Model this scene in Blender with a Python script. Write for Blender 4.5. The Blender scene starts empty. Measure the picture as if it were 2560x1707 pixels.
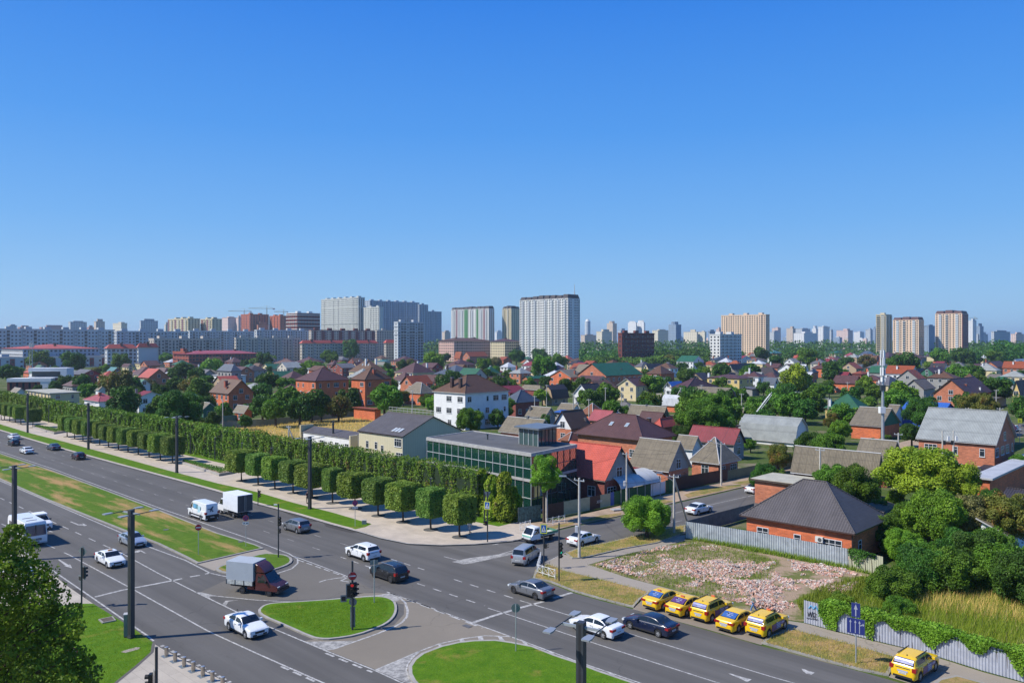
import bpy, math, random
import numpy as np
from mathutils import Vector, Matrix, noise as mnoise
from mathutils.geometry import tessellate_polygon
R = math.radians
sc = bpy.context.scene
COL = sc.collection
# ------------------------------------------------------------ camera
FPX, CX, CY, HC = 2005.0, 1280.0, 853.5, 24.0
cam = bpy.data.cameras.new("camera"); cam.lens = FPX / 2560 * 36; cam.sensor_width = 36
cam.clip_start = 0.5; cam.clip_end = 30000
camo = bpy.data.objects.new("camera", cam); COL.objects.link(camo)
camo.location = (0, 0, HC); camo.rotation_euler = (R(90), 0, 0); sc.camera = camo
# ------------------------------------------------------------ sky and sun
SUN_EL, SUN_DIR = 46.0, Vector((-0.974, -0.225, 0)).normalized()
w = bpy.data.worlds.new("World"); sc.world = w; w.use_nodes = True
nt = w.node_tree; nt.nodes.clear()
sky = nt.nodes.new('ShaderNodeTexSky'); sky.sky_type = 'NISHITA'; sky.sun_disc = False
sky.sun_elevation = R(SUN_EL); sky.sun_rotation = math.atan2(SUN_DIR.x, SUN_DIR.y)
sky.altitude = 50; sky.air_density = 1.0; sky.dust_density = 0.25; sky.ozone_density = 4.0
hs = nt.nodes.new('ShaderNodeHueSaturation'); hs.inputs['Saturation'].default_value = 1.22
hs.inputs['Value'].default_value = 1.0
bg = nt.nodes.new('ShaderNodeBackground'); bg.inputs['Strength'].default_value = 0.115
wo = nt.nodes.new('ShaderNodeOutputWorld')
gc = nt.nodes.new('ShaderNodeTexCoord'); gs = nt.nodes.new('ShaderNodeSeparateXYZ'); nt.links.new(gc.outputs['Generated'], gs.inputs[0])
cr = nt.nodes.new('ShaderNodeValToRGB'); el_ = cr.color_ramp.elements
while len(el_) < 6: el_.new(.5)
for e_, (p_, c_) in zip(el_, ((0.0, (.36, .62, .90)), (.05, (.30, .57, .90)), (.14, (.175, .455, .91)), (.25, (.085, .34, .89)), (.40, (.030, .225, .82)), (1.0, (.02, .12, .50)))):
 e_.position = p_; e_.color = (*c_, 1)
nt.links.new(gs.outputs[2], cr.inputs[0])
sc_ = nt.nodes.new('ShaderNodeMix'); sc_.data_type = 'RGBA'; sc_.blend_type = 'MULTIPLY'; sc_.inputs[0].default_value = 1; sc_.inputs[7].default_value = (7.4, 7.4, 7.4, 1)
sc_.clamp_result = False; nt.links.new(cr.outputs[0], sc_.inputs[6])
mx_ = nt.nodes.new('ShaderNodeMix'); mx_.data_type = 'RGBA'; mx_.inputs[0].default_value = .93; nt.links.new(sky.outputs[0], hs.inputs['Color']); nt.links.new(hs.outputs[0], mx_.inputs[6]); nt.links.new(sc_.outputs[2], mx_.inputs[7]); nt.links.new(mx_.outputs[2], bg.inputs[0]); nt.links.new(bg.outputs[0], wo.inputs[0])
sun = bpy.data.lights.new("sun", 'SUN'); sun.energy = 5.0; sun.angle = R(0.5); sun.color = (1.0, 0.95, 0.86)
suno = bpy.data.objects.new("sun", sun); COL.objects.link(suno)
sd = Vector((SUN_DIR.x * math.cos(R(SUN_EL)), SUN_DIR.y * math.cos(R(SUN_EL)), math.sin(R(SUN_EL))))
suno.rotation_euler = sd.to_track_quat('Z', 'Y').to_euler(); suno.location = (-60, -20, 80)
sc.view_settings.view_transform = 'Standard'; sc.view_settings.look = 'None'
sc.view_settings.exposure = 0.22; sc.view_settings.gamma = 1.0
sc.cycles.max_bounces = 5; sc.cycles.diffuse_bounces = 2; sc.cycles.glossy_bounces = 2
sc.cycles.transmission_bounces = 3; sc.cycles.volume_bounces = 0; sc.cycles.caustics_reflective = False; sc.cycles.caustics_refractive = False

# ------------------------------------------------------------ geometry helpers
def G(px, py, z=0.0):
 d = FPX * (HC - z) / (py - CY)
 return Vector(((px - CX) * d / FPX, d, z))
def GD(px, D, z=0.0): return Vector(((px - CX) * D / FPX, D, z))
def PX(p):
 return (CX + FPX * p[0] / p[1], CY + FPX * (HC - p[2]) / p[1])
VA = Vector((-2061, 2005, 0)).normalized()      # along the avenue, away from the camera
VC = Vector((2170, 2005, 0)).normalized()       # along the side street, away from the camera
ANG_A = math.atan2(VA.y, VA.x); ANG_C = math.atan2(VC.y, VC.x)
def Z0(x, y): return (x / 3.672, 700 + y / 3.672)
def zone(z, x, y):
 o = {'A': (0, 700), 'B': (640, 700), 'C': (1280, 700), 'D': (1920, 700),
  '1': (0, 1000), '2': (640, 1000), '3': (1280, 1000), '7': (1920, 1000),
  '0': (0, 1280), '4': (640, 1280), '5': (1280, 1280), '6': (1920, 1280)}[z]
 return (o[0] + x / 3.672, o[1] + y / 3.672)

class MB:
 """collects polygons with a material slot each; build() links them as one mesh object"""
 def __init__(s): s.v = []; s.f = []; s.m = []
 def poly(s, pts, m=0):
  n = len(s.v); s.v.extend([tuple(p) for p in pts]); s.f.append(tuple(range(n, n + len(pts)))); s.m.append(m)
 def box(s, x0, x1, y0, y1, z0, z1, m=0, M=None):
  c = [Vector((x, y, z)) for z in (z0, z1) for (x, y) in ((x0, y0), (x1, y0), (x1, y1), (x0, y1))]
  if M is not None: c = [M @ p for p in c]
  n = len(s.v); s.v.extend([tuple(p) for p in c])
  for q in ((0, 3, 2, 1), (4, 5, 6, 7), (0, 1, 5, 4), (1, 2, 6, 5), (2, 3, 7, 6), (3, 0, 4, 7)):
   s.f.append(tuple(n + i for i in q)); s.m.append(m)
 def prism(s, pts, z0, z1, m=0, mt=None, bottom=False):
  n = len(s.v); k = len(pts)
  s.v.extend([(p[0], p[1], z0) for p in pts]); s.v.extend([(p[0], p[1], z1) for p in pts])
  for i in range(k):
   j = (i + 1) % k; s.f.append((n + i, n + j, n + k + j, n + k + i)); s.m.append(m)
  s.f.append(tuple(n + k + i for i in range(k))); s.m.append(m if mt is None else mt)
  if bottom: s.f.append(tuple(n + i for i in reversed(range(k)))); s.m.append(m)
 def tube(s, a, b, r0, r1=None, seg=8, m=0, caps=True):
  a, b = Vector(a), Vector(b); r1 = r0 if r1 is None else r1
  d = (b - a).normalized(); u = d.orthogonal().normalized(); v = d.cross(u)
  n = len(s.v)
  for (c, r) in ((a, r0), (b, r1)):
   for i in range(seg):
    t = 2 * math.pi * i / seg; s.v.append(tuple(c + u * (r * math.cos(t)) + v * (r * math.sin(t))))
  for i in range(seg):
   j = (i + 1) % seg; s.f.append((n + i, n + j, n + seg + j, n + seg + i)); s.m.append(m)
  if caps:
   s.f.append(tuple(n + i for i in reversed(range(seg)))); s.m.append(m)
   s.f.append(tuple(n + seg + i for i in range(seg))); s.m.append(m)
 def grid(s, rows, m=0, close=False):
  n = len(s.v); h = len(rows); k = len(rows[0])
  for r in rows: s.v.extend([tuple(p) for p in r])
  for i in range(h - 1):
   for j in range(k if close else k - 1):
    j2 = (j + 1) % k
    s.f.append((n + i * k + j, n + i * k + j2, n + (i + 1) * k + j2, n + (i + 1) * k + j)); s.m.append(m)
 def mesh(s, name, mats, smooth=False, uv=True, angle=None):
  me = bpy.data.meshes.new(name); me.from_pydata(s.v, [], s.f)
  for mt in (mats if isinstance(mats, (list, tuple)) else [mats]): me.materials.append(mt)
  me.polygons.foreach_set('material_index', s.m)
  if smooth: me.polygons.foreach_set('use_smooth', [True] * len(s.f))
  me.update()
  if angle is not None: me.set_sharp_from_angle(angle=R(angle))
  if uv and len(s.f) < 60000:
   ul = me.uv_layers.new(name='UVMap'); co = []
   for p in me.polygons:
    nrm = p.normal
    if abs(nrm.z) > 0.985: U = Vector((1, 0, 0)); V = Vector((0, 1, 0))
    else:
     U = Vector((0, 0, 1)).cross(nrm).normalized(); V = nrm.cross(U)
    for li in p.vertices:
     c = me.vertices[li].co; co += [c.dot(U), c.dot(V)]
   ul.data.foreach_set('uv', co)
  return me
 def build(s, name, mats, parent=None, smooth=False, uv=True, angle=None, **tags):
  return link(name, s.mesh(name, mats, smooth, uv, angle), parent, **tags)
def link(name, data, parent=None, loc=None, rz=None, **tags):
 o = bpy.data.objects.new(name, data); COL.objects.link(o)
 if parent is not None: o.parent = parent
 if loc is not None: o.location = loc
 if rz is not None: o.rotation_euler = (0, 0, rz)
 for k, v in tags.items(): o[k] = v
 return o
USED = {}
def uniq(label):
 """guards the rule that no two things share a label unless meant to"""
 USED[label] = USED.get(label, 0) + 1
 return label
def thing(name, label, cat, loc=(0, 0, 0), rz=0.0, group=None):
 o = bpy.data.objects.new(name, None); COL.objects.link(o); o.empty_display_size = 0.3
 o.location = loc; o.rotation_euler = (0, 0, rz); o['label'] = uniq(label); o['category'] = cat
 if group: o['group'] = group
 return o
def tag(o, label, cat, group=None):
 o['label'] = uniq(label); o['category'] = cat
 if group: o['group'] = group
 return o
def kids(o): return [c for c in ALLKIDS.get(o.name, [])]
def copy_tree(o, childs, parent=None):
 c = o.copy(); COL.objects.link(c); c.parent = parent
 for ch, sub in childs: copy_tree(ch, sub, c)
 return c
def tree_of(o): return [(c, tree_of(c)) for c in o.children]

# ------------------------------------------------------------ materials
MATS = {}
def _new(name):
 m = bpy.data.materials.new(name); m.use_nodes = True
 n = m.node_tree.nodes; b = n['Principled BSDF']; return m, n, m.node_tree.links, b
def mixc(n, l, fac, a, b, mode='MIX'):
 x = n.new('ShaderNodeMix'); x.data_type = 'RGBA'; x.blend_type = mode
 for s_, v in ((x.inputs[0], fac), (x.inputs[6], a), (x.inputs[7], b)):
  if isinstance(v, (int, float)): s_.default_value = v
  elif isinstance(v, (tuple, list)): s_.default_value = (v[0], v[1], v[2], 1)
  else: l.new(v, s_)
 return x.outputs[2]
def noise(n, l, scale, detail=3, vec=None, rough=0.6, dist=0.0):
 t = n.new('ShaderNodeTexNoise'); t.inputs['Scale'].default_value = scale; t.inputs['Detail'].default_value = detail
 t.inputs['Roughness'].default_value = rough; t.inputs['Distortion'].default_value = dist
 if vec is not None: l.new(vec, t.inputs['Vector'])
 return t.outputs['Fac']
def ramp(n, l, fac, stops):
 r = n.new('ShaderNodeValToRGB'); e = r.color_ramp.elements
 while len(e) < len(stops): e.new(0.5)
 for i, (p, c) in enumerate(stops):
  e[i].position = p; e[i].color = (c[0], c[1], c[2], 1) if isinstance(c, (tuple, list)) else (c, c, c, 1)
 l.new(fac, r.inputs[0]); return r.outputs[0]
def math_(n, l, op, a, b=0.0, c=None):
 x = n.new('ShaderNodeMath'); x.operation = op
 for i, v in enumerate((a, b) if c is None else (a, b, c)):
  if isinstance(v, (int, float)): x.inputs[i].default_value = v
  else: l.new(v, x.inputs[i])
 return x.outputs[0]
def coords(n, which='Object'):
 t = n.new('ShaderNodeTexCoord'); return t.outputs[which]
def bump(n, l, b, h, strength=0.3, dist=0.05):
 x = n.new('ShaderNodeBump'); x.inputs['Strength'].default_value = strength; x.inputs['Distance'].default_value = dist
 l.new(h, x.inputs['Height']); l.new(x.outputs[0], b.inputs['Normal'])
def plain(name, c, rough=0.7, metal=0.0, var=0.12, scale=1.5, spec=0.5, coat=0.0, emit=None):
 if name in MATS: return MATS[name]
 m, n, l, b = _new(name)
 b.inputs['Roughness'].default_value = rough; b.inputs['Metallic'].default_value = metal
 b.inputs['Specular IOR Level'].default_value = spec
 if coat: b.inputs['Coat Weight'].default_value = coat; b.inputs['Coat Roughness'].default_value = 0.04
 if var:
  f = noise(n, l, scale, 4, coords(n))
  f = ramp(n, l, f, [(0.3, 0.0), (0.7, 1.0)])
  lo = tuple(x * (1 - var) for x in c); hi = tuple(min(1, x * (1 + var)) for x in c)
  l.new(mixc(n, l, f, lo, hi), b.inputs['Base Color'])
 else: b.inputs['Base Color'].default_value = (*c, 1)
 if emit: b.inputs['Emission Color'].default_value = (*c, 1); b.inputs['Emission Strength'].default_value = emit
 MATS[name] = m; return m
def roof_mat(name, c, kind='tile', rough=0.55, var=0.2):
 if name in MATS: return MATS[name]
 m, n, l, b = _new(name); b.inputs['Roughness'].default_value = rough
 b.inputs['Specular IOR Level'].default_value = 0.35
 uv = coords(n, 'UV'); sp = n.new('ShaderNodeSeparateXYZ'); l.new(uv, sp.inputs[0])
 u, v = sp.outputs[0], sp.outputs[1]
 pu, pv = {'tile': (0.30, 0.36), 'seam': (0.6, 50), 'slate': (0.22, 1.55), 'flat': (50, 50), 'sheet': (0.25, 3.1), 'clay': (0.24, 0.3)}[kind]
 fu = math_(n, l, 'PINGPONG', u, pu / 2); fu = math_(n, l, 'DIVIDE', fu, pu / 2)
 fv = math_(n, l, 'FRACT', math_(n, l, 'DIVIDE', v, pv))
 hgt = math_(n, l, 'ADD', fu, math_(n, l, 'MULTIPLY', fv, 0.7))
 bump(n, l, b, hgt, 0.9 if kind != 'flat' else 0.05, 0.07)
 f1 = ramp(n, l, noise(n, l, 0.55, 5, coords(n), 0.7), [(0.3, 0), (0.72, 1)])
 lo = tuple(x * (1 - var) for x in c); hi = tuple(min(1, x * (1 + var)) for x in c)
 col = mixc(n, l, f1, lo, hi)
 if kind in ('slate', 'clay', 'flat'):       # mossy, weathered
  f2 = ramp(n, l, noise(n, l, 2.2, 6, coords(n), 0.75), [(0.42, 0), (0.75, 1)])
  col = mixc(n, l, math_(n, l, 'MULTIPLY', f2, 0.7), col, tuple(x * 0.42 for x in c))
  row = ramp(n, l, fv, [(0.0, 1), (0.07, 0), (0.96, 0), (1.0, 1)])
  if kind == 'slate':
   fr = math_(n, l, 'FRACT', math_(n, l, 'DIVIDE', u, 1.1)); cl = ramp(n, l, fr, [(0.0, 1), (0.14, 0)])
   col = mixc(n, l, math_(n, l, 'MULTIPLY', math_(n, l, 'MAXIMUM', row, cl), 0.5), col, tuple(x * 0.35 for x in c))
  wn = n.new('ShaderNodeTexWhiteNoise'); wn.noise_dimensions = '2D'
 else:
  rib_shade = math_(n, l, 'MAXIMUM', ramp(n, l, fu, [(0.0, 1), (0.35, 0)]), ramp(n, l, fv, [(0.0, 1), (0.22, 0)]))
  col = mixc(n, l, math_(n, l, 'MULTIPLY', rib_shade, 0.42), col, tuple(x * 0.4 for x in c))  # shade in the rib and course grooves, painted darker into the roof colour
 l.new(col, b.inputs['Base Color']); MATS[name] = m; return m
def brick_mat(name, c, var=0.22, block=(0.5, 0.15)):
 if name in MATS: return MATS[name]
 m, n, l, b = _new(name); b.inputs['Roughness'].default_value = 0.85
 t = n.new('ShaderNodeTexBrick'); l.new(coords(n, 'UV'), t.inputs['Vector'])
 t.inputs['Scale'].default_value = 1.0; t.inputs['Brick Width'].default_value = block[0]; t.inputs['Row Height'].default_value = block[1]
 t.inputs['Mortar Size'].default_value = 0.012; t.inputs['Mortar Smooth'].default_value = 0.3
 t.inputs['Color1'].default_value = (*[x * (1 - var) for x in c], 1); t.inputs['Color2'].default_value = (*[min(1, x * (1 + var)) for x in c], 1)
 t.inputs['Mortar'].default_value = (*[min(1, x * 0.6 + 0.12) for x in c], 1)
 f = ramp(n, l, noise(n, l, 0.5, 5, coords(n)), [(0.3, 0.78), (0.7, 1.08)])
 l.new(mixc(n, l, 1.0, t.outputs['Color'], f, 'MULTIPLY'), b.inputs['Base Color'])
 MATS[name] = m; return m
def glass_mat(name='window_glass', c=(0.02, 0.03, 0.04), rough=0.05):
 if name in MATS: return MATS[name]
 m, n, l, b = _new(name); b.inputs['Base Color'].default_value = (*c, 1); b.inputs['Roughness'].default_value = rough
 b.inputs['Specular IOR Level'].default_value = 0.7; MATS[name] = m; return m
def paint(name, c, rough=0.25, metal=0.0):
 if name in MATS: return MATS[name]
 m, n, l, b = _new(name); b.inputs['Base Color'].default_value = (*c, 1); b.inputs['Roughness'].default_value = rough
 b.inputs['Metallic'].default_value = metal; b.inputs['Coat Weight'].default_value = 0.3; b.inputs['Coat Roughness'].default_value = 0.05
 f = ramp(n, l, noise(n, l, 6, 5, coords(n)), [(0.35, 0.9), (0.65, 1.0)])
 l.new(mixc(n, l, 1.0, (*c,), f, 'MULTIPLY'), b.inputs['Base Color'])
 MATS[name] = m; return m
def leaf_mat(name, c1, c2, trans=0.25, c3=None, k=1.75):
 if name in MATS: return MATS[name]
 c1, c2 = [(c[0] * k * 1.25, c[1] * k, c[2] * k * .8) for c in (c1, c2)]
 m = bpy.data.materials.new(name); m.use_nodes = True; n = m.node_tree.nodes; l = m.node_tree.links
 b = n['Principled BSDF']; b.inputs['Roughness'].default_value = 0.55; b.inputs['Specular IOR Level'].default_value = 0.25
 at = n.new('ShaderNodeAttribute'); at.attribute_name = 'tint'
 oi = n.new('ShaderNodeObjectInfo')
 f = noise(n, l, 0.9, 3, coords(n))
 v = math_(n, l, 'ADD', math_(n, l, 'MULTIPLY', at.outputs['Fac'], 0.75), math_(n, l, 'MULTIPLY', f, 0.35))
 col = mixc(n, l, v, c1, c2)
 if c3 is not None:
  k = ramp(n, l, at.outputs['Fac'], [(0.9, 0), (0.95, 1)]); col = mixc(n, l, k, col, c3)
 hv = n.new('ShaderNodeHueSaturation')
 l.new(math_(n, l, 'ADD', 0.485, math_(n, l, 'MULTIPLY', oi.outputs['Random'], 0.03)), hv.inputs['Hue'])
 l.new(math_(n, l, 'ADD', 0.8, math_(n, l, 'MULTIPLY', oi.outputs['Random'], 0.4)), hv.inputs['Value'])
 l.new(col, hv.inputs['Color']); l.new(hv.outputs[0], b.inputs['Base Color'])
 tr = n.new('ShaderNodeBsdfTranslucent'); l.new(hv.outputs[0], tr.inputs[0])
 mx = n.new('ShaderNodeMixShader'); mx.inputs[0].default_value = trans
 l.new(b.outputs[0], mx.inputs[1]); l.new(tr.outputs[0], mx.inputs[2]); l.new(mx.outputs[0], n['Material Output'].inputs[0])
 MATS[name] = m; return m
def asphalt_mat(name, c, patch=0.18, streak=None):
 if name in MATS: return MATS[name]
 m, n, l, b = _new(name); b.inputs['Roughness'].default_value = 0.88; b.inputs['Specular IOR Level'].default_value = 0.3
 co = coords(n)
 f1 = ramp(n, l, noise(n, l, 0.07, 5, co), [(0.3, 0), (0.7, 1)])
 f2 = ramp(n, l, noise(n, l, 1.3, 4, co), [(0.3, 0), (0.7, 1)])
 f3 = noise(n, l, 28, 2, co)
 col = mixc(n, l, f1, tuple(x * (1 - patch) for x in c), tuple(x * (1 + patch) for x in c))
 col = mixc(n, l, math_(n, l, 'MULTIPLY', f2, 0.18), col, tuple(x * 0.7 for x in c))
 col = mixc(n, l, math_(n, l, 'MULTIPLY', f3, 0.35), col, tuple(x * 1.5 for x in c))
 if streak is not None:                     # tyre-polished bands that run along the carriageway
  mr = n.new('ShaderNodeMapping'); mr.inputs['Rotation'].default_value = (0, 0, -streak); l.new(co, mr.inputs[0])
  mp = n.new('ShaderNodeMapping'); mp.inputs['Scale'].default_value = (0.012, 0.55, 1); l.new(mr.outputs[0], mp.inputs[0])
  f4 = ramp(n, l, noise(n, l, 1.0, 4, mp.outputs[0]), [(0.36, 0), (0.62, 1)])
  col = mixc(n, l, math_(n, l, 'MULTIPLY', f4, 0.6), col, tuple(x * 0.66 for x in c))
 vo = n.new('ShaderNodeTexVoronoi'); vo.feature = 'DISTANCE_TO_EDGE'; vo.inputs['Scale'].default_value = 0.13      # sealed cracks, only where the noise lets them show
 wv = n.new('ShaderNodeMix'); wv.data_type = 'VECTOR'; wv.inputs[0].default_value = .06; nz = n.new('ShaderNodeTexNoise'); nz.inputs['Scale'].default_value = .5; l.new(co, nz.inputs['Vector'])
 l.new(co, wv.inputs[4]); sv = n.new('ShaderNodeVectorMath'); sv.operation = 'SCALE'; sv.inputs['Scale'].default_value = 40; l.new(nz.outputs['Color'], sv.inputs[0]); l.new(sv.outputs[0], wv.inputs[5]); l.new(wv.outputs[1], vo.inputs['Vector'])
 ck = math_(n, l, 'MULTIPLY', ramp(n, l, vo.outputs['Distance'], [(0.0, 1), (0.006, 0)]), ramp(n, l, noise(n, l, .05, 2, co), [(0.5, 0), (0.6, 1)]))
 col = mixc(n, l, math_(n, l, 'MULTIPLY', ck, .55), col, tuple(x * 0.4 for x in c))
 l.new(col, b.inputs['Base Color']); bump(n, l, b, f3, 0.15, 0.01); MATS[name] = m; return m
def grass_mat(name, c1, c2, dry=None, dry_lo=0.5, dry_hi=0.62, stretch=None, sc_=0.22, cut=None):
 if name in MATS: return MATS[name]
 m, n, l, b = _new(name); b.inputs['Roughness'].default_value = 0.9; b.inputs['Specular IOR Level'].default_value = 0.1
 co = coords(n)
 f1 = ramp(n, l, noise(n, l, 0.9, 6, co, 0.7), [(0.3, 0), (0.7, 1)])
 col = mixc(n, l, f1, c1, c2)
 f3 = ramp(n, l, noise(n, l, 9, 4, co, 0.8), [(0.35, 0.72), (0.65, 1.2)])
 if dry is not None:
  vec = co
  if stretch is not None:
   mr = n.new('ShaderNodeMapping'); mr.inputs['Rotation'].default_value = (0, 0, -stretch); l.new(co, mr.inputs[0])
   mp = n.new('ShaderNodeMapping'); mp.inputs['Scale'].default_value = (0.2, 1.0, 1); l.new(mr.outputs[0], mp.inputs[0]); vec = mp.outputs[0]
  f2 = ramp(n, l, noise(n, l, sc_, 6, vec, 0.66), [(dry_lo, 0), (dry_hi, 1)])
  col = mixc(n, l, f2, col, dry)
 col = mixc(n, l, 1.0, col, f3, 'MULTIPLY')
 l.new(col, b.inputs['Base Color']); bump(n, l, b, noise(n, l, 14, 3, co), 0.6, 0.06); MATS[name] = m; return m
def paving_mat(name, c, size=(1.2, 0.4), rot=0.0, strength=0.35):
 if name in MATS: return MATS[name]
 m, n, l, b = _new(name); b.inputs['Roughness'].default_value = 0.85
 mp = n.new('ShaderNodeMapping'); mp.inputs['Rotation'].default_value = (0, 0, -rot); l.new(coords(n), mp.inputs[0])
 t = n.new('ShaderNodeTexBrick'); l.new(mp.outputs[0], t.inputs['Vector']); t.inputs['Scale'].default_value = 1
 t.inputs['Brick Width'].default_value = size[0]; t.inputs['Row Height'].default_value = size[1]
 t.inputs['Mortar Size'].default_value = 0.012; t.inputs['Color1'].default_value = (*[x * 0.93 for x in c], 1)
 t.inputs['Color2'].default_value = (*[min(1, x * 1.06) for x in c], 1); t.inputs['Mortar'].default_value = (*[x * (1 - strength) for x in c], 1)
 f = ramp(n, l, noise(n, l, 0.35, 6, coords(n), 0.7), [(0.3, 0.85), (0.7, 1.08)])
 l.new(mixc(n, l, 1.0, t.outputs['Color'], f, 'MULTIPLY'), b.inputs['Base Color']); MATS[name] = m; return m

# ------------------------------------------------------------ ground sheets
def offset(pts, d):
 n = len(pts); out = []
 area = sum(pts[i][0] * pts[(i + 1) % n][1] - pts[(i + 1) % n][0] * pts[i][1] for i in range(n))
 sg = 1 if area > 0 else -1
 for i in range(n):
  a, b, c = [Vector((pts[j % n][0], pts[j % n][1])) for j in (i - 1, i, i + 1)]
  e1 = (b - a); e2 = (c - b)
  if e1.length < 1e-6 or e2.length < 1e-6: out.append((b.x, b.y)); continue
  e1.normalize(); e2.normalize()
  n1 = Vector((-e1.y, e1.x)) * sg; n2 = Vector((-e2.y, e2.x)) * sg
  bi = n1 + n2; k = bi.length_squared
  if k < 0.3: mv = n1
  else: mv = bi * (2 / k);
  out.append((b.x + mv.x * d, b.y + mv.y * d))
 return out
def smooth_poly(pts, it=2):
 for _ in range(it):
  q = []
  for i in range(len(pts)):
   a, b = pts[i], pts[(i + 1) % len(pts)]
   q.append((a[0] * .75 + b[0] * .25, a[1] * .75 + b[1] * .25)); q.append((a[0] * .25 + b[0] * .75, a[1] * .25 + b[1] * .75))
  pts = q
 return pts
def gp(pts): return [(G(x, y).x, G(x, y).y) for x, y in pts]
def ccw(pts):
 a = sum(pts[i][0] * pts[(i + 1) % len(pts)][1] - pts[(i + 1) % len(pts)][0] * pts[i][1] for i in range(len(pts)))
 return pts if a > 0 else pts[::-1]
def fill(mb, pts, z, m=0):
 tris = tessellate_polygon([[Vector((p[0], p[1], 0)) for p in pts]])
 n = len(mb.v); mb.v.extend([(p[0], p[1], z) for p in pts])
 for t in tris:
  a, b, c = [pts[i] for i in t]
  cr = (b[0] - a[0]) * (c[1] - a[1]) - (b[1] - a[1]) * (c[0] - a[0])
  mb.f.append(tuple(n + i for i in (t if cr > 0 else (t[0], t[2], t[1])))); mb.m.append(m)
def sheet(name, pts, z, m, kind='structure', **k):
 mb = MB(); fill(mb, ccw(pts), z); return mb.build(name, m, kind=kind, **k)
def raised(name, pts, z0, z1, mtop, mside, kw=0.0, grass=None, gname=None):
 """a raised plot: kerbstone ring kw wide, the inside filled 4 mm above it"""
 pts = ccw(pts); mb = MB()
 k = len(pts)
 for i in range(k):
  a, b = pts[i], pts[(i + 1) % k]
  mb.poly([(a[0], a[1], z0), (b[0], b[1], z0), (b[0], b[1], z1), (a[0], a[1], z1)], 1)
 fill(mb, pts, z1, 0); o = mb.build(name, [mtop, mside], kind='structure')
 if grass is not None: sheet(gname, offset(pts, kw), z1 + 0.006, grass)
 return o
def stroke(mb, pts, wdt, z, m=0, closed=False):
 """a ribbon of painted line along world points"""
 P = [Vector((p[0], p[1])) for p in pts]; L = []; Rr = []
 for i, p in enumerate(P):
  a = P[i - 1] if i > 0 else p; c = P[i + 1] if i < len(P) - 1 else p
  d = (c - a).normalized(); nn = Vector((-d.y, d.x)); L.append(p + nn * wdt / 2); Rr.append(p - nn * wdt / 2)
 for i in range(len(P) - 1):
  mb.poly([(*Rr[i], z), (*Rr[i + 1], z), (*L[i + 1], z), (*L[i], z)], m)
def resample(pts, step):
 out = [];
 for i in range(len(pts) - 1):
  a, b = Vector(pts[i]), Vector(pts[i + 1]); n = max(1, int((b - a).length / step))
  out += [tuple(a.lerp(b, k / n)) for k in range(n)]
 out.append(tuple(pts[-1])); return out

M_ASPH = asphalt_mat('asphalt', (0.112, 0.106, 0.098), 0.2, streak=ANG_A)
M_ASPH2 = asphalt_mat('asphalt_side', (0.118, 0.112, 0.104), 0.12, streak=ANG_C)
M_ASPH3 = asphalt_mat('asphalt_light', (0.19, 0.165, 0.13), 0.15)
M_PATH = asphalt_mat('footpath', (0.27, 0.235, 0.19), 0.15)
M_KERB = plain('kerbstone', (0.27, 0.255, 0.225), 0.85, var=0.2, scale=1.2)
M_KERBW = plain('kerb_light', (0.33, 0.31, 0.28), 0.85, var=0.15, scale=1.2)
M_PAVE = paving_mat('walk_paving', (0.47, 0.40, 0.32), (1.2, 0.6), ANG_A, 0.12)
M_STONE = paving_mat('stone_paving', (0.42, 0.37, 0.30), (2.4, 0.8), ANG_A, 0.35)
M_LAWN = grass_mat('lawn', (0.055, 0.14, 0.006), (0.11, 0.20, 0.012), dry=(0.26, 0.20, 0.05), dry_lo=0.58, dry_hi=0.74)
M_LAWNDRY = grass_mat('median_lawn', (0.06, 0.13, 0.008), (0.11, 0.18, 0.02), dry=(0.38, 0.24, 0.10), dry_lo=0.50, dry_hi=0.64, stretch=ANG_A, sc_=0.28)
M_VERGE = grass_mat('verge', (0.13, 0.15, 0.03), (0.20, 0.19, 0.06), dry=(0.36, 0.24, 0.11), dry_lo=0.42, dry_hi=0.60, sc_=0.5)
M_FIELD = grass_mat('field', (0.04, 0.08, 0.015), (0.10, 0.13, 0.03), dry=(0.20, 0.17, 0.11), dry_lo=0.50, dry_hi=0.66, sc_=0.12)
M_DRY = grass_mat('dry_field', (0.22, 0.20, 0.06), (0.36, 0.26, 0.10), dry=(0.45, 0.30, 0.12), dry_lo=0.45, dry_hi=0.65, sc_=0.2)
M_DIRT = plain('dirt', (0.34, 0.25, 0.17), 0.95, var=0.25, scale=0.6)
def paint_mat():
 m, n, l, b = _new('road_paint'); b.inputs['Roughness'].default_value = 0.8
 f = ramp(n, l, noise(n, l, 3.0, 6, coords(n), 0.75), [(0.40, 0), (0.62, 1)])
 l.new(mixc(n, l, f, (0.23, 0.222, 0.21), (0.52, 0.51, 0.48)), b.inputs['Base Color']); return m
M_LINE = paint_mat()
def worn_mat():
 m, n, l, b = _new('worn_paint'); b.inputs['Roughness'].default_value = 0.8
 f = ramp(n, l, noise(n, l, 1.6, 6, coords(n), 0.75), [(0.40, 0), (0.66, 1)])
 l.new(mixc(n, l, f, (0.17, 0.165, 0.155), (0.48, 0.46, 0.42)), b.inputs['Base Color']); return m
M_WORN = worn_mat()

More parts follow.
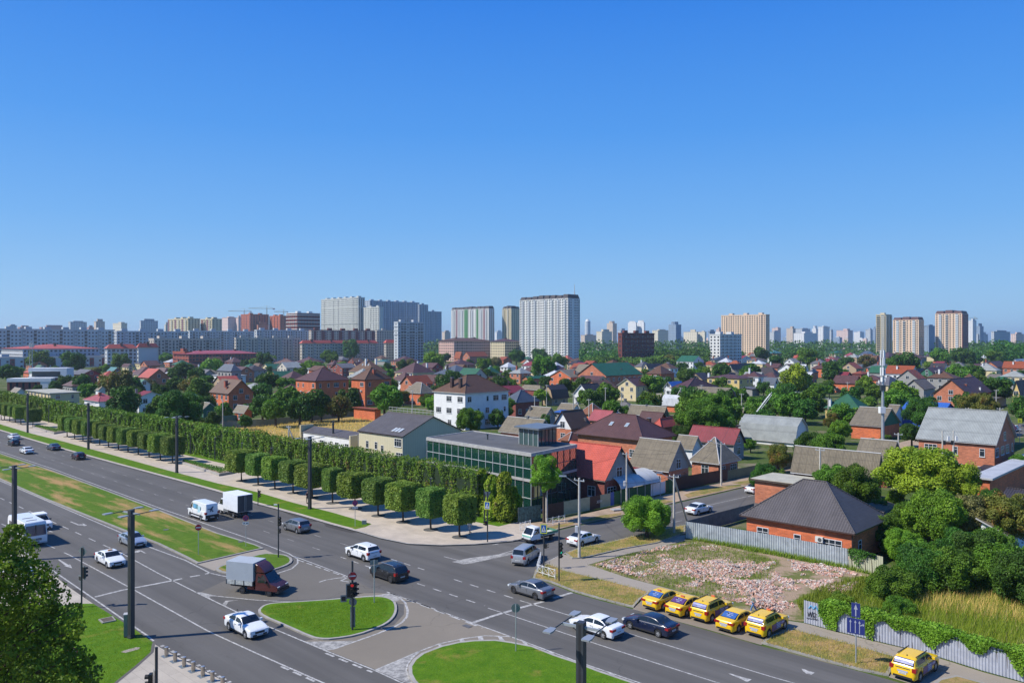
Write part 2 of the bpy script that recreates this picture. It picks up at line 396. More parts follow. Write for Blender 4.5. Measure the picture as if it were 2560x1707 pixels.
# ------------------------------------------------------------ the ground and the roads
mb = MB(); mb.poly([(-9000, -60, 0), (9000, -60, 0), (9000, 16000, 0), (-9000, 16000, 0)]); mb.build('ground', M_FIELD, kind='structure')
far_edge = [(-700, 876), (-400, 962), (0, 1077), (109, 1110), (201, 1136), (300, 1163), (463, 1207), (545, 1230), (640, 1260), (749, 1289), (831, 1313), (899, 1331)]
corner = [(953, 1347), (1021, 1361), (1103, 1364.5), (1185, 1362), (1280, 1354), (1311, 1347)]
xs_far = [(1362, 1334), (1432, 1317), (1555, 1291), (1626, 1275), (1699, 1256), (1770, 1240), (1857, 1220), (1920, 1206), (2300, 1118), (2800, 1003)]
xs_near = [(2800, 1016), (2300, 1161), (2000, 1236), (1713, 1312), (1669, 1322), (1552, 1347), (1520, 1355), (1454, 1367), (1408, 1383), (1372, 1402), (1345, 1425), (1329, 1443)]
right_edge = [(1372, 1457), (1432, 1481), (1498, 1500), (1582, 1522), (1699, 1555), (1906, 1615), (2056, 1653), (2151, 1678), (2300, 1720), (2700, 1830)]
near_edge = [(2700, 2600), (900, 2600), (700, 1786), (566, 1705), (403, 1620), (389, 1611), (338, 1574), (237, 1511), (163, 1460), (109, 1415), (0, 1346), (-400, 1094), (-700, 904)]
sheet('avenue', gp(far_edge + corner + [(1329, 1443)] + right_edge + near_edge), 0.010, M_ASPH)
sheet('side_street', gp([(1311, 1347)] + xs_far + xs_near), 0.014, M_ASPH2)
# junction wear, a lighter sheet between the islands
sheet('turning_lane', gp([(866, 1484), (940, 1481), (985, 1485), (1290, 1594), (1340, 1618), (1200, 1602), (1110, 1612), (1040, 1650), (1000, 1700), (937, 1672), (760, 1602), (880, 1580), (985, 1562), (1010, 1535), (1010, 1510)]), 0.015, M_ASPH3)
sheet('turning_apron', gp([(700, 1430), (735, 1412), (745, 1398), (870, 1441), (940, 1478), (800, 1498), (640, 1500), (560, 1491), (500, 1480), (560, 1452), (620, 1442)]), 0.015, asphalt_mat('asphalt_apron', (0.13, 0.118, 0.10), 0.15))
# pavement of the upper walk
walk = far_edge + corner + [(1311, 1347), (1362, 1330), (1345, 1318), (1300, 1300), (1240, 1300), (1193, 1290), (561, 1145), (147, 1052), (-400, 932), (-700, 862)]
raised('walk_pavement', gp(walk), 0.0, 0.14, M_PAVE, M_KERB)
# grass strip along the kerb and by the hedge
gs_top = [(-700, 868), (-400, 950), (0, 1061), (68, 1082), (163, 1106), (272, 1136), (408, 1174), (545, 1210), (640, 1231), (735, 1259), (831, 1283), (929, 1312), (912, 1320), (888, 1325)]
gs_bot = [(880, 1322), (831, 1309), (749, 1285), (640, 1256), (545, 1226), (463, 1203.5), (300, 1160), (201, 1133), (109, 1107), (0, 1074.5), (-400, 960), (-700, 875)]
sheet('grass_strip', gp(gs_top + gs_bot), 0.148, M_LAWN)
mb = MB(); stroke(mb, gp(far_edge + corner), 0.3, 0.152)
mb.build('kerb_edge', M_KERBW, kind='structure')
def hl(x, k=0.224): return 853.5 + (x + 781) * k
sheet('hedge_grass', gp([(150, hl(150, .229)), (470, hl(470, .229)), (800, hl(800, .229)), (1190, hl(1190, .230)), (1246, 1318), (1300, 1305), (1290, 1295), (1190, 1280), (150, 1045)]), 0.149, M_LAWN)
# medians
med = [(-700, 882), (-400, 980), (0, 1134), (136, 1179), (272, 1229), (408, 1280), (545, 1334), (640, 1363), (660, 1372), (640, 1376), (493, 1410), (463, 1394), (395, 1361), (313, 1329), (218, 1291), (109, 1247), (0, 1199), (-400, 1007), (-700, 888)]
raised('median', gp(med), 0, 0.13, M_KERB, M_KERB, 0.28, M_LAWNDRY, 'median_grass')
tip = [(600, 1402), (656, 1384), (694, 1386), (719, 1389), (733, 1399), (727, 1411), (690, 1425), (640, 1436), (590, 1440), (536, 1428), (545, 1417)]
raised('median_tip', smooth_poly(gp(tip), 1), 0, 0.13, M_KERB, M_KERB, 0.3, M_LAWNDRY, 'median_tip_grass')
sheet('median_crossing', gp([(493, 1410), (640, 1376), (662, 1373), (690, 1386), (656, 1385), (600, 1402), (545, 1418), (536, 1427)]), 0.03, M_PATH)
isl = [zone('4', *p) for p in [(10, 920), (50, 872), (110, 850), (180, 840), (330, 832), (600, 815), (810, 798), (1090, 778), (1200, 788), (1275, 820), (1298, 880), (1285, 950), (1235, 1010), (1150, 1060), (930, 1140), (700, 1175), (590, 1175), (500, 1158), (250, 1045), (60, 965)]]
raised('triangle_island', smooth_poly(gp(isl), 1), 0, 0.14, M_KERBW, M_KERB, 0.22, M_LAWN, 'triangle_grass')
bis = [zone('4', *p) for p in [(1400, 1500), (1398, 1430), (1440, 1365), (1520, 1305), (1690, 1240), (1850, 1203), (2000, 1186), (2200, 1182), (2350, 1203)]] + [(1334, 1618), (1389, 1640), (1441, 1657), (1498, 1679), (1580, 1707), (1900, 1840), (2100, 2500), (1300, 2500), (1060, 1740), (1030, 1705)]
raised('lawn_island', gp(bis), 0, 0.14, M_KERBW, M_KERB, 0.28, M_LAWN, 'lawn_grass')
# lower pavement on the left with its lawn
raised('near_pavement', gp([(-700, 910), (-400, 1098), (0, 1350), (109, 1419), (163, 1464), (237, 1515), (338, 1578), (389, 1615), (403, 1624), (566, 1710), (700, 1792), (700, 2600), (-2500, 2600), (-2500, 1100)]), 0, 0.14, M_STONE, M_KERB)
lg = [(60, 1525), (204, 1512), (233, 1512), (310, 1560), (338, 1577), (384, 1611), (380, 1634), (341, 1669), (294, 1707), (200, 1790), (0, 2000), (-900, 2000), (-500, 1560)]
sheet('corner_lawn', gp(lg), 0.150, M_LAWN)
mb = MB(); stroke(mb, gp(lg[5:10]), 0.22, 0.158); mb.build('lawn_edging', plain('dark_edging', (0.10, 0.09, 0.08), 0.9), kind='structure')
# right-hand verges, path, taxi bay
vg1 = [(1332, 1447), (1338, 1427), (1362, 1412), (1372, 1411), (1389, 1417), (1411, 1427), (1457, 1438), (1525, 1454), (1626, 1481), (1600, 1500), (1584, 1519), (1552, 1511), (1498, 1497), (1432, 1478), (1372, 1454)]
raised('corner_verge', gp(vg1), 0, 0.12, M_KERB, M_KERB, 0.22, M_VERGE, 'corner_verge_grass')
vg2 = [(1413, 1383), (1454, 1369), (1520, 1357), (1552, 1349), (1669, 1322), (1713, 1313), (1713, 1334), (1642, 1358), (1552, 1374), (1457, 1396), (1430, 1397)]
raised('street_verge', gp(vg2), 0, 0.12, M_KERB, M_KERB, 0.2, M_VERGE, 'street_verge_grass')
vg3 = [(1903, 1608), (1925, 1590), (1983, 1574), (2111, 1606), (2244, 1644), (2222, 1690), (2151, 1676), (2056, 1651), (1920, 1613)]
raised('taxi_verge', gp(vg3), 0, 0.12, M_KERB, M_KERB, 0.25, M_VERGE, 'taxi_verge_grass')
raised('end_verge', gp([(2320, 1722), (2345, 1700), (2390, 1690), (2470, 1712), (2700, 1790), (2700, 1828)]), 0, 0.12, M_KERB, M_KERB, 0.25, M_VERGE, 'end_verge_grass')
path = [(1364, 1408), (1372, 1402), (1408, 1385), (1457, 1397), (1552, 1375), (1713, 1336), (1713, 1351), (1648, 1367), (1569, 1384), (1471, 1411), (1566, 1443), (1661, 1468), (1770, 1497), (1920, 1544), (2010, 1557), (2094, 1580), (2187, 1603), (2296, 1629), (2367, 1651), (2459, 1680), (2560, 1707), (2700, 1750), (2700, 1788), (2437, 1699), (2345, 1697), (2330, 1725), (2222, 1692), (2244, 1642), (2111, 1604), (1983, 1574), (1925, 1590), (1903, 1610), (1582, 1522), (1626, 1481), (1525, 1454), (1457, 1438), (1411, 1427), (1389, 1417)]
sheet('footpath', gp(path), 0.018, M_PATH)
sheet('taxi_bay', gp([(1584, 1521), (1626, 1482), (1700, 1500), (1800, 1525), (1925, 1560), (1945, 1578), (1903, 1612), (1699, 1553)]), 0.022, asphalt_mat('bay_asphalt', (0.22, 0.185, 0.145), 0.15))
# far pavement of the side street (earth path, grass patches, kerb)
fp = [(1311, 1345), (1362, 1332), (1432, 1315), (1555, 1289), (1626, 1273), (1699, 1254), (1770, 1238), (1857, 1218), (1920, 1204), (2300, 1116), (2300, 1095), (1930, 1180), (1730, 1222), (1560, 1263), (1400, 1300), (1300, 1312), (1280, 1330)]
raised('street_pavement', gp(fp), 0, 0.11, M_DIRT, plain('dark_kerb', (0.16, 0.15, 0.14), 0.9))
for i, pl in enumerate([[(1319, 1334), (1400, 1312), (1440, 1305), (1432, 1313), (1362, 1329)], [(1452, 1302), (1500, 1290), (1553, 1283), (1553, 1288), (1500, 1300), (1454, 1309)],
      [(1620, 1255), (1660, 1250), (1685, 1254), (1660, 1262), (1626, 1270)], [(1710, 1238), (1760, 1222), (1850, 1212), (1855, 1216), (1770, 1236), (1720, 1245)],
      [(1830, 1208), (1900, 1196), (2100, 1150), (2100, 1156), (1920, 1200), (1860, 1214)]]):
 sheet('street_grass', gp(pl), 0.116, M_VERGE)
sheet('dry_field', gp([(455, 1077), (480, 1052), (760, 1052), (1000, 1030), (1100, 1130), (900, 1180), (700, 1130)]), 0.02, M_DRY)
sheet('grass_slope', gp([(1985, 1500), (2150, 1440), (2600, 1440), (2700, 1730), (2100, 1575)]), 0.02, grass_mat('overgrown', (0.09, 0.17, 0.02), (0.2, 0.24, 0.05)))
rub = [(1470, 1413), (1571, 1386), (1660, 1362), (1743, 1350), (1920, 1382), (2121, 1421), (2206, 1440), (2150, 1500), (2006, 1553), (1920, 1543), (1770, 1496), (1661, 1467), (1566, 1442)]
sheet('rubble_lot', gp(rub), 0.012, grass_mat('lot', (0.10, 0.13, 0.03), (0.17, 0.17, 0.06), dry=(0.34, 0.25, 0.17), dry_lo=0.44, dry_hi=0.56, sc_=0.35))
# darker asphalt patches and repairs along the upper kerb
mb = MB()
for q in [[(690, 1262), (700, 1263), (722, 1280), (790, 1300), (792, 1304), (765, 1303), (720, 1285), (690, 1270)], [(810, 1309), (830, 1311), (893, 1331), (880, 1332), (850, 1325), (815, 1316)], [(180, 1471), (200, 1471), (216, 1490), (205, 1498), (190, 1482)]]:
 fill(mb, ccw(gp(q)), 0.0175)
mb.build('road_patch', asphalt_mat('dark_patch', (0.06, 0.055, 0.05), 0.2), kind='structure')

# ------------------------------------------------------------ road markings
mk = MB(); ZM = 0.020
def line(pts, wd=0.18, z=ZM, src=True):
 w_ = gp(pts) if src else pts
 stroke(mk, resample(w_, 12), wd * .85, z)
FAINT = []
def dash(p0, p1, on, off, wd=0.15, mk=mk):
 a, b = [Vector(q) for q in gp([p0, p1])]; L = (b - a).length; d = (b - a) / L; t = 0
 while t < L: stroke(mk, [tuple(a + d * t), tuple(a + d * min(L, t + on))], wd, ZM); t += on + off
line([(-700, 890), (0, 1201.5), (302, 1331), (370, 1366), (463, 1400), (526, 1432.5), (566, 1441), (640, 1446), (684, 1436), (730, 1421), (744, 1408), (744, 1397), (722, 1383.5), (640, 1352), (408, 1273), (136, 1173), (0, 1128), (-700, 881)], 0.2)
line([(-700, 906), (0, 1341), (109, 1410), (234, 1496), (310, 1549), (368, 1588), (384, 1602)], 0.18)
for i in range(14):
 t0 = 0.02 + i / 14; t1 = t0 + 0.03
 dash((400 + 180 * t0, 1611 + 97 * t0), (400 + 180 * t1, 1611 + 97 * t1), 3, 1, 0.28)
dash((-300, 1108), (305, 1383), 2.2, 2.4); line([(305, 1383), (400, 1435), (490, 1480), (591, 1529), (662, 1562), (762.5, 1604), (814, 1626), (937, 1675), (1002, 1705), (1300, 1838)], 0.17)
dash((-300, 1170), (178, 1389), 2.6, 2.8); line([(177, 1389), (324, 1468), (520, 1577), (640, 1632), (814, 1709), (1100, 1845)], 0.17)
dash((702, 1665), (830, 1722), 1.0, 0.55, 0.2); dash((814, 1632), (931, 1680), 1.05, 0.6, 0.2)
line([(237, 1492), (300, 1476), (400, 1457), (455, 1446)], 0.42); line([(475, 1441.5), (500, 1437.5)], 0.36); line([(512, 1434.5), (526, 1432)], 0.34)
line([(735, 1390), (800, 1414), (869, 1440.7)], 0.17); dash((746, 1399.5), (862, 1441), 1.1, 0.6, 0.17)
line([(967, 1479), (1280, 1592), (1443, 1653), (1601, 1707), (1900, 1812)], 0.17); dash((1016, 1497), (1207, 1569), 1.4, 0.7, 0.3)
dash((852, 1392), (960, 1430), 1.1, 1.3); dash((1043, 1458), (1212, 1514), 1.2, 1.2); line([(1220, 1519.6), (1280, 1538.7), (1500, 1612), (1797, 1707), (2100, 1808)], 0.15)
dash((977, 1397), (1064, 1425), 1.1, 1.3); dash((1135, 1448), (1290, 1497), 1.2, 1.2); line([(1300, 1500.6), (1421, 1537), (1555, 1578), (1920, 1688.5), (1985, 1707), (2300, 1800)], 0.15)
for (a, b) in (((-300, 1005), (850, 1391)), ((-300, 995), (970, 1395))):
 FAINT.append((a, b))
line([(1182, 1556), (1240, 1537), (1300, 1519), (1359, 1503)], 0.42); line([(1383, 1495), (1430, 1481)], 0.42)
line([(490, 1480), (542, 1489.7), (640, 1499.5), (749, 1505), (861, 1494), (945, 1488), (978, 1482)], 0.17)
line([zone('4', *p) for p in [(1240, 745), (1310, 775), (1370, 830), (1392, 900), (1385, 960), (1340, 1010), (1290, 1042), (1100, 1120), (900, 1190), (700, 1260)]], 0.24)
line([zone('4', *p) for p in [(1090, 1450), (1300, 1362), (1500, 1275), (1680, 1208), (1900, 1160), (2100, 1133), (2310, 1140), (2350, 1145)]], 0.18)
line([zone('4', *p) for p in [(1470, 1568), (1400, 1505), (1378, 1450), (1392, 1395), (1440, 1325), (1500, 1278)]], 0.16)
line([zone('4', *p) for p in [(580, 642), (640, 622), (740, 605), (845, 597)]], 0.2); line([zone('4', *p) for p in [(845, 597), (780, 628), (850, 640)]], 0.25)
for q in [[(1690, 1212), (1735, 1228), (1705, 1240), (1672, 1222)], [(1865, 1168), (1905, 1160), (1920, 1190), (1878, 1198)], [(2035, 1140), (2075, 1133), (2095, 1180), (2048, 1180)], [(2215, 1135), (2250, 1135), (2290, 1188), (2245, 1186)]]:
 fill(mk, ccw(gp([zone('4', *p) for p in q])), ZM + 0.004)
for q in [[(75, 1165), (120, 1185), (175, 1250), (135, 1240)], [(325, 1265), (365, 1280), (420, 1335), (378, 1325)], [(640, 1385), (680, 1400), (700, 1430), (675, 1425)], [(875, 1462), (925, 1480), (985, 1540), (940, 1530)]]:
 fill(mk, ccw(gp([zone('5', *p) for p in q])), ZM + 0.004)
# side street lines
line([zone('3', *p) for p in [(1400, 1058), (1800, 965), (2180, 880), (2350, 838)]], 0.13)
line([zone('3', *p) for p in [(1460, 1125), (1560, 1105)]], 0.13)
line([(1110, 1391), (1160, 1404)], 0.16); line([(1160, 1404), (1240, 1388), (1300, 1371)], 0.2)
line([zone('5', *p) for p in [(310, 460), (420, 405), (500, 370), (640, 335), (1000, 270)]], 0.12)
dash(zone('4', 2170, 300), zone('4', 2230, 290), 3, 1, .15)
# lane arrows
def arrow(pts, z='0'): fill(mk, ccw(gp([zone(z, *p) for p in pts])), ZM + 0.004)
arrow([(530, 435), (545, 433), (628, 483), (645, 478), (662, 515), (585, 492), (602, 488), (592, 483)])
arrow([(638, 87), (655, 86), (722, 112), (765, 112), (755, 100), (800, 122), (770, 128), (765, 120), (715, 120)])
arrow([(1232, 362), (1270, 350), (1300, 352), (1345, 380), (1320, 374), (1290, 358), (1275, 368), (1240, 372)])
arrow([(420, 165), (445, 160), (490, 183), (455, 182)])
arrow([(305, 1435), (335, 1442), (380, 1460), (430, 1470), (400, 1492), (350, 1480), (325, 1462)], '6')
arrow([(1985, 1480), (2010, 1482), (2120, 1515), (2200, 1535), (2160, 1560), (2100, 1530)], '5')
mk.build('road_markings', M_LINE, kind='structure')
mw = MB()
for a, b in FAINT: dash(a, b, 1.6, 4.2, 0.09, mw)
for z, q in [('4', [(450, 1188), (900, 1180), (690, 1262), (645, 1270)]), ('4', [(1100, 768), (1235, 742), (1330, 800), (1290, 818), (1200, 782)]), ('4', [(1105, 1449), (1505, 1280), (1400, 1380), (1384, 1440), (1400, 1510), (1460, 1568), (1380, 1568)]), ('4', [(1800, 455), (1960, 420), (2350, 372), (2350, 388), (2000, 465), (1905, 478)]),
   ('0', [(1800, 735), (1850, 735), (1990, 768), (1920, 775), (1935, 795)]), ('0', [(2035, 850), (2070, 812), (2200, 805), (2100, 818), (2075, 855)])]:
 fill(mw, ccw(gp([zone(z, *p) for p in q])), ZM - 0.002)
mw.build('worn_hatching', M_WORN, kind='structure')

# ------------------------------------------------------------ houses
def S(r, g, b, k=1.42):
 f = lambda c: ((c / 255 + 0.055) / 1.055) ** 2.4 if c > 10 else c / 255 / 12.92
 return tuple(f(c) / k for c in (r, g, b))
ROOF = dict(char=('charcoal tile', S(104, 99, 100), 'tile'),

 mauve=('brownish mauve', S(104, 72, 70), 'tile'), brown=('brown', S(116, 84, 62), 'tile'), dark=('dark grey', S(72, 66, 68), 'tile'),
 green=('green', S(48, 112, 82), 'tile'), teal=('teal', S(90, 150, 150), 'seam'), pale=('pale green', S(96, 150, 118), 'seam'),
 slate=('grey corrugated', S(150, 139, 118), 'slate'), rust=('rusty orange', S(170, 88, 52), 'tile'), red=('bright red', S(222, 100, 82), 'tile'),
 pink=('faded pink', S(186, 92, 98), 'seam'), crimson=('crimson', S(150, 58, 66), 'seam'), white=('white metal', S(222, 226, 232), 'seam'),
 grey=('grey', S(122, 120, 122), 'seam'), blueg=('slate blue', S(98, 108, 122), 'seam'), blue=('bright blue', S(66, 118, 205), 'seam'),
 tan=('tan ribbed', S(136, 118, 100), 'seam'), clay=('old clay tile', S(160, 104, 74), 'clay'), light=('light grey', S(172, 177, 174), 'sheet'),
 beige=('pale beige', S(214, 208, 184), 'flat'), redr=('salmon red', S(205, 100, 82), 'seam'))
WALL = dict(
 brick=('brick', S(208, 126, 90, 1.3), 1), orange=('orange brick', S(226, 118, 68, 1.25), 1), dbrick=('dark red brick', S(150, 72, 58, 1.3), 1),
 white=('white', S(232, 234, 236, 1.2), 0), cream=('cream', S(226, 208, 164, 1.25), 0), greyw=('grey', S(165, 163, 160, 1.3), 0),
 yellow=('yellow', S(224, 196, 128, 1.25), 0), pinkw=('pink', S(226, 180, 165, 1.25), 0), tanw=('tan', S(190, 165, 135, 1.3), 0), bluew=('blue', S(48, 88, 190, 1.3), 0), greenw=('green', S(60, 120, 95, 1.3), 0),
 palew=('pale', S(214, 206, 190, 1.25), 0))
def rmat(k): n_, c, kind = ROOF[k]; return roof_mat('roof_' + k, c, kind)
def wmat(k):
 n_, c, b_ = WALL[k]
 return brick_mat('wall_' + k, c) if b_ else plain('wall_' + k, c, 0.85, var=0.07, scale=0.7)
M_WHITE = plain('white_frame', (0.62, 0.63, 0.64), 0.5, var=0.04)
M_TRIM = plain('pale_trim', (0.42, 0.42, 0.42), 0.6, var=0.08)
M_DTRIM = plain('brown_trim', (0.06, 0.035, 0.03), 0.5, var=0.1)
M_GLASS = glass_mat()
M_CHIM = brick_mat('chimney_brick', S(176, 84, 58, 1.3)); M_CAP = plain('metal_cap', (0.25, 0.25, 0.26), 0.4, 0.6, var=0.1)
def win_frame(w=1.3, h=1.4, n=2):
 mb = MB(); t = 0.07
 mb.box(-w / 2 - t, w / 2 + t, -0.05, 0.02, -t, 0.0); mb.box(-w / 2 - t, w / 2 + t, -0.05, 0.02, h, h + t)
 mb.box(-w / 2 - t, -w / 2, -0.05, 0.02, 0, h); mb.box(w / 2, w / 2 + t, -0.05, 0.02, 0, h)
 for i in range(1, n): x = -w / 2 + w * i / n; mb.box(x - 0.03, x + 0.03, -0.045, 0.02, 0, h)
 mb.box(-w / 2, w / 2, -0.044, 0.02, h * 0.68, h * 0.68 + 0.05)
 mb.box(-w / 2 - 0.12, w / 2 + 0.12, -0.14, 0.0, -t - 0.05, -t - 0.002)
 return mb.mesh('window', M_WHITE)
def win_pane(w=1.3, h=1.4):
 mb = MB(); mb.box(-w / 2, w / 2, -0.02, 0.01, 0, h); return mb.mesh('pane', M_GLASS)
def win_far(w=1.3, h=1.4):
 mb = MB(); t = 0.12
 mb.box(-w / 2 - t, w / 2 + t, -0.05, 0.01, -t, h + t, 0); mb.box(-w / 2, -0.05, -0.08, -0.051, 0, h, 1); mb.box(0.05, w / 2, -0.08, -0.051, 0, h, 1)
 return mb.mesh('window', [M_WHITE, M_GLASS])
WF = {2: win_frame(), 3: win_frame(2.0, 1.4, 3), 1: win_frame(0.7, 1.3, 1)}
WP = {2: win_pane(), 3: win_pane(2.0, 1.4), 1: win_pane(0.7, 1.3)}
WFAR = win_far()
def add_window(parent, loc, rz, near=True, n=2):
 if near:
  o = link('window', WF[n], parent, loc, rz); link('pane', WP[n], o)
 else: link('window', WFAR, parent, loc, rz)
M_AC = plain('ac_unit', (0.6, 0.6, 0.57), 0.5, var=0.03)
def ac_mesh():
 mb = MB(); mb.box(-.42, .42, -.35, 0, 0, .6, 0); mb.tube((0.1, -.352, .3), (0.1, -.37, .3), .22, seg=12, m=1); return mb.mesh('air_conditioner', [M_AC, plain('ac_grille', (.08, .08, .08), .6)])
ACM = ac_mesh()
TYPEW = dict(hip='hipped', gable='gabled', pyr='pyramid', gambrel='gambrel', flat='flat', shed='lean-to')
def roof_solid(kind, W, L, ze, rise, axis, oh):
 """polygons of the roof in a frame with x across and y along the ridge; returns tops, rims, gable ends"""
 w, l = (W, L) if axis == 'a' else (L, W)
 P = lambda x, y, z: (x, y, z) if axis == 'a' else (y, x, z)
 flip = axis != 'a'
 top, rim, gab = [], [], []
 t = 0.16
 if kind in ('hip', 'pyr'):
  ins = min(w / 2, l / 2 * 0.96) if kind == 'hip' else l / 2
  r1, r2 = P(w / 2, ins, ze + rise), P(w / 2, l - ins, ze + rise)
  a, b, c, d = P(0, 0, ze), P(w, 0, ze), P(w, l, ze), P(0, l, ze)
  if kind == 'pyr': top += [[a, b, r1], [b, c, r1], [c, d, r1], [d, a, r1]]
  else: top += [[a, b, r1], [b, c, r2, r1], [c, d, r2], [d, a, r1, r2]]
 elif kind in ('gable', 'gambrel', 'shed'):
  if kind == 'gable': prof = [(0, 0), (w / 2, rise), (w, 0)]
  elif kind == 'shed': prof = [(0, 0), (w, rise)]
  else: prof = [(0, 0), (w * 0.17, rise * 0.66), (w / 2, rise), (w * 0.83, rise * 0.66), (w, 0)]
  for i in range(len(prof) - 1):
   (x0, z0), (x1, z1) = prof[i], prof[i + 1]
   top.append([P(x0, 0, ze + z0), P(x1, 0, ze + z1), P(x1, l, ze + z1), P(x0, l, ze + z0)])
   rim.append([P(x0, 0, ze + z0 - t), P(x1, 0, ze + z1 - t), P(x1, 0, ze + z1), P(x0, 0, ze + z0)])
   rim.append([P(x0, l, ze + z0), P(x1, l, ze + z1), P(x1, l, ze + z1 - t), P(x0, l, ze + z0 - t)])
   rim.append([P(x0, l, ze + z0 - t), P(x1, l, ze + z1 - t), P(x1, 0, ze + z1 - t), P(x0, 0, ze + z0 - t)])
  for yy in (oh, l - oh):
   pts = [P(min(max(x, oh), w - oh), yy, ze + z - t + (0 if 0 < x < w else (rise / (w / 2) * oh if kind == 'gable' else (rise * oh / w if kind == 'shed' else 0.66 * rise / (0.17 * w) * oh)) * (1 if (x == 0 or kind != 'shed') else -1))) for x, z in prof]
   base = [P(w - oh, yy, ze - t - 0.05), P(oh, yy, ze - t - 0.05)] if True else []
   gab.append(pts + base if yy == oh else (pts + base)[::-1])
 if flip:
  top = [p[::-1] for p in top]; rim = [p[::-1] for p in rim]; gab = [p[::-1] for p in gab]
 return top, rim, gab
ROTH = ANG_A - math.pi / 2
HOUSES = []          # (px, py, D, short description)
def house(N, xl, xr, ze, rise, kind, axis, roof, wall, hint, chim=(), oh=0.45, win=True, wall2=None, gabmat=None, ang=0.0, name='house', cat='house', label=None, ridgecap=False, nf=None, ac=0, skyl=0, base=None, shade=None, wn=2, seed=None):
 rnd = random.Random(seed if seed is not None else int(N[0] * 13 + N[1] * 7))
 P = G(N[0], N[1], ze); P.z = 0
 rz = ROTH + R(ang); ex = Vector((math.cos(rz), math.sin(rz), 0)); ey = Vector((-ex.y, ex.x, 0))
 def length(d, xt):
  k = (xt - CX) / FPX; den = d.x - d.y * k
  return abs((k * P.y - P.x) / den)
 L = max(3.0, min(60, length(ey, xl))); W = max(3.0, min(60, length(ex, xr)))
 D = P.y; near = D < 330
 short = f"{WALL[wall][0]} house with {ROOF[roof][0]} {TYPEW[kind]} roof" if label is None else label
 lab = (short + ' ' + hint).strip()
 t = thing(name, lab, cat, P, rz)
 HOUSES.append((PX(P + (ex * W + ey * L) / 2 + Vector((0, 0, ze)))[0], N[1], D, (f"{ROOF[roof][0]} {TYPEW[kind]}-roof {WALL[wall][0]} house" if label is None else label), P + (ex * W + ey * L) / 2, max(W, L) / 2))
 wm = wmat(wall); rm = rmat(roof)
 mb = MB(); mb.prism([(oh, oh), (W - oh, oh), (W - oh, L - oh), (oh, L - oh)], 0, ze - 0.17, 0)
 rb = MB(); gm = MB()
 if kind == 'flat':
  mb = MB(); mb.prism([(oh, oh), (W - oh, oh), (W - oh, L - oh), (oh, L - oh)], 0, ze, 0)
  rb.box(0, W, 0, L, ze + 0.004, ze + 0.3, 0); rb.box(-0.03, W + 0.03, -0.03, L + 0.03, ze + 0.05, ze + 0.22, 1)
 else:
  top, rim, gab = roof_solid(kind, W, L, ze, rise, axis, oh)
  for p in top: rb.poly(p, 0)
  for p in rim: rb.poly(p, 1)
  for p in gab: gm.poly(p, 0)
  if kind in ('hip', 'pyr'):
   c = [(0, 0), (W, 0), (W, L), (0, L)]
   for i in range(4):
    a, b = c[i], c[(i + 1) % 4]
    rb.poly([(a[0], a[1], ze - 0.15), (b[0], b[1], ze - 0.15), (b[0], b[1], ze - .003), (a[0], a[1], ze - .003)], 1)
   rb.poly([(0, L, ze - .15), (W, L, ze - .15), (W, 0, ze - .15), (0, 0, ze - .15)], 1)
  if near and kind in ('hip', 'pyr', 'gable'):     # ridge and hip caps
   w_, l_ = (W, L) if axis == 'a' else (L, W)
   PP = lambda x, y, z: (x, y, z) if axis == 'a' else (y, x, z)
   if kind == 'gable': segs = [((w_ / 2, 0, rise), (w_ / 2, l_, rise))]
   else:
    ins = min(w_ / 2, l_ / 2 * .96) if kind == 'hip' else l_ / 2
    segs = [((w_ / 2, ins, rise), (w_ / 2, l_ - ins + .01, rise)), ((0, 0, 0), (w_ / 2, ins, rise)), ((w_, 0, 0), (w_ / 2, ins, rise)), ((0, l_, 0), (w_ / 2, l_ - ins, rise)), ((w_, l_, 0), (w_ / 2, l_ - ins, rise))]
   for a, b in segs:
    if (Vector(a) - Vector(b)).length > 0.1:
     rb.tube(PP(a[0], a[1], a[2] + ze + .02), PP(b[0], b[1], b[2] + ze + .02), .09, seg=6, m=2)
 mb.build('wall', wm, t)
 gn = len(gm.f)
 for i in range(gn):
  g1 = MB(); g1.poly([gm.v[j] for j in gm.f[i]], 0); g1.build('gable', wmat(gabmat) if gabmat else wm, t)
 capm = M_TRIM if roof in ('slate', 'clay') else rm
 ro = rb.build('roof', [rm, M_TRIM if wall in ('white', 'cream') or roof in ('slate', 'light', 'white') else M_DTRIM, capm], t)
 for c in chim:
  u, v, hh, wd, cm = (list(c) + [0.7, 'b'])[:5] if len(c) < 5 else c
  cx, cy = u * W, v * L
  mm = {'b': M_CHIM, 'w': M_WHITE, 'm': M_CAP, 'd': M_DTRIM}[cm]
  zb = ze - 0.1; cb = MB(); cb.box(cx - wd / 2, cx + wd / 2, cy - wd / 2, cy + wd / 2, zb, ze + hh, 0); cb.box(cx - wd / 2 - .08, cx + wd / 2 + .08, cy - wd / 2 - .08, cy + wd / 2 + .08, ze + hh, ze + hh + .12, 1)
  cb.build('chimney', [mm, M_CAP], ro)
 for i in range(skyl):
  w_ = W if axis == 'a' else L
  sl = math.atan2(rise, w_ / 2); fx = 0.27; u = W * fx; v = L * (0.35 + 0.22 * i); z = ze + rise * (fx * 2)
  sb = MB(); Mx = Matrix.Translation((u, v, z + .06)) @ Matrix.Rotation(-sl, 4, 'Y')
  sb.box(-.6, .6, -.4, .4, 0, .08, 0, Mx); sb.box(-.5, .5, -.31, .31, .081, .09, 1, Mx); sb.build('skylight', [M_TRIM, glass_mat('sky_glass', (.25, .32, .38))], ro)
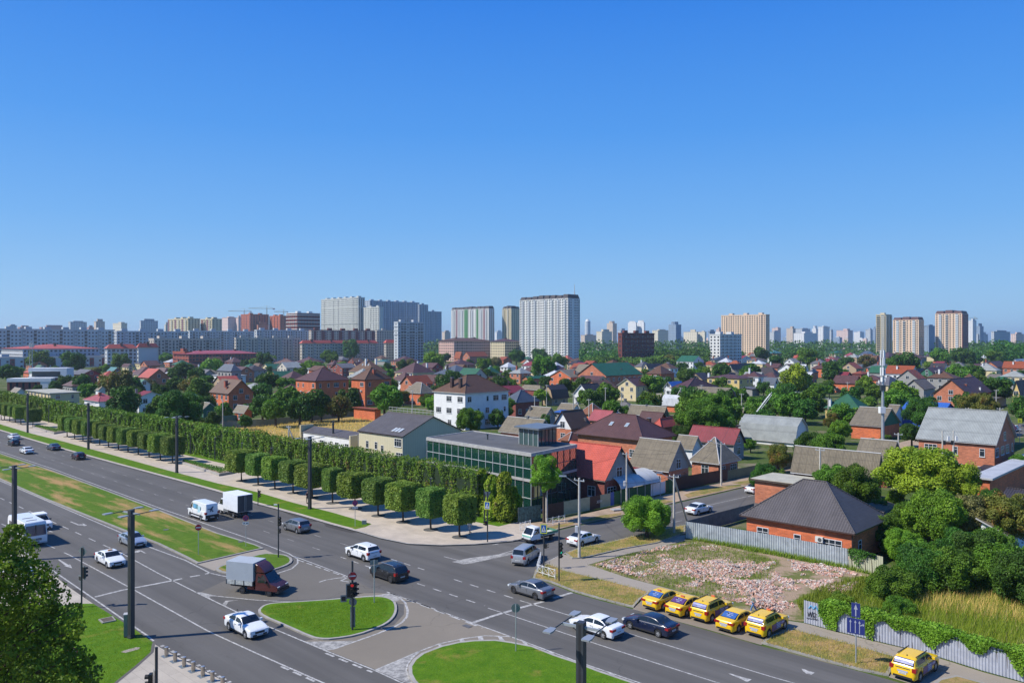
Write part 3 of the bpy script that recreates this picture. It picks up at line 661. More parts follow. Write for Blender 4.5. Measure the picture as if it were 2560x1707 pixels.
 if win:
  fl = nf or max(1, int(round((ze - 0.3) / 3.0))); fh = (ze - 0.2) / fl
  for side in (0, 1):
   ln = (L if side == 0 else W) - 2 * oh; n = max(1, int(ln / 3.3)); n = min(n, 7)
   for k in range(fl):
    for i in range(n):
     if rnd.random() < 0.16: continue
     s_ = oh + ln * (i + 0.5) / n + rnd.uniform(-.15, .15); z = k * fh + min(1.0, fh * 0.36)
     kk = rnd.choice([wn, wn, 3, 1]) if near else 2
     if side == 0: add_window(t, (oh - 0.012, s_, z), -math.pi / 2, near, kk)
     else: add_window(t, (s_, oh - 0.012, z), 0, near, kk)
  if kind in ('gable', 'gambrel') and rise > 2.2:
   z = ze + 0.1
   if axis == 'a' : add_window(t, (W / 2, oh - .012, z), 0, near, 2)
   else: add_window(t, (oh - .012, L / 2, z), -math.pi / 2, near, 2)
 for i in range(ac):
  link('air_conditioner', ACM, t, (oh - .02, L * (.3 + .4 * i), ze * .55), -math.pi / 2)
 if near:
  db = MB(); db.tube((oh - .08, oh - .08, 0.1), (oh - .08, oh - .08, ze - .2), .055, seg=6); db.build('downpipe', M_DTRIM if wall in ('brick', 'orange', 'dbrick') else M_TRIM, t)
 return t, W, L
def H(z, x, y, xl, xr, *a, **k):
 n = zone(z, x, y); return house(n, zone(z, xl, 0)[0], zone(z, xr, 0)[0], *a, **k)

# --- left quarter (zone A)
H('A', 455, 1045, 235, 745, 5.5, .3, 'flat', 'a', 'beige', 'cream', 'behind the hedge at far left', nf=2)
H('A', 905, 1116, 757, 1110, 4.5, 2.2, 'hip', 'c', 'pink', 'white', 'half hidden behind the hedge', chim=[(.35, .4, 2.6, .8, 'b')])
H('A', 1270, 1075, 1195, 1512, 6, 1.6, 'gable', 'a', 'crimson', 'white', 'beyond the hedge among dark trees', chim=[(.2, .9, 2.2, .6, 'm')])
H('A', 1800, 1135, 1645, 1920, 3.6, 3.0, 'pyr', 'a', 'pale', 'greyw', 'beside the tall orange house', win=False)
H('A', 2095, 1045, 1915, 2340, 6.0, 4.6, 'gable', 'a', 'brown', 'orange', 'with two tall chimneys and white porch', chim=[(.25, .45, 4.2, 1.0, 'b'), (.18, .3, 2.2, .6, 'b')])
H('A', 2240, 1222, 2135, 2330, 2.8, 2.0, 'gable', 'a', 'slate', 'orange', 'a low shed below the orange house')
H('A', 1860, 1190, 1785, 2000, 3.0, 2.0, 'gable', 'a', 'slate', 'greenw', 'between trees beyond the hedge')
H('A', 1410, 912, 1310, 1578, 4.5, 3.6, 'gable', 'a', 'crimson', 'dbrick', 'with twin orange chimneys', chim=[(.2, .9, 3.6, .6, 'b'), (.2, .6, 3.6, .6, 'b')])
H('A', 1240, 880, 1180, 1332, 4, 3.0, 'gable', 'a', 'rust', 'orange', 'left of the crimson house', chim=[(.5, .9, 3.2, .6, 'b')])
H('A', 1265, 965, 1200, 1392, 4, 2.6, 'gable', 'a', 'pale', 'white', 'behind the big rounded tree')
H('A', 1035, 840, 975, 1125, 4, 2.8, 'gable', 'a', 'teal', 'brick', 'near the long flat depot')
H('A', 1350, 778, 1225, 1520, 6, .9, 'shed', 'c', 'mauve', 'cream', 'in front of the brick offices')
H('A', 1505, 850, 1385, 1592, 4, 3, 'hip', 'a', 'mauve', 'dbrick', 'below the brick offices')
H('A', 745, 870, 640, 940, 6, 2.6, 'gable', 'a', 'grey', 'dbrick', 'with glazed balcony', wall2='greyw')
H('A', 690, 838, 570, 735, 4, .3, 'flat', 'a', 'light', 'greyw', 'a small flat-topped block')
H('A', 905, 1010, 865, 980, 3, 1.8, 'gable', 'a', 'slate', 'white', 'tiny, at the foot of the big tree', win=False)
H('A', 1175, 800, 1115, 1230, 5, 2.5, 'gambrel', 'a', 'mauve', 'cream', 'left of the cream shed-roofed house')
H('A', 1545, 935, 1480, 1610, 3.5, 2.0, 'gable', 'a', 'mauve', 'greyw', 'right of the chimneyed crimson house')
H('A', 2300, 830, 2200, 2460, 5, 3.2, 'hip', 'a', 'dark', 'greyw', 'right of the white cubic house')
H('A', 150, 1035, 88, 240, 3, 1.8, 'gable', 'a', 'slate', 'white', 'peeping over the hedge at far left', win=False)
H('A', 1580, 1090, 1530, 1680, 3, 1.2, 'shed', 'a', 'white', 'greyw', 'tucked left of the green pyramid roof', win=False)
# --- second quarter (zone B)
H('B', 545, 925, 350, 866, 10, 4.4, 'pyr', 'a', 'mauve', 'orange', 'tall, left of its orange twin', ac=2, nf=3)
H('B', 1000, 915, 862, 1257, 10, 4.4, 'pyr', 'a', 'brown', 'orange', 'tall, right one of the orange pair', chim=[(.45, .25, 3.6, .9, 'b')], ac=2, nf=3)
H('B', 1085, 848, 845, 1210, 7.5, 7.0, 'pyr', 'a', 'brown', 'cream', 'with two tall white chimneys', chim=[(.28, .45, 7.2, .9, 'w'), (.72, .3, 7.2, .9, 'w')], skyl=2)
H('B', 1920, 1040, 1613, 2337, 10, 4.6, 'hip', 'c', 'brown', 'white', 'tall and unfinished, by the glass hall', chim=[(.12, .55, 3.9, .8, 'd'), (.12, .3, 3.9, .8, 'd')], nf=3, seed=4)
H('B', 1440, 852, 1270, 1652, 7, 5.6, 'pyr', 'a', 'mauve', 'cream', 'behind the asbestos-roofed brick house', chim=[(.7, .6, 6.0, .8, 'w'), (.85, .3, 5, .8, 'w')])
H('B', 1820, 870, 1620, 2052, 7, 4.8, 'pyr', 'a', 'blueg', 'tanw', 'with dark chimneys', chim=[(.25, .6, 4.8, .8, 'd'), (.75, .25, 4.8, .8, 'd')])
H('B', 1650, 935, 1488, 1700, 5, 3.2, 'hip', 'a', 'mauve', 'dbrick', 'left of the slate blue roof')
H('B', 1510, 1040, 1345, 1650, 4.5, 3.8, 'hip', 'a', 'slate', 'orange', 'between the walnut tree and white villa', chim=[(.8, .3, 3.5, .6, 'b')])
H('B', 2200, 945, 2070, 2335, 4.5, 3.0, 'gable', 'c', 'mauve', 'brick', 'above the white villa roof')
H('B', 2140, 858, 2050, 2255, 5, 4.2, 'pyr', 'a', 'green', 'cream', 'with white gables')
H('B', 365, 776, 135, 430, 5, 4.8, 'pyr', 'a', 'mauve', 'white', 'left of the long mauve roof')
H('B', 470, 755, 350, 628, 5.5, 4.2, 'hip', 'a', 'mauve', 'dbrick', 'long, with a single central chimney', chim=[(.5, .5, 5.2, .8, 'b')])
H('B', 250, 700, 105, 338, 6, 4.2, 'pyr', 'a', 'mauve', 'cream', 'behind its white neighbour')
H('B', 790, 733, 687, 862, 5.5, 3.4, 'hip', 'a', 'grey', 'dbrick', 'with a white dormer')
H('B', 830, 690, 755, 868, 5, 2.6, 'hip', 'a', 'rust', 'orange', 'by the dead pale tree')
H('B', 1130, 632, 1050, 1238, 12, .4, 'flat', 'a', 'blueg', 'white', 'a villa on the skyline of roofs', nf=3)
H('B', 1190, 690, 1058, 1262, 6, 4, 'gable', 'c', 'redr', 'orange', 'in front of the white flat villa')
H('B', 1330, 665, 1232, 1402, 6, 3.4, 'hip', 'a', 'brown', 'tanw', 'broad, left of the cream mansion')
H('B', 1470, 625, 1388, 1525, 9, 3.4, 'hip', 'a', 'mauve', 'pinkw', 'a mansion in the middle distance', nf=3)
H('B', 1350, 745, 1235, 1502, 6, 4.5, 'hip', 'a', 'mauve', 'brick', 'broad, above the mauve pyramid roof')
H('B', 1150, 720, 1083, 1225, 6, 3.4, 'pyr', 'a', 'brown', 'cream', 'behind the white-chimneyed roof')
H('B', 1180, 745, 1095, 1235, 4, .8, 'shed', 'a', 'teal', 'greyw', 'low, right of the white chimneys', win=False)
H('B', 1215, 795, 1140, 1290, 3.5, .8, 'shed', 'a', 'pale', 'dbrick', 'low, just right of the white chimneys', win=False)
H('B', 1290, 690, 1228, 1342, 6, 4, 'hip', 'a', 'green', 'dbrick', 'small, among mauve roofs')
H('B', 1590, 595, 1540, 1640, 8, 6, 'pyr', 'a', 'rust', 'orange', 'with a pointed turret roof')
H('B', 1665, 625, 1610, 1725, 7, 3.4, 'hip', 'a', 'rust', 'dbrick', 'right of the turret')
H('B', 1625, 690, 1545, 1690, 5, 3.4, 'hip', 'a', 'rust', 'brick', 'below the turret')
H('B', 1870, 720, 1815, 1905, 5, 7.5, 'gable', 'a', 'rust', 'brick', 'steep, left of the orange mansion')
H('B', 1960, 702, 1893, 2132, 8, 5, 'gable', 'c', 'rust', 'brick', 'an orange mansion with a broad gable')
H('B', 1745, 690, 1680, 1815, 6, 5.5, 'gable', 'a', 'mauve', 'dbrick', 'steep, with a blue-grey bargeboard')
H('B', 1850, 780, 1738, 2022, 5, 4.4, 'pyr', 'a', 'mauve', 'brick', 'below the orange mansion')
H('B', 2220, 640, 2130, 2340, 9, 2.4, 'hip', 'a', 'mauve', 'cream', 'three storeys with arched windows', nf=3)
H('B', 2270, 735, 2208, 2355, 4.5, 3.4, 'gable', 'a', 'rust', 'orange', 'below the cream arched house')
H('B', 540, 680, 473, 602, 5, 3.4, 'gable', 'a', 'redr', 'orange', 'small, left of the trees')
H('B', 560, 820, 395, 728, 4.5, .3, 'flat', 'a', 'light', 'white', 'behind the orange pair')
H('B', 215, 868, 110, 310, 3.2, 1.6, 'gable', 'a', 'grey', 'greyw', 'left of the orange pair', win=False)
H('B', 20, 800, -60, 92, 4, 3, 'hip', 'a', 'brown', 'dbrick', 'small, beside round trees')
H('B', 700, 672, 645, 765, 3.5, 1.2, 'shed', 'a', 'blue', 'white', 'low, by the round trees', win=False)
H('B', 640, 700, 575, 700, 4.5, 3, 'gable', 'a', 'grey', 'cream', 'below the red-roofed flats')
H('B', 870, 745, 850, 925, 4.5, 3, 'hip', 'a', 'brown', 'dbrick', 'right of the grey-roofed house')
H('B', 2310, 800, 2235, 2400, 5, 3.5, 'hip', 'a', 'white', 'white', 'right of the green pyramid roof')
H('B', 2040, 610, 1985, 2125, 7, 3.5, 'gable', 'a', 'crimson', 'dbrick', 'left end of the crimson row')
H('B', 1920, 632, 1838, 2010, 6, 2.4, 'hip', 'a', 'green', 'yellow', 'bright, before the mansard flats')
H('B', 850, 800, 785, 895, 4.5, 1.6, 'gable', 'a', 'light', 'white', 'left of the white-chimneyed roof')
H('B', 1090, 1195, 880, 1100, 3.2, .2, 'flat', 'a', 'rust', 'orange', 'under the orange pair', win=False)
# --- third quarter (zone C)
H('C', 865, 880, 592, 1202, 7, 6.0, 'gable', 'c', 'green', 'brick', 'large, in the middle of the view', chim=[(.45, .8, 5.2, .9, 'b'), (.6, .25, 3, .8, 'b')], ac=1, nf=2)
H('C', 540, 892, 335, 668, 6, 3.6, 'gable', 'c', 'slate', 'orange', 'left of the large green roof', chim=[(.6, .2, 3.2, .7, 'b'), (.7, .7, 4, .7, 'b')], ac=1)
H('C', 150, 908, 85, 337, 4, 1.4, 'gable', 'c', 'green', 'brick', 'low and long, left of orange house')
H('C', 372, 1090, 262, 528, 2.6, 5.0, 'gambrel', 'c', 'dark', 'tanw', 'behind the pink garden wall')
H('C', 705, 1055, 555, 862, 3.6, 4.0, 'gable', 'c', 'dark', 'white', 'below the large green roof', seed=9)
H('C', 35, 1128, -110, 268, 4.6, 3.8, 'hip', 'a', 'blueg', 'dbrick', 'right of the white villa', chim=[(.8, .8, 3.4, .6, 'm')])
H('C', 1600, 998, 1445, 1892, 5.5, 3.8, 'hip', 'a', 'mauve', 'white', 'broad, in front of the yellow house', chim=[(.5, .65, 3.6, .8, 'd')])
H('C', 2090, 905, 1780, 2225, 6.5, 1.6, 'hip', 'a', 'mauve', 'yellow', 'with a glazed verandah', chim=[(.15, .98, 2.2, .9, 'w')], nf=2)
H('C', 1955, 1125, 1625, 2068, 2.0, 5.2, 'gambrel', 'a', 'slate', 'dbrick', 'behind the largest tree')
H('C', 1585, 1160, 1370, 1635, 2.2, 3.6, 'gambrel', 'a', 'white', 'orange', 'small barn beside utility poles', win=False)
H('C', 1388, 1252, 1058, 1450, 3.0, 2.6, 'gable', 'a', 'slate', 'white', 'left of the largest tree', gabmat='greenw', chim=[(.5, .55, 2.8, .4, 'm')])
H('C', 1205, 1472, 556, 1520, 4.6, 4.2, 'hip', 'a', 'mauve', 'brick', 'large, behind the glass hall', skyl=2, chim=[(.8, .3, 3.3, .7, 'd')], oh=.8, seed=3)
H('C', 545, 1368, 362, 738, 3.6, 4.0, 'gable', 'c', 'brown', 'brick', 'with a white gable by the glass lantern', gabmat='white', chim=[(.85, .2, 2, .5, 'm')])
H('C', 870, 1300, 690, 990, 3.4, 2.6, 'gable', 'a', 'pink', 'brick', 'behind the large mauve roof', win=False)
H('C', 1350, 1310, 1145, 1440, 3.6, 2.4, 'gable', 'a', 'mauve', 'dbrick', 'directly behind the large mauve roof', win=False)
H('C', 1372, 1355, 1285, 1548, 3.4, 2.0, 'hip', 'c', 'red', 'dbrick', 'right behind the large mauve roof', win=False)
H('C', 2040, 1512, 1600, 2155, 3.2, 3.0, 'gable', 'a', 'crimson', 'greyw', 'in front of the white barn')
H('3', 1905, 588, 1618, 2105, 3.0, 4.0, 'hip', 'a', 'slate', 'brick', 'beside the side street fence')
H('3', 1660, 455, 1480, 1760, 3.0, 2.4, 'gable', 'a', 'slate', 'white', 'behind the street-side brick house', win=False)
H('3', 2040, 250, 1995, 2095, 4, .2, 'flat', 'a', 'mauve', 'brick', 'a narrow outhouse by the white barn')
H('3', 2600, 392, 2062, 2735, 1.0, 5.4, 'gambrel', 'a', 'light', 'white', 'large white barn near the mast', label='white barn with curved metal roof and attic window', win=False)
H('3', 855, 742, 380, 1150, 3.6, 4.6, 'gable', 'a', 'red', 'dbrick', 'next to the glass hall', gabmat='greyw', seed=2)
H('3', 1438, 655, 1060, 1655, 3.4, 4.4, 'gable', 'a', 'slate', 'brick', 'with grey plank gable above the street fence', gabmat='greyw', ac=1)
H('3', 1205, 715, 1120, 1278, 2.4, 1.2, 'gable', 'a', 'crimson', 'palew', 'small porch between two street houses', win=False)
H('3', 520, 375, 430, 665, 2.6, 1.6, 'hip', 'a', 'clay', 'orange', 'left of the large mauve roof', win=False)
H('3', 215, 322, -130, 392, 3.2, 3.2, 'gable', 'a', 'slate', 'orange', 'behind the glass lantern', gabmat='greenw', win=False, chim=[(.5, .45, 3.6, .5, 'm')])
H('C', 300, 1262, 115, 418, 3.0, 2.6, 'gable', 'a', 'slate', 'greyw', 'with a blue-grey gable', chim=[(.3, .9, 2.4, .5, 'm')])
H('C', 740, 1235, 608, 868, 2.8, 3.0, 'hip', 'a', 'clay', 'orange', 'before the round green trees', win=False)
H('C', 560, 1195, 410, 640, 2.8, 1.8, 'gable', 'a', 'slate', 'white', 'between two utility poles', win=False)
H('C', 450, 1218, 368, 530, 2.6, .5, 'shed', 'a', 'blue', 'greyw', 'tiny, beside utility poles', win=False)
H('C', 1665, 748, 1505, 1768, 6.5, 5.0, 'gable', 'a', 'green', 'white', 'tall with an arched gable window', nf=2)
H('C', 1370, 862, 1228, 1498, 4.5, 5.0, 'pyr', 'a', 'brown', 'orange', 'with a small front gable')
H('C', 1190, 795, 1118, 1295, 5, 3.6, 'hip', 'a', 'grey', 'cream', 'above the brown pyramid roof')
H('C', 1250, 812, 1196, 1400, 4.5, 3.4, 'gable', 'c', 'dark', 'cream', 'left of the dark gable')
H('C', 1390, 800, 1360, 1508, 4.5, 3.6, 'gable', 'a', 'grey', 'greyw', 'left of the tall white and green house')
H('C', 600, 772, 498, 705, 5, 3.4, 'hip', 'a', 'dark', 'tanw', 'above the orange brick house')
H('C', 620, 745, 500, 800, 5, 4, 'hip', 'a', 'brown', 'brick', 'above the dark grey hipped roof')
H('C', 720, 780, 638, 808, 5, 3.4, 'gable', 'a', 'rust', 'orange', 'just behind the large green roof')
H('C', 640, 795, 560, 735, 5, 3, 'gable', 'a', 'crimson', 'dbrick', 'left of the rust gable')
H('C', 375, 695, 322, 432, 4.5, 4.2, 'pyr', 'a', 'white', 'white', 'with a pointed finial')
H('C', 690, 672, 645, 760, 5, 3.5, 'pyr', 'a', 'white', 'brick', 'left of two white cones')
H('C', 760, 668, 705, 835, 5, 6, 'pyr', 'a', 'white', 'greyw', 'sharply pointed')
H('C', 930, 725, 835, 1012, 5, 3.6, 'hip', 'a', 'white', 'orange', 'small, left of the green gable')
H('C', 1050, 690, 940, 1150, 5, 3, 'gable', 'a', 'white', 'cream', 'long, near the tree belt')
H('C', 1120, 735, 1068, 1202, 5, 4.4, 'gable', 'a', 'green', 'pinkw', 'between white roofs')
H('C', 1400, 708, 1305, 1548, 5.5, 4.6, 'gable', 'a', 'white', 'orange', 'large, with an orange gable')
H('C', 1490, 715, 1430, 1545, 3.5, 2.4, 'gable', 'a', 'white', 'dbrick', 'in front of the orange gable')
H('C', 500, 685, 405, 590, 5, 3, 'gable', 'a', 'blue', 'brick', 'under the white tower')
H('C', 560, 712, 438, 685, 4.5, 3.2, 'gable', 'a', 'crimson', 'dbrick', 'before the blue roof')
H('C', 1870, 800, 1812, 1992, 5, 3.4, 'hip', 'a', 'brown', 'cream', 'left of the long dark roof')
H('C', 2025, 822, 1970, 2245, 5, 3.8, 'gable', 'c', 'dark', 'greyw', 'long and dark, on the right')
H('C', 2230, 738, 2150, 2352, 5.5, 2.6, 'hip', 'a', 'tan', 'cream', 'above the long dark roof')
H('C', 1860, 735, 1790, 2042, 5.5, 3.6, 'hip', 'a', 'blueg', 'cream', 'with two brick chimneys', chim=[(.2, .7, 4, .8, 'b'), (.8, .3, 4, .8, 'b')])
H('C', 2110, 722, 2070, 2202, 4.5, 3.4, 'gable', 'a', 'crimson', 'white', 'by the tall poplar')
H('C', 1930, 675, 1860, 2027, 4.5, 4.4, 'pyr', 'a', 'white', 'white', 'under the peach tower')
H('C', 1570, 655, 1450, 1682, 6, 3.6, 'hip', 'a', 'mauve', 'dbrick', 'left of the red-topped roof')
H('C', 1770, 612, 1705, 1842, 6, 3.4, 'hip', 'a', 'brown', 'cream', 'below the white offices')
H('C', 1760, 655, 1700, 1835, 5, 3, 'gable', 'a', 'red', 'dbrick', 'small and red')
H('C', 2110, 600, 2025, 2202, 7, 3.6, 'hip', 'a', 'blueg', 'cream', 'under the peach slab')
H('C', 2290, 610, 2215, 2400, 7, 3, 'hip', 'a', 'green', 'cream', 'at the foot of the peach slab')
H('C', 920, 765, 850, 1008, 4.5, 3.4, 'hip', 'a', 'brown', 'white', 'behind the large green roof')
H('C', 1270, 922, 1190, 1440, 4, 2.4, 'gable', 'a', 'light', 'white', 'right of the large green roof')
H('C', 1370, 950, 1268, 1465, 4, 2.6, 'gable', 'a', 'blueg', 'white', 'with a patterned gable')
H('C', 1470, 985, 1392, 1592, 4, 2.4, 'gable', 'c', 'blue', 'white', 'above the white-brick house')
H('C', 200, 845, 75, 290, 4.5, 3.4, 'hip', 'a', 'mauve', 'cream', 'above the long low green roof')
H('C', 170, 858, 128, 292, 3, 2.2, 'gable', 'a', 'white', 'white', 'in front of the mauve hip')
H('C', 345, 828, 290, 442, 4.5, 3, 'gable', 'a', 'mauve', 'dbrick', 'left of the orange gable house')
H('C', 120, 630, 40, 215, 7, 3.4, 'hip', 'a', 'crimson', 'orange', 'in the crimson row', chim=[(.8, .2, 4, .9, 'b')])
H('C', 300, 625, 160, 360, 7, 4, 'gable', 'a', 'crimson', 'dbrick', 'middle of the crimson row', chim=[(.1, .9, 5, .9, 'b')])
H('C', 430, 628, 355, 522, 7, 4.6, 'pyr', 'a', 'crimson', 'dbrick', 'right end of the crimson row', chim=[(.4, .7, 4.8, .9, 'b')])
H('C', 30, 605, -40, 95, 7, 2.5, 'hip', 'a', 'pink', 'pinkw', 'left of the crimson row')
H('C', 820, 690, 780, 880, 5, 3.4, 'gable', 'a', 'mauve', 'brick', 'beyond the white cones')
H('C', 1000, 655, 900, 1080, 6, 2.4, 'hip', 'a', 'rust', 'brick', 'in front of the brick factory')
H('C', 1180, 628, 1140, 1230, 5, 1.6, 'gable', 'a', 'white', 'greyw', 'tiny, below the tree belt', win=False)
H('C', 60, 880, -60, 120, 3.6, 1.8, 'gable', 'a', 'white', 'brick', 'left of the long low green roof', win=False)
H('C', 2210, 1000, 2108, 2285, 3.2, .6, 'shed', 'c', 'grey', 'greyw', 'lean-to by the yellow house', win=False)
H('C', 2270, 900, 2110, 2330, 5, 3.0, 'gable', 'a', 'light', 'white', 'right of the yellow house')
H('C', 2120, 1225, 2020, 2150, 2.6, 1.6, 'gable', 'a', 'slate', 'white', 'small, below the long pipe', win=False)
H('C', 1090, 1170, 930, 1150, 2.8, 1.8, 'pyr', 'a', 'grey', 'white', 'with a metal vent turret', win=False, chim=[(.5, .5, 2.5, .7, 'm')])
H('C', 1350, 1110, 1270, 1400, 2.8, 2.4, 'gable', 'a', 'slate', 'orange', 'between trees at centre right', win=False)
H('C', 260, 1010, 70, 290, 3, 2, 'hip', 'a', 'slate', 'dbrick', 'above the dark blue hipped roof', win=False)
# --- right quarter (zone D)
H('D', 1850, 1058, 1503, 2062, 6, 5.2, 'gable', 'c', 'mauve', 'brick', 'large, behind transformer equipment', chim=[(.3, .3, 3.4, 1, 'b'), (.6, .1, 2, .5, 'w')], nf=2, seed=5)
H('D', 1435, 1005, 1230, 1545, 4.6, 3.8, 'gable', 'c', 'tan', 'greyw', 'with an arched white window')
H('D', 1110, 965, 978, 1250, 4.8, 3.8, 'hip', 'a', 'grey', 'cream', 'left of the tan ribbed roof', chim=[(.1, .8, 2, .6, 'w')])
H('D', 800, 952, 585, 872, 4.4, 3.6, 'gable', 'a', 'mauve', 'orange', 'with a brick gable by the mast')
H('D', 850, 1192, 508, 952, 4, 4.4, 'pyr', 'a', 'green', 'yellow', 'ringed by trees', chim=[(.1, .85, 2.6, .8, 'w')])
H('D', 1045, 1345, 742, 1228, 3.4, 4.0, 'gable', 'a', 'slate', 'orange', 'behind the tall mast', gabmat='greenw', win=False)
H('D', 1170, 1240, 1070, 1260, 3.4, 2.6, 'gable', 'a', 'slate', 'white', 'against the blue shed', win=False)
H('D', 1610, 1222, 1205, 1740, 4.2, 2.4, 'gable', 'a', 'blue', 'bluew', 'a blue metal shed', win=False)
H('7', 2100, 408, 1352, 2292, 6.4, 5.2, 'gable', 'a', 'light', 'brick', 'largest at right, brick gable end', seed=6, wn=3)
H('7', 1000, 752, 203, 1078, 3.4, 4.0, 'gable', 'a', 'slate', 'dbrick', 'long, behind the foreground hipped house', win=False)
H('7', 1110, 620, 768, 1262, 3.4, 4.0, 'gable', 'a', 'slate', 'dbrick', 'behind the long corrugated roof', win=False)
H('7', 800, 1228, -262, 1132, 3.6, 4.2, 'hip', 'a', 'char', 'orange', 'nearest, behind the corrugated fence', oh=.6, ac=1, seed=21, wn=2)
H('7', 400, 805, -160, 590, 3.4, .2, 'flat', 'a', 'beige', 'brick', 'flat annex behind the nearest house', win=False)
H('7', 2060, 740, 1980, 2600, 3.8, .3, 'flat', 'a', 'white', 'orange', 'a garage at the right edge', win=False)
H('7', 2010, 700, 1850, 2170, 2.8, .4, 'shed', 'a', 'dark', 'dbrick', 'a lean-to under the large grey roof', win=False)
H('7', 2230, 1255, 1905, 2600, 2.6, 1.6, 'shed', 'c', 'slate', 'white', 'sunk among the bushes', win=False)
H('7', 2300, 1060, 2245, 2560, 2.8, 2.0, 'gable', 'a', 'dark', 'greenw', 'a teal hut at the right edge', win=False)
H('7', 2290, 1150, 2078, 2310, 2.4, .3, 'shed', 'a', 'tan', 'brick', 'a plywood-topped hut', win=False)
H('7', 1060, 1030, 870, 1210, 3.0, .7, 'shed', 'c', 'tan', 'white', 'a block-built shed beside the nearest house', win=False)
H('D', 1515, 850, 1395, 1655, 5.4, 3.0, 'gable', 'c', 'mauve', 'greenw', 'wrapped in dark ivy')
H('D', 1820, 802, 1633, 1865, 5, 4, 'pyr', 'a', 'grey', 'brick', 'right of the ivy-covered house')
H('D', 1380, 850, 1320, 1465, 5, 2.4, 'gable', 'c', 'mauve', 'white', 'left of the ivy-covered house')
H('D', 1950, 830, 1838, 2052, 5, 4, 'gable', 'a', 'mauve', 'brick', 'left of the arched brick mansion')
H('D', 2110, 800, 1965, 2205, 6, 4, 'gable', 'c', 'mauve', 'brick', 'an ornate mansion with white arches')
H('D', 2290, 760, 2235, 2420, 6.5, 3, 'gable', 'c', 'white', 'white', 'a white villa at the right edge')
H('D', 2150, 610, 2012, 2248, 10, 6, 'hip', 'a', 'dark', 'dbrick', 'tall with a steep pointed roof', nf=3)
H('D', 2340, 645, 2162, 2500, 9.5, 2, 'hip', 'a', 'mauve', 'white', 'four storeys at the right edge', nf=3)
H('D', 1110, 705, 985, 1228, 6, 5.6, 'pyr', 'a', 'mauve', 'dbrick', 'large, just right of the mast')
H('D', 1360, 715, 1220, 1462, 6, 4.6, 'pyr', 'a', 'brown', 'greyw', 'with tall white chimneys', chim=[(.4, .5, 5.4, .9, 'w'), (.25, .7, 3.6, .9, 'w')])
H('D', 880, 690, 828, 1000, 6, 5.4, 'gable', 'a', 'blueg', 'white', 'steep with a white gable')
H('D', 750, 695, 693, 830, 5.5, 4.2, 'hip', 'a', 'pink', 'pinkw', 'left of the steep white gable')
H('D', 630, 670, 553, 712, 6, 3.6, 'hip', 'a', 'green', 'tanw', 'left of the pink roof')
H('D', 60, 672, -20, 140, 6, 4, 'hip', 'a', 'teal', 'brick', 'pale and shiny by the peach slab')
H('D', 210, 690, 142, 292, 6, 5.4, 'pyr', 'a', 'mauve', 'cream', 'left of the rust-orange house')
H('D', 260, 735, 213, 312, 5, 3.4, 'hip', 'a', 'rust', 'orange', 'below the mauve pyramid')
H('D', 225, 800, 168, 292, 4, 2.4, 'hip', 'a', 'pink', 'white', 'low, left of the yellow-green tree')
H('D', 850, 820, 775, 892, 5, 3.4, 'gable', 'a', 'blueg', 'cream', 'small, amid trees')
H('D', 1050, 808, 893, 1175, 5.4, 3.8, 'hip', 'a', 'grey', 'orange', 'just behind the mast', chim=[(.3, .5, 4.2, .8, 'b')])
H('D', 1760, 665, 1640, 1935, 6, 4.4, 'gable', 'a', 'teal', 'tanw', 'broad and shiny')
H('D', 1520, 705, 1430, 1604, 5, 3.6, 'gable', 'a', 'mauve', 'greyw', 'left of the shiny teal roof')
H('D', 1520, 660, 1465, 1580, 6, 3, 'hip', 'a', 'tan', 'cream', 'beyond the mauve gable')
H('D', 1600, 630, 1500, 1705, 6, 2.4, 'hip', 'a', 'rust', 'brick', 'a brick row near the tree belt')
H('D', 840, 585, 775, 892, 8, 4, 'hip', 'a', 'red', 'dbrick', 'bright, before the distant towers')
H('D', 960, 600, 892, 1010, 7, 3.5, 'gable', 'a', 'redr', 'orange', 'right of the bright red roof')
H('D', 1650, 602, 1612, 1692, 6, 3.6, 'pyr', 'a', 'green', 'white', 'tiny and bright')
H('D', 1715, 580, 1678, 1755, 7, 3.6, 'pyr', 'a', 'red', 'white', 'tiny and red-topped')
H('D', 1590, 790, 1508, 1665, 4.6, 3.6, 'gable', 'a', 'crimson', 'brick', 'between two grey roofs')
H('D', 550, 755, 497, 605, 4.5, 3.4, 'gable', 'a', 'crimson', 'dbrick', 'left of the mast among trees')
H('D', 700, 740, 610, 760, 4.5, 2.4, 'gable', 'a', 'mauve', 'dbrick', 'long and low amid trees')
H('D', 860, 862, 758, 940, 4.5, 1.6, 'hip', 'a', 'rust', 'dbrick', 'low, just left of the mast')
H('D', 2320, 1062, 2260, 2500, 5.5, 5, 'gable', 'c', 'mauve', 'yellow', 'partly seen at the right edge')
H('D', 2230, 905, 2175, 2400, 4, 2.6, 'gable', 'a', 'blueg', 'brick', 'small, at the right edge')
H('D', 60, 958, -60, 110, 3.6, 3.2, 'gable', 'a', 'blueg', 'white', 'left of the yellow-green tree')
H('D', 75, 900, -80, 135, 4, 3, 'hip', 'a', 'mauve', 'dbrick', 'behind the blue-grey gable')
H('D', 360, 1035, 215, 370, 2.6, .4, 'shed', 'a', 'white', 'greyw', 'a white-topped shelter in the trees', win=False)
H('D', 400, 850, 375, 470, 4, 2.6, 'hip', 'a', 'grey', 'brick', 'half hidden by trees')
H('D', 2040, 640, 1930, 2010, 6, 3, 'hip', 'a', 'mauve', 'cream', 'left of the steep-roofed brick house')
H('D', 1290, 830, 1250, 1330, 3.5, 2, 'gable', 'a', 'slate', 'white', 'tiny, before the ivy house', win=False)
H('D', 2100, 905, 1985, 2190, 3.5, 2.2, 'gable', 'a', 'slate', 'white', 'below the ornate mansion', win=False)
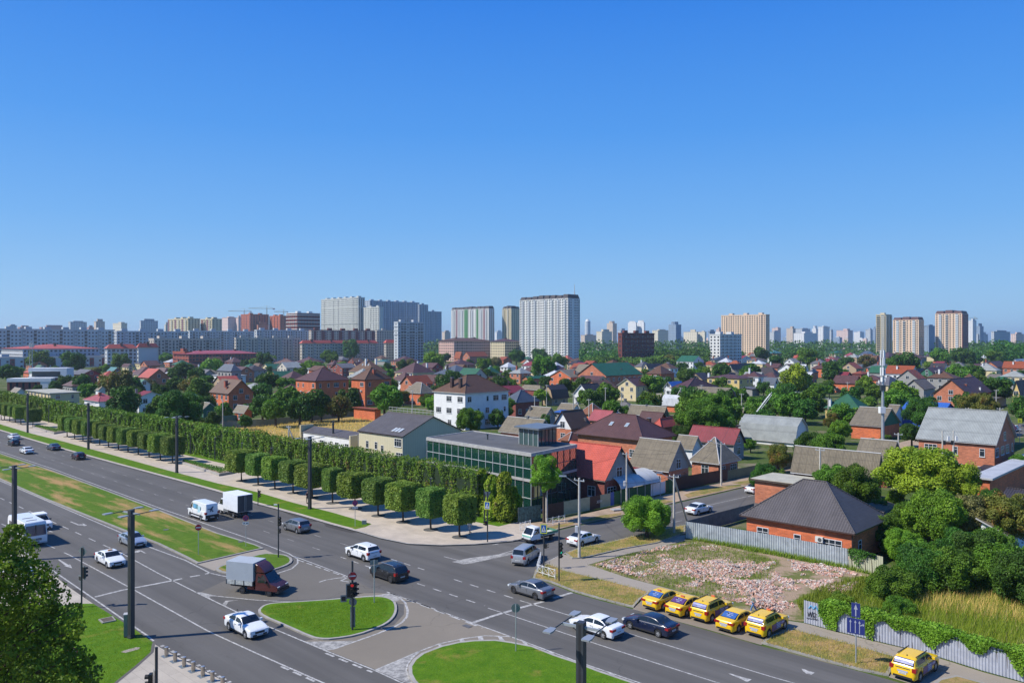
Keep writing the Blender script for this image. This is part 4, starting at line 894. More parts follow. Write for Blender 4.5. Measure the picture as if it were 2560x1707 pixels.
H('D', 1900, 1135, 1420, 1520, 3, .5, 'shed', 'a', 'grey', 'greyw', 'under the large brick gable', win=False)

# ------------------------------------------------------------ the glass hall at the corner
def quadbox(mb, P, U, V, z0, z1, u0, u1, v0, v1, m=0):
 c = [P + U * a + V * b for a, b in ((u0, v0), (u1, v0), (u1, v1), (u0, v1))]
 n = len(mb.v); mb.v += [(p.x, p.y, z0) for p in c] + [(p.x, p.y, z1) for p in c]
 fl = U.cross(V).z < 0
 for q in ((0, 3, 2, 1), (4, 5, 6, 7), (0, 1, 5, 4), (1, 2, 6, 5), (2, 3, 7, 6), (3, 0, 4, 7)):
  mb.f.append(tuple(n + i for i in (q[::-1] if fl else q))); mb.m.append(m)
def hall_glass():
 m, n, l, b = _new('hall_glass'); b.inputs['Base Color'].default_value = (0.012, 0.06, 0.045, 1); b.inputs['Roughness'].default_value = 0.03
 b.inputs['Specular IOR Level'].default_value = 1.0; b.inputs['IOR'].default_value = 1.9
 gl = n.new('ShaderNodeBsdfGlossy'); gl.inputs[0].default_value = (0.75, 0.9, 0.85, 1); gl.inputs['Roughness'].default_value = 0.02
 mx = n.new('ShaderNodeMixShader'); mx.inputs[0].default_value = 0.22; l.new(b.outputs[0], mx.inputs[1]); l.new(gl.outputs[0], mx.inputs[2])
 l.new(mx.outputs[0], n['Material Output'].inputs[0]); return m
M_HGL = hall_glass(); M_CONC = plain('concrete', (0.36, 0.355, 0.34), 0.85, var=0.18, scale=1.5); M_FRAME = plain('dark_frame', (0.045, 0.055, 0.06), 0.4, var=0.1)
M_FRL = plain('pale_frame', (0.42, 0.45, 0.45), 0.5, var=0.1); M_ROOFM = plain('roof_felt', (0.09, 0.09, 0.092), 0.9, var=0.2, scale=0.4)
HZ = 8.4
hP = GD(1327.7, 111.5); hL = GD(1067.6, 130.0); hR = GD(1440.7, 121.1)
t = thing('glass_hall', 'two-storey glass-walled building with flat roof on the street corner', 'building', hP, 0)
HOUSES.append((1255, 1110, 120, 'glass-walled corner building', (hL + hR) / 2, 10))
U = (hL - hP).normalized(); V = (hR - hP).normalized(); LU = (hL - hP).length; LV = (hR - hP).length
O = Vector((0, 0, 0))
mb = MB()
for z0, z1 in ((-0.02, .25), (4.45, 4.8), (8.0, 8.38)): quadbox(mb, O, U, V, z0, z1, -.12, LU + .12, -.12, LV + .12)
mb.build('floor_slab', M_CONC, t)
mb = MB(); quadbox(mb, O, U, V, 8.386, 8.40, .25, LU - .25, .25, LV - .25); mb.build('roof_deck', M_ROOFM, t)
mb = MB()
for a in (0, LU): quadbox(mb, O, U, V, 8.38, 8.5, a - .12 if a == 0 else a - .13, a + .13 if a == 0 else a + .12, -.12, LV + .12)
for b in (0, LV): quadbox(mb, O, U, V, 8.38, 8.5, .135, LU - .135, b - .12 if b == 0 else b - .13, b + .13 if b == 0 else b + .12)
mb.build('parapet', M_CONC, t)
for fl, (z0, z1) in enumerate(((.25, 4.45), (4.8, 8.0))):
 mb = MB(); quadbox(mb, O, U, V, z0, z1, .05, .07, .07, LV - .05); quadbox(mb, O, U, V, z0, z1, .07, LU - .05, .05, .07)
 quadbox(mb, O, U, V, z0, z1, LU - .06, LU - .04, .07, LV - .07)
 mb.build('curtain_wall', M_HGL, t)
 nU = 15; nV = 7
 for i in range(nU + 1):
  mm = MB(); quadbox(mm, O, U, V, z0, z1, LU * i / nU - .035, LU * i / nU + .035, -.03, .05, 0); mm.build('mullion', M_FRL, t)
 for i in range(1, nV + 1):
  mm = MB(); quadbox(mm, O, U, V, z0, z1, -.03, .05, LV * i / nV - .045, LV * i / nV + .045, 0); mm.build('mullion', M_FRAME, t)
 for k in (0.45,):
  zz = z0 + (z1 - z0) * k; mm = MB(); quadbox(mm, O, U, V, zz - .04, zz + .04, .06, LU, -.02, .049); mm.build('transom', M_FRL, t)
  mm = MB(); quadbox(mm, O, U, V, zz - .04, zz + .04, -.02, .049, .06, LV); mm.build('transom', M_FRAME, t)
cP = G(1345, 1116, 8.41); cP = Vector((cP.x, cP.y, 0)) - hP
lw = 5.0; ll = 4.2
mb = MB(); quadbox(mb, cP, U, V, 8.41, 10.9, .06, ll - .06, .06, lw - .06); la = mb.build('roof_lantern', glass_mat('lantern_glass', (.05, .09, .09), .04), t)
for a in range(5):
 mm = MB(); quadbox(mm, cP, U, V, 8.41, 10.9, ll * a / 4 - .05, ll * a / 4 + .05, -.02, .055); mm.build('lantern_post', M_FRL, la)
for a in range(1, 6):
 mm = MB(); quadbox(mm, cP, U, V, 8.41, 10.9, -.02, .055, lw * a / 5 - .04, lw * a / 5 + .04); mm.build('lantern_post', M_FRAME, la)
mb = MB(); quadbox(mb, cP, U, V, 10.9, 11.15, -.6, ll + .6, -.6, lw + .6); mb.build('lantern_roof', plain('lantern_cap', (.17, .19, .21), .4, .3, var=.1), la)
mb = MB(); q = G(1219, 1097, 8.5) - hP; mb.tube((q.x, q.y, 8.4), (q.x, q.y, 9.2), .12, seg=8); mb.box(q.x - .22, q.x + .22, q.y - .22, q.y + .22, 9.2, 9.3); mb.build('roof_vent', M_FRAME, t)
# --- the building clad in pale upright panels
def panel_mat(name, c):
 m, n, l, b = _new(name); b.inputs['Roughness'].default_value = .6
 sp = n.new('ShaderNodeSeparateXYZ'); l.new(coords(n, 'UV'), sp.inputs[0])
 f = math_(n, l, 'FRACT', math_(n, l, 'DIVIDE', sp.outputs[0], 0.55)); k = ramp(n, l, f, [(0.0, 1), (0.07, 0), (0.93, 0), (1, 1)])
 f2 = noise(n, l, .7, 4, coords(n)); col = mixc(n, l, f2, tuple(x * .9 for x in c), tuple(x * 1.05 for x in c))
 l.new(mixc(n, l, math_(n, l, 'MULTIPLY', k, .45), col, tuple(x * .4 for x in c)), b.inputs['Base Color']); bump(n, l, b, k, .5, .05)
 MATS[name] = m; return m
WALL['panel'] = ('cream panelled', S(220, 212, 180, 1.25), 0); MATS['wall_panel'] = panel_mat('wall_panel', WALL['panel'][1])
t, W, L = H('2', 1345, 335, 928, 1900, 6.2, 3.3, 'gable', 'a', 'char', 'panel', 'between hedge and glass hall', label='tall cream panel-clad house with charcoal roof', win=False, oh=.25)
for (y_, z_, k_) in ((1.7, 4.2, 3), (1.2, 1.6, 3), (8.6, 3.1, 1), (6.6, 2.6, 1), (11.5, 3.1, 1)): add_window(t, (.24, y_, z_), -math.pi / 2, True, k_)
ro = [c for c in t.children if c.name.startswith('roof')][0]
sl = math.atan2(3.3, W / 2)
for i in range(3):
 Mx = Matrix.Translation((1.7, 2.6 + i * 1.0, 6.2 + 3.3 * (1.7 / (W / 2)) + .06)) @ Matrix.Rotation(-sl, 4, 'Y')
 sb = MB(); sb.box(-.7, .7, -.36, .36, 0, .09, 0, Mx); sb.box(-.6, .6, -.27, .27, .091, .1, 1, Mx); sb.build('skylight', [M_TRIM, glass_mat('sky_bright', (.45, .5, .52), .1)], ro)
link('air_conditioner', ACM, t, (W * .42, .24, 2.6), 0); link('air_conditioner', ACM, t, (W * .42, .24, 3.5), 0)
mb = MB()
for i in range(13): mb.tube((W * .5 + .3, L * i / 12, 9.2), (W * .5 + .3, L * i / 12, 10.5), .03, seg=4)
mb.box(W * .5 + .27, W * .5 + .33, 0, L, 10.45, 10.52); mb.box(W * .5 + .27, W * .5 + .33, 0, L, 9.95, 10.0); mb.build('roof_railing', M_TRIM, t)
t, W, L = H('2', 866, 352, 418, 945, 4.0, 1.0, 'shed', 'a', 'char', 'white', 'end to end with the panel-clad house', label='long low white building with charcoal lean-to roof', win=False, oh=.2)
for y_ in (1.6, 5.2, 11, 16): add_window(t, (.19, y_, 1.3), -math.pi / 2, True, 2)
mb = MB(); mb.box(-.3, W, L - .1, L + .3, 0, 5.4); mb.build('end_parapet', wmat('cream'), t)
mb = MB(); mb.box(-.35, W * .5, -.5, -.1, 0, 4.6); mb.build('end_parapet', MATS['wall_panel'], t)
mb = MB(); mb.tube((W * .35, L * .42, 4), (W * .35, L * .42, 6.9), .22, seg=8); mb.build('chimney', M_FRAME, t)
# --- white framed modern house far left
p = GD(17, 390); t = thing('modern_house', 'modern flat-roofed house of brick bands and thick white frames', 'house', p, R(6))
HOUSES.append((80, 950, 390, 'modern white-framed house', p + Vector((12, 0, 0)), 14))
for nm, bxs, m_ in (('brick_wall', [(0, 20, .3, 8, 0, 4.3)], wmat('dbrick')), ('white_frame', [(0, 20.5, -.2, 8, 4.3, 6.0), (15.5, 20.5, -.1, 8, 0, 4.3), (8, 26, 4, 12, 9.2, 10.9), (23, 26, 4, 12, 6.2, 9.2), (8, 23, 4, 12, 6.1, 6.5)], wmat('white')), ('upper_wall', [(9, 22.9, 5.5, 11.5, 6.5, 9.2)], M_FRAME), ('rear_wall', [(20.6, 26, 4.2, 12, 0, 6.1)], wmat('dbrick'))):
 for b in bxs: mb = MB(); mb.box(*b); mb.build(nm, m_, t)
for i in range(5): mb = MB(); mb.box(1.2 + i * 2.9, 2.2 + i * 2.9, .2, .3, .3, 3.9); mb.build('window', M_GLASS, t)
# --- white cube villa with slate roof
t, W, L = H('A', 2085, 882, 1945, 2268, 6.5, .3, 'flat', 'a', 'white', 'white', 'under a slate blue upper roof', label='white cubic villa with dark recessed upper storey')
H('A', 2120, 838, 1985, 2225, 9.5, 3.4, 'hip', 'a', 'blueg', 'greyw', 'standing over the white cubic villa', win=True)

# ------------------------------------------------------------ blocks of flats and towers
M_WDARK = glass_mat('flat_glass', (0.02, 0.026, 0.035), 0.25); M_BALG = glass_mat('balcony_glass', (0.20, 0.24, 0.28), 0.15)
def wmesh(w, h, m): mb = MB(); mb.box(-w / 2, w / 2, -.06, .02, 0, h); return mb.mesh('window', m)
WTOW = wmesh(1.8, 1.7, M_WDARK); WTOW2 = wmesh(2.7, 2.2, M_WDARK)
def tower(label, x, ytop, xl, xr, D, wall, pa='w', pc='w', cw=3.6, fh=3.0, top='flat', wallc=None, band=None, name='apartment_tower', cat='apartment block', roofm='dark', nw=100, accents=(), ridge=4.0, group=None, skipbot=0, turrets=0, hrel=1.0):
 P = GD(x, D); z = HC - (ytop - CY) * D / FPX
 rz = ROTH; ex = Vector((math.cos(rz), math.sin(rz), 0)); ey = Vector((-ex.y, ex.x, 0))
 def ln(d, xt): k = (xt - CX) / FPX; return abs((k * P.y - P.x) / (d.x - d.y * k))
 L = ln(ey, xl); W = ln(ex, xr);
 t = thing(name, label, cat, P, rz, group)
 HOUSES.append((x, ytop + 25, D, ' '.join(label.split()[:6]), P, 1))
 mb = MB(); mb.box(0, W, 0, L, 0, z); mb.build('wall', wall, t)
 nfl = int((z - 1) / fh); fh = (z - .6) / nfl
 rnd = random.Random(int(x)); cnt = 0; rest = MB()
 zlow = HC - 60 * D / FPX if D > 400 else 0
 for side, pat, ln_ in ((0, pa, L), (1, pc, W)):
  n = max(1, int(ln_ / cw)); step = ln_ / n
  for i in range(n):
   ch = pat[i % len(pat)]; s = (i + .5) * step; hw = step / 2
   if ch == '.': continue
   def bx(mb_, s0, s1, d0, d1, z0, z1, m=0):       # box on a face, d outward
    if side == 0: mb_.box(-d1, -d0, s0, s1, z0, z1, m)
    else: mb_.box(s0, s1, -d1, -d0, z0, z1, m)
   if ch == 'b':
    b = MB(); bx(b, s - hw * .8, s + hw * .8, .01, 1.1, 1.5, z - 1.2, 0)
    for k in range(nfl): bx(b, s - hw * .72, s + hw * .72, 1.101, 1.14, k * fh + 1.5, k * fh + fh + .1, 1)
    b.build('balcony_stack', [wallc or wall, M_BALG], t); continue
   if ch == 'B':
    b = MB()
    for k in range(nfl): bx(b, s - hw * .85, s + hw * .85, .01, 1.2, k * fh + .5, k * fh + 1.4, 0)
    bx(b, s - hw * .8, s + hw * .8, .005, .05, 1, z - 1, 1); b.build('balcony_stack', [wallc or wall, M_WDARK], t); continue
   if ch == 'd':
    b = MB(); bx(b, s - hw * .45, s + hw * .45, .01, .08, 1, z - 1.5, 0)
    for k in range(nfl): bx(b, s - hw * .45, s + hw * .45, .081, .16, k * fh + .2, k * fh + .7, 1)
    b.build('stair_strip', [M_WDARK, wallc or wall], t); continue
   if ch in 'grmy':
    cc = {'g': S(90, 160, 100), 'r': S(140, 60, 60), 'm': S(170, 120, 130), 'y': S(210, 180, 110)}[ch]
    b = MB(); bx(b, s - hw, s + hw, .01, .5, 1, z - .5, 0); b.build('coloured_bay', plain('bay_' + ch, cc, .8, var=.08), t)
    off = .5
   else: off = 0
   for k in range(nfl - 1, -1, -1):
    zz = k * fh + .9
    if zz < zlow - 6: continue
    big = ch == 'W'
    if cnt < nw:
     if side == 0: link('window', WTOW2 if big else WTOW, t, (-off, s, zz), -math.pi / 2)
     else: link('window', WTOW2 if big else WTOW, t, (s, -off, zz), 0)
     cnt += 1
    else: bx(rest, s - (1.15 if big else .85), s + (1.15 if big else .85), off, off + .06, zz, zz + 1.75)
 if rest.f: o = rest.build('window', M_WDARK, t, uv=False); o['kind'] = 'stuff'
 if band:
  for k in band:
   b = MB(); zz = z * k; b.box(-.5, W + .5, -.5, L + .5, zz, zz + .8); b.build('cornice', wallc or wall, t)
 if top == 'flat':
  b = MB(); b.box(-.3, W + .3, -.3, L + .3, z, z + .9); b.box(0, W, 0, L, z + .91, z + .93, 1); b.build('parapet', [wallc or wall, M_ROOFM], t)
  npt = max(1, int(max(L, W) / 18))
  for i in range(npt):
   b = MB(); y0 = L * (i + .3) / npt if L > W else L * .3; x0 = W * .3 if L > W else W * (i + .3) / npt
   b.box(x0, x0 + min(6, W * .5), y0, y0 + min(6, L * .5), z + .94, z + 3.4); b.build('plant_room', wallc or wall, t)
 elif top == 'hip':
  o_ = 1.0; r = MB(); w_, l_ = W + 2 * o_, L + 2 * o_
  tops, rim, gab = roof_solid('hip', w_, l_, z, ridge, 'a' if l_ > w_ else 'c', 0)
  for p_ in tops: r.poly([(q[0] - o_, q[1] - o_, q[2]) for q in p_])
  r.poly([(-o_, L + o_, z - .1), (W + o_, L + o_, z - .1), (W + o_, -o_, z - .1), (-o_, -o_, z - .1)])
  ro = r.build('roof', rmat(roofm), t)
  for i in range(max(1, int(max(W, L) / 25))):
   k = (i + .5) / max(1, int(max(W, L) / 25)); c = MB(); cx, cy = (W / 2 - 1, L * k) if L > W else (W * k, L / 2 - 1)
   c.box(cx - 1, cx + 1, cy - .8, cy + .8, z + ridge * .5, z + ridge + 1.2); c.build('roof_vent', M_DTRIM, ro)
 elif top == 'mansard':
  n = max(3, int(L / 9)); r = MB()
  for i in range(n):
   y0 = L * i / n + .4; y1 = L * (i + 1) / n - .4; h_ = 3.2 + rnd.random() * 1.6
   r.poly([(-.1, y0, z), (2, y0 + 1, z + h_), (2, y1 - 1, z + h_), (-.1, y1, z)][::-1]); r.poly([(-.1, y0, z), (W, y0, z), (W - 2, y0 + 1, z + h_), (2, y0 + 1, z + h_)])
   r.poly([(2, y0 + 1, z + h_), (W - 2, y0 + 1, z + h_), (W - 2, y1 - 1, z + h_), (2, y1 - 1, z + h_)]); r.poly([(W, y0, z), (W, y1, z), (W - 2, y1 - 1, z + h_), (W - 2, y0 + 1, z + h_)])
  r.build('mansard_roof', rmat('dark' if roofm == 'dark' else roofm), t)
 return t, W, L, z
FLAT = lambda n_, c, k=1.25: plain('flat_' + n_, S(*c, k), .85, var=.06, scale=.05)
F_WHITE = FLAT('white', (236, 236, 232)); F_GREY = FLAT('grey', (206, 210, 214)); F_LUX = FLAT('lux', (214, 216, 208)); F_PEACH = FLAT('peach', (242, 212, 182)); F_CREAM = FLAT('cream', (226, 212, 176))
F_PANEL = FLAT('panel', (202, 210, 214)); F_BRICK = brick_mat('flat_brick', S(176, 92, 72, 1.3), .1, (2, .6)); F_ORANGE = FLAT('orange', (196, 110, 80)); F_PINK = FLAT('pink', (222, 186, 172)); F_TAN = FLAT('tan', (208, 198, 184))
F_BLUEG = FLAT('bluegrey', (188, 200, 210)); F_DBRICK = brick_mat('flat_dbrick', S(128, 62, 50, 1.3), .1, (2, .6)); F_YEL = FLAT('yellow', (214, 190, 140))
# row of grey panel flats, far left, and the ranks in front of them
tower('long grey panel slab of nine storeys at the far left edge', -150, 822, -175, 287, 800, F_PANEL, 'w', 'wwBwwwb', fh=3.7, name='apartment_block')
tower('long grey panel slab right of the leftmost one', 292, 829, 285, 470, 840, F_PANEL, 'w', 'wwbwwB', name='apartment_block')
tower('grey panel slab with white balconies behind brick offices', 474, 828, 468, 640, 1000, F_GREY, 'w', 'wBwwb', name='apartment_block')
tower('grey panel slab directly left of the maroon striped flats', 642, 826, 636, 775, 1010, F_GREY, 'w', 'wwbw', name='apartment_block')
tower('grey slab with maroon upright stripes below the luxury towers', 778, 826, 772, 940, 1020, F_TAN, 'w', 'wrwwrbw', name='apartment_block', wallc=F_DBRICK)
tower('plain grey slab right of the maroon striped flats', 942, 827, 938, 990, 1030, F_TAN, 'w', 'w', name='apartment_block')
tower('lower striped grey-brown flats behind the salmon roofs', 385, 848, 372, 548, 790, F_TAN, 'wd', 'wdwB', name='apartment_block', cw=3.4)
tower('grey-brown flats of six storeys left of salmon roofs', 590, 846, 586, 750, 900, F_TAN, 'wd', 'wdwb', name='apartment_block')
tower('low flats with salmon hipped roof at far left', 57, 872, 3, 248, 740, F_GREY, 'w', 'wWw', top='hip', roofm='redr', ridge=4.2, name='apartment_block')
tower('middle flats of the salmon-roofed row', 268, 871, 262, 342, 745, F_GREY, 'w', 'wW', top='hip', roofm='redr', ridge=4.0, name='apartment_block')
tower('right end flats of the salmon-roofed row', 346, 868, 343, 394, 735, F_GREY, 'w', '.', top='hip', roofm='redr', ridge=3.8, name='apartment_block')
tower('red brick offices with faded pink roof left of centre', 472, 885, 434, 648, 700, F_BRICK, 'w', 'wwW', top='hip', roofm='pink', ridge=2.8, name='office_building', cat='offices', cw=3.0)
tower('small red brick wing left of the pink-roofed offices', 462, 881, 432, 480, 710, F_BRICK, 'w', 'w', name='office_building', cat='offices')
tower('long flats with red roof below the luxury towers', 755, 858, 750, 944, 930, F_TAN, 'w', 'wbw', top='hip', roofm='red', ridge=3.6, name='apartment_block')
tower('shorter flats with red roof right of the long ones', 965, 857, 960, 1058, 930, F_TAN, 'w', 'w', top='hip', roofm='red', ridge=3.8, name='apartment_block')
tower('grey depot of low bays and maroon doors at far left', -60, 897, -120, 400, 690, F_GREY, 'w', 'wr.', fh=3.4, name='depot_building', cat='depot')
tower('brown mansard flats before the green and white towers', 1135, 852, 1097, 1225, 960, F_PINK, 'w', 'wW', top='hip', roofm='brown', ridge=3.6, name='apartment_block')
tower('white arched flats with mansard right of brown mansard flats', 1262, 853, 1226, 1300, 970, F_CREAM, 'w', 'W', top='hip', roofm='mauve', ridge=3.4, name='apartment_block')
# the skyline
tower('tall luxury tower with glazed crown, left of the cluster', 896, 744, 803, 912, 1400, F_LUX, 'WWWdWWWdWWW', 'd', cw=4.2, fh=3.4, band=(.28, .55, .84), nw=100, name='luxury_tower')
tower('stepped white luxury block leaning on the tallest tower', 948, 768, 896, 958, 1370, F_LUX, 'WWWWWdW', '.d', cw=4.6, fh=3.4, band=(.45, .68), name='luxury_tower')
tower('broad grey luxury tower behind, darkest of the cluster', 925, 752, 912, 1048, 1480, F_BLUEG, 'w', 'WbWWbWdW', cw=4.4, fh=3.3, band=(.7,), name='luxury_tower')
tower('grey luxury tower stepping down right of the broad one', 1048, 762, 1045, 1070, 1500, F_BLUEG, 'w', 'wbw', cw=4.2, name='luxury_tower')
tower('lowest grey luxury tower at the cluster\'s right end', 1070, 779, 1068, 1104, 1520, F_BLUEG, 'w', 'wwb', cw=4.2, name='luxury_tower')
tower('smaller pale block with dark balconies in front of luxury towers', 995, 806, 985, 1058, 900, F_GREY, 'wb', 'wBBwBB', cw=4.0, band=(.9, .8, .7), name='apartment_tower')
tower('red and white framed block left of the luxury towers', 743, 783, 716, 800, 1150, F_DBRICK, 'wW', 'wW', cw=4.4, band=(.96, .88, .8, .72, .64), wallc=F_WHITE, name='apartment_tower')
tower('orange unfinished block with crane, further left', 700, 790, 673, 716, 1500, F_ORANGE, 'wd', 'w', cw=5, name='apartment_tower')
tower('orange concrete frame block under construction by cranes', 625, 786, 602, 672, 1500, F_ORANGE, 'dw', 'wd', cw=5, name='apartment_tower')
tower('beige block with mauve bays, left half of the pair', 470, 797, 420, 500, 1200, F_CREAM, 'wbwwmw', 'w', cw=4, name='apartment_tower')
tower('beige block with mauve bays, right half of the pair', 530, 798, 501, 555, 1200, F_CREAM, 'wbwm', 'w', cw=4, name='apartment_tower')
tower('green and white towers with dark mansards, left of white tower', 1222, 771, 1128, 1236, 1250, F_WHITE, 'wbmwbwgwwbdwggwb', 'w', cw=4, top='mansard', name='apartment_tower')
tower('cream and grey tower standing close left of the white tower', 1278, 771, 1256, 1300, 1250, F_CREAM, 'wbwb', 'w', cw=4, top='mansard', name='apartment_tower')
t, W, L, z = tower('tallest white tower block with rooftop spire at centre', 1420, 745, 1299, 1450, 930, F_WHITE, 'wbwwbdwbwwbwwdwbwwbw', 'dw.ww', cw=3.3, fh=3.05, top='mansard', name='apartment_tower', nw=100)
mb = MB(); mb.tube((W * .7, 3, z), (W * .7, 3, z + 8), .9, .7, 6); mb.tube((W * .7, 3, z + 8), (W * .7, 3, z + 17), .5, .2, 5); mb.build('spire', F_GREY, t)
tower('peach slab with three stair turrets right of centre', 1914, 787, 1803, 1924, 1150, F_PEACH, 'wWwdwwWwwdwWw', 'w', cw=3.6, fh=3.0, nw=100, name='apartment_tower')
tower('ribbed beige and grey tower left of two peach towers', 2213, 787, 2190, 2229, 1200, F_CREAM, 'bBb', 'bB', cw=4.5, name='apartment_tower')
tower('lower of the two peach towers with white glass bays', 2297, 799, 2232, 2310, 1100, F_PEACH, 'wbwwBwbw', 'd', cw=4, top='mansard', roofm='mauve', name='apartment_tower', wallc=F_WHITE)
tower('taller peach tower with white glass bays and maroon end', 2405, 783, 2338, 2420, 1100, F_PEACH, 'wbwwBwbw', 'r', cw=4, top='mansard', roofm='mauve', name='apartment_tower', wallc=F_WHITE)
tower('dark red brick factory block before the tree belt', 1555, 834, 1545, 1636, 800, F_DBRICK, 'w', 'wW', cw=4.4, fh=4, name='factory', cat='factory')
tower('white and grey office slab at foot of the peach slab', 1800, 837, 1774, 1854, 850, F_WHITE, 'w', 'wW', cw=4, name='office_building', cat='offices')
def win_wall(name, c, fx=3.2, fy=3.0, dark=(.10, .12, .15), k=1.25):
 if name in MATS: return MATS[name]
 c = S(*c, k); m, n, l, b = _new(name); b.inputs['Roughness'].default_value = .7
 sp = n.new('ShaderNodeSeparateXYZ'); l.new(coords(n, 'UV'), sp.inputs[0])
 u = math_(n, l, 'PINGPONG', sp.outputs[0], fx / 2); v = math_(n, l, 'PINGPONG', sp.outputs[1], fy / 2)
 a = math_(n, l, 'GREATER_THAN', u, fx * .25); d = math_(n, l, 'GREATER_THAN', v, fy * .26)
 g = n.new('ShaderNodeNewGeometry'); s2 = n.new('ShaderNodeSeparateXYZ'); l.new(g.outputs['Normal'], s2.inputs[0])
 side = math_(n, l, 'LESS_THAN', s2.outputs[2], .5)
 w_ = math_(n, l, 'MULTIPLY', math_(n, l, 'MULTIPLY', a, d), side)
 l.new(mixc(n, l, math_(n, l, 'MULTIPLY', w_, .6), c, dark), b.inputs['Base Color']); MATS[name] = m; return m
# small blocks on the far skyline: (x left, near corner, right, top, distance, colour, what it looks like)
FARB = [(20, 24, 42, 814, 1400, 'g', 'tiny pale penthouse block'), (44, 50, 78, 818, 1800, 'm', 'low mauve flats'), (98, 104, 170, 818, 1900, 'm', 'long low mauve flats'), (171, 176, 217, 805, 1500, 'g', 'grey stepped block'),
  (217, 222, 235, 818, 1700, 'm', 'small mauve block'), (235, 240, 262, 804, 1600, 't', 'narrow tan and grey block'), (282, 303, 318, 808, 1500, 'c', 'cream block stepping down'), (349, 352, 395, 802, 1500, 'g', 'plain grey tower'),
  (411, 414, 422, 812, 1600, 'c', 'thin cream block'), (555, 570, 592, 794, 1700, 'p', 'pink and white towers'), (590, 596, 604, 794, 1700, 'p', 'narrow pink tower'), (640, 645, 672, 812, 1500, 'o', 'low orange block'),
  (700, 708, 717, 800, 1600, 'o', 'narrow orange block'), (1105, 1112, 1126, 830, 1900, 't', 'low tan block'), (1237, 1242, 1256, 830, 2600, 'w', 'low white blocks'), (1452, 1462, 1490, 838, 2000, 't', 'low tan roofs'),
  (1517, 1532, 1542, 808, 1900, 't', 'round-topped tan hotel tower'), (1491, 1505, 1530, 829, 1800, 'c', 'cream institute block'), (1570, 1590, 1592, 806, 1900, 'w', 'white patterned twin, left half'), (1592, 1610, 1613, 806, 1900, 'w', 'white patterned twin, right half'),
  (1545, 1552, 1566, 826, 2100, 'g', 'pale grey block'), (1631, 1645, 1671, 826, 1700, 'c', 'cream flats beyond the factory'), (1671, 1690, 1703, 811, 1500, 'b', 'blue glass tower with white crown'), (1709, 1742, 1745, 830, 1700, 'c', 'cream flats in the trees'),
  (1745, 1762, 1766, 830, 1700, 'c', 'cream slab beside cream flats'), (1770, 1774, 1789, 828, 1900, 'b', 'small blue office'), (1790, 1798, 1804, 823, 2100, 'p', 'pink tower by the peach slab'), (1930, 1945, 1952, 820, 2200, 'p', 'pink gabled tower'),
  (1924, 1935, 1950, 830, 1900, 'g', 'grey glazed block'), (1966, 1982, 1989, 821, 2100, 't', 'tan slab'), (1989, 2005, 2026, 822, 2300, 'g', 'pale blue-grey flats'), (1984, 2010, 2042, 833, 1900, 'w', 'long white flats'),
  (2030, 2040, 2046, 821, 2200, 'w', 'white twin-topped tower'), (2045, 2058, 2074, 817, 2000, 'w', 'pale towers right of white flats'), (2074, 2078, 2083, 826, 2300, 'g', 'small grey tower'), (2091, 2120, 2132, 826, 2400, 'p', 'hazy pink blocks'),
  (2134, 2150, 2160, 830, 2500, 'w', 'hazy white blocks'), (2164, 2176, 2182, 824, 2200, 'g', 'pale grey tower pair'), (2182, 2188, 2190, 821, 2300, 'b', 'thin blue-grey tower'), (2310, 2322, 2337, 815, 1300, 'b', 'grey glass office between peach towers'),
  (2420, 2432, 2441, 801, 1900, 'w', 'hazy white tower right of maroon-ended one'), (2441, 2450, 2459, 815, 2100, 'b', 'hazy blue sail-topped tower'), (2481, 2485, 2525, 829, 1300, 'g', 'grey office on the right skyline'), (2527, 2540, 2560, 835, 1700, 'p', 'pinkish roofs on the right skyline'),
  (2440, 2445, 2470, 835, 2100, 'g', 'low grey block behind trees'), (1860, 1875, 1900, 845, 1300, 'g', 'low grey roofs under peach slab')]
FC = dict(g=(205, 211, 216), m=(196, 158, 158), t=(222, 204, 186), c=(240, 230, 206), p=(238, 210, 200), o=(210, 140, 108), w=(244, 245, 246), b=(150, 172, 194))
for i, (a, x, b, yt, D, c, lb) in enumerate(FARB):
 P = GD(x, D); z = HC - (yt - CY) * D / FPX; rz = ROTH; ex = Vector((math.cos(rz), math.sin(rz), 0)); ey = Vector((-ex.y, ex.x, 0))
 def ln(d, xt): k = (xt - CX) / FPX; return abs((k * P.y - P.x) / (d.x - d.y * k))
 L, W = max(4, ln(ey, a)), max(4, ln(ex, b)); m_ = win_wall('farwall_' + c + str(i % 2), FC[c], 3.2 + (i % 2) * 1.2, 3.0)
 t = thing('distant_building', lb + (' on the skyline' if 'skyline' not in lb else ''), 'building', P, rz)
 mb = MB(); mb.box(0, W, 0, L, 0, z); mb.build('wall', m_, t)
 mb = MB(); h_ = 2.5 + (i % 3) * 1.5
 if 'twin' in lb or 'round' in lb or 'crown' in lb or 'sail' in lb: mb.prism([(W / 2 + W * .4 * math.cos(q * math.pi / 5), L / 2 + L * .4 * math.sin(q * math.pi / 5)) for q in range(10)], z, z + h_ * 1.3)
 else: mb.box(W * .2, W * .8, L * .15, L * .5, z + .01, z + h_); mb.box(-.3, W + .3, -.3, L + .3, z - .4, z + .6)
 mb.build('roof', FLAT('roof' + c, tuple(int(q * .9) for q in FC[c])), t)
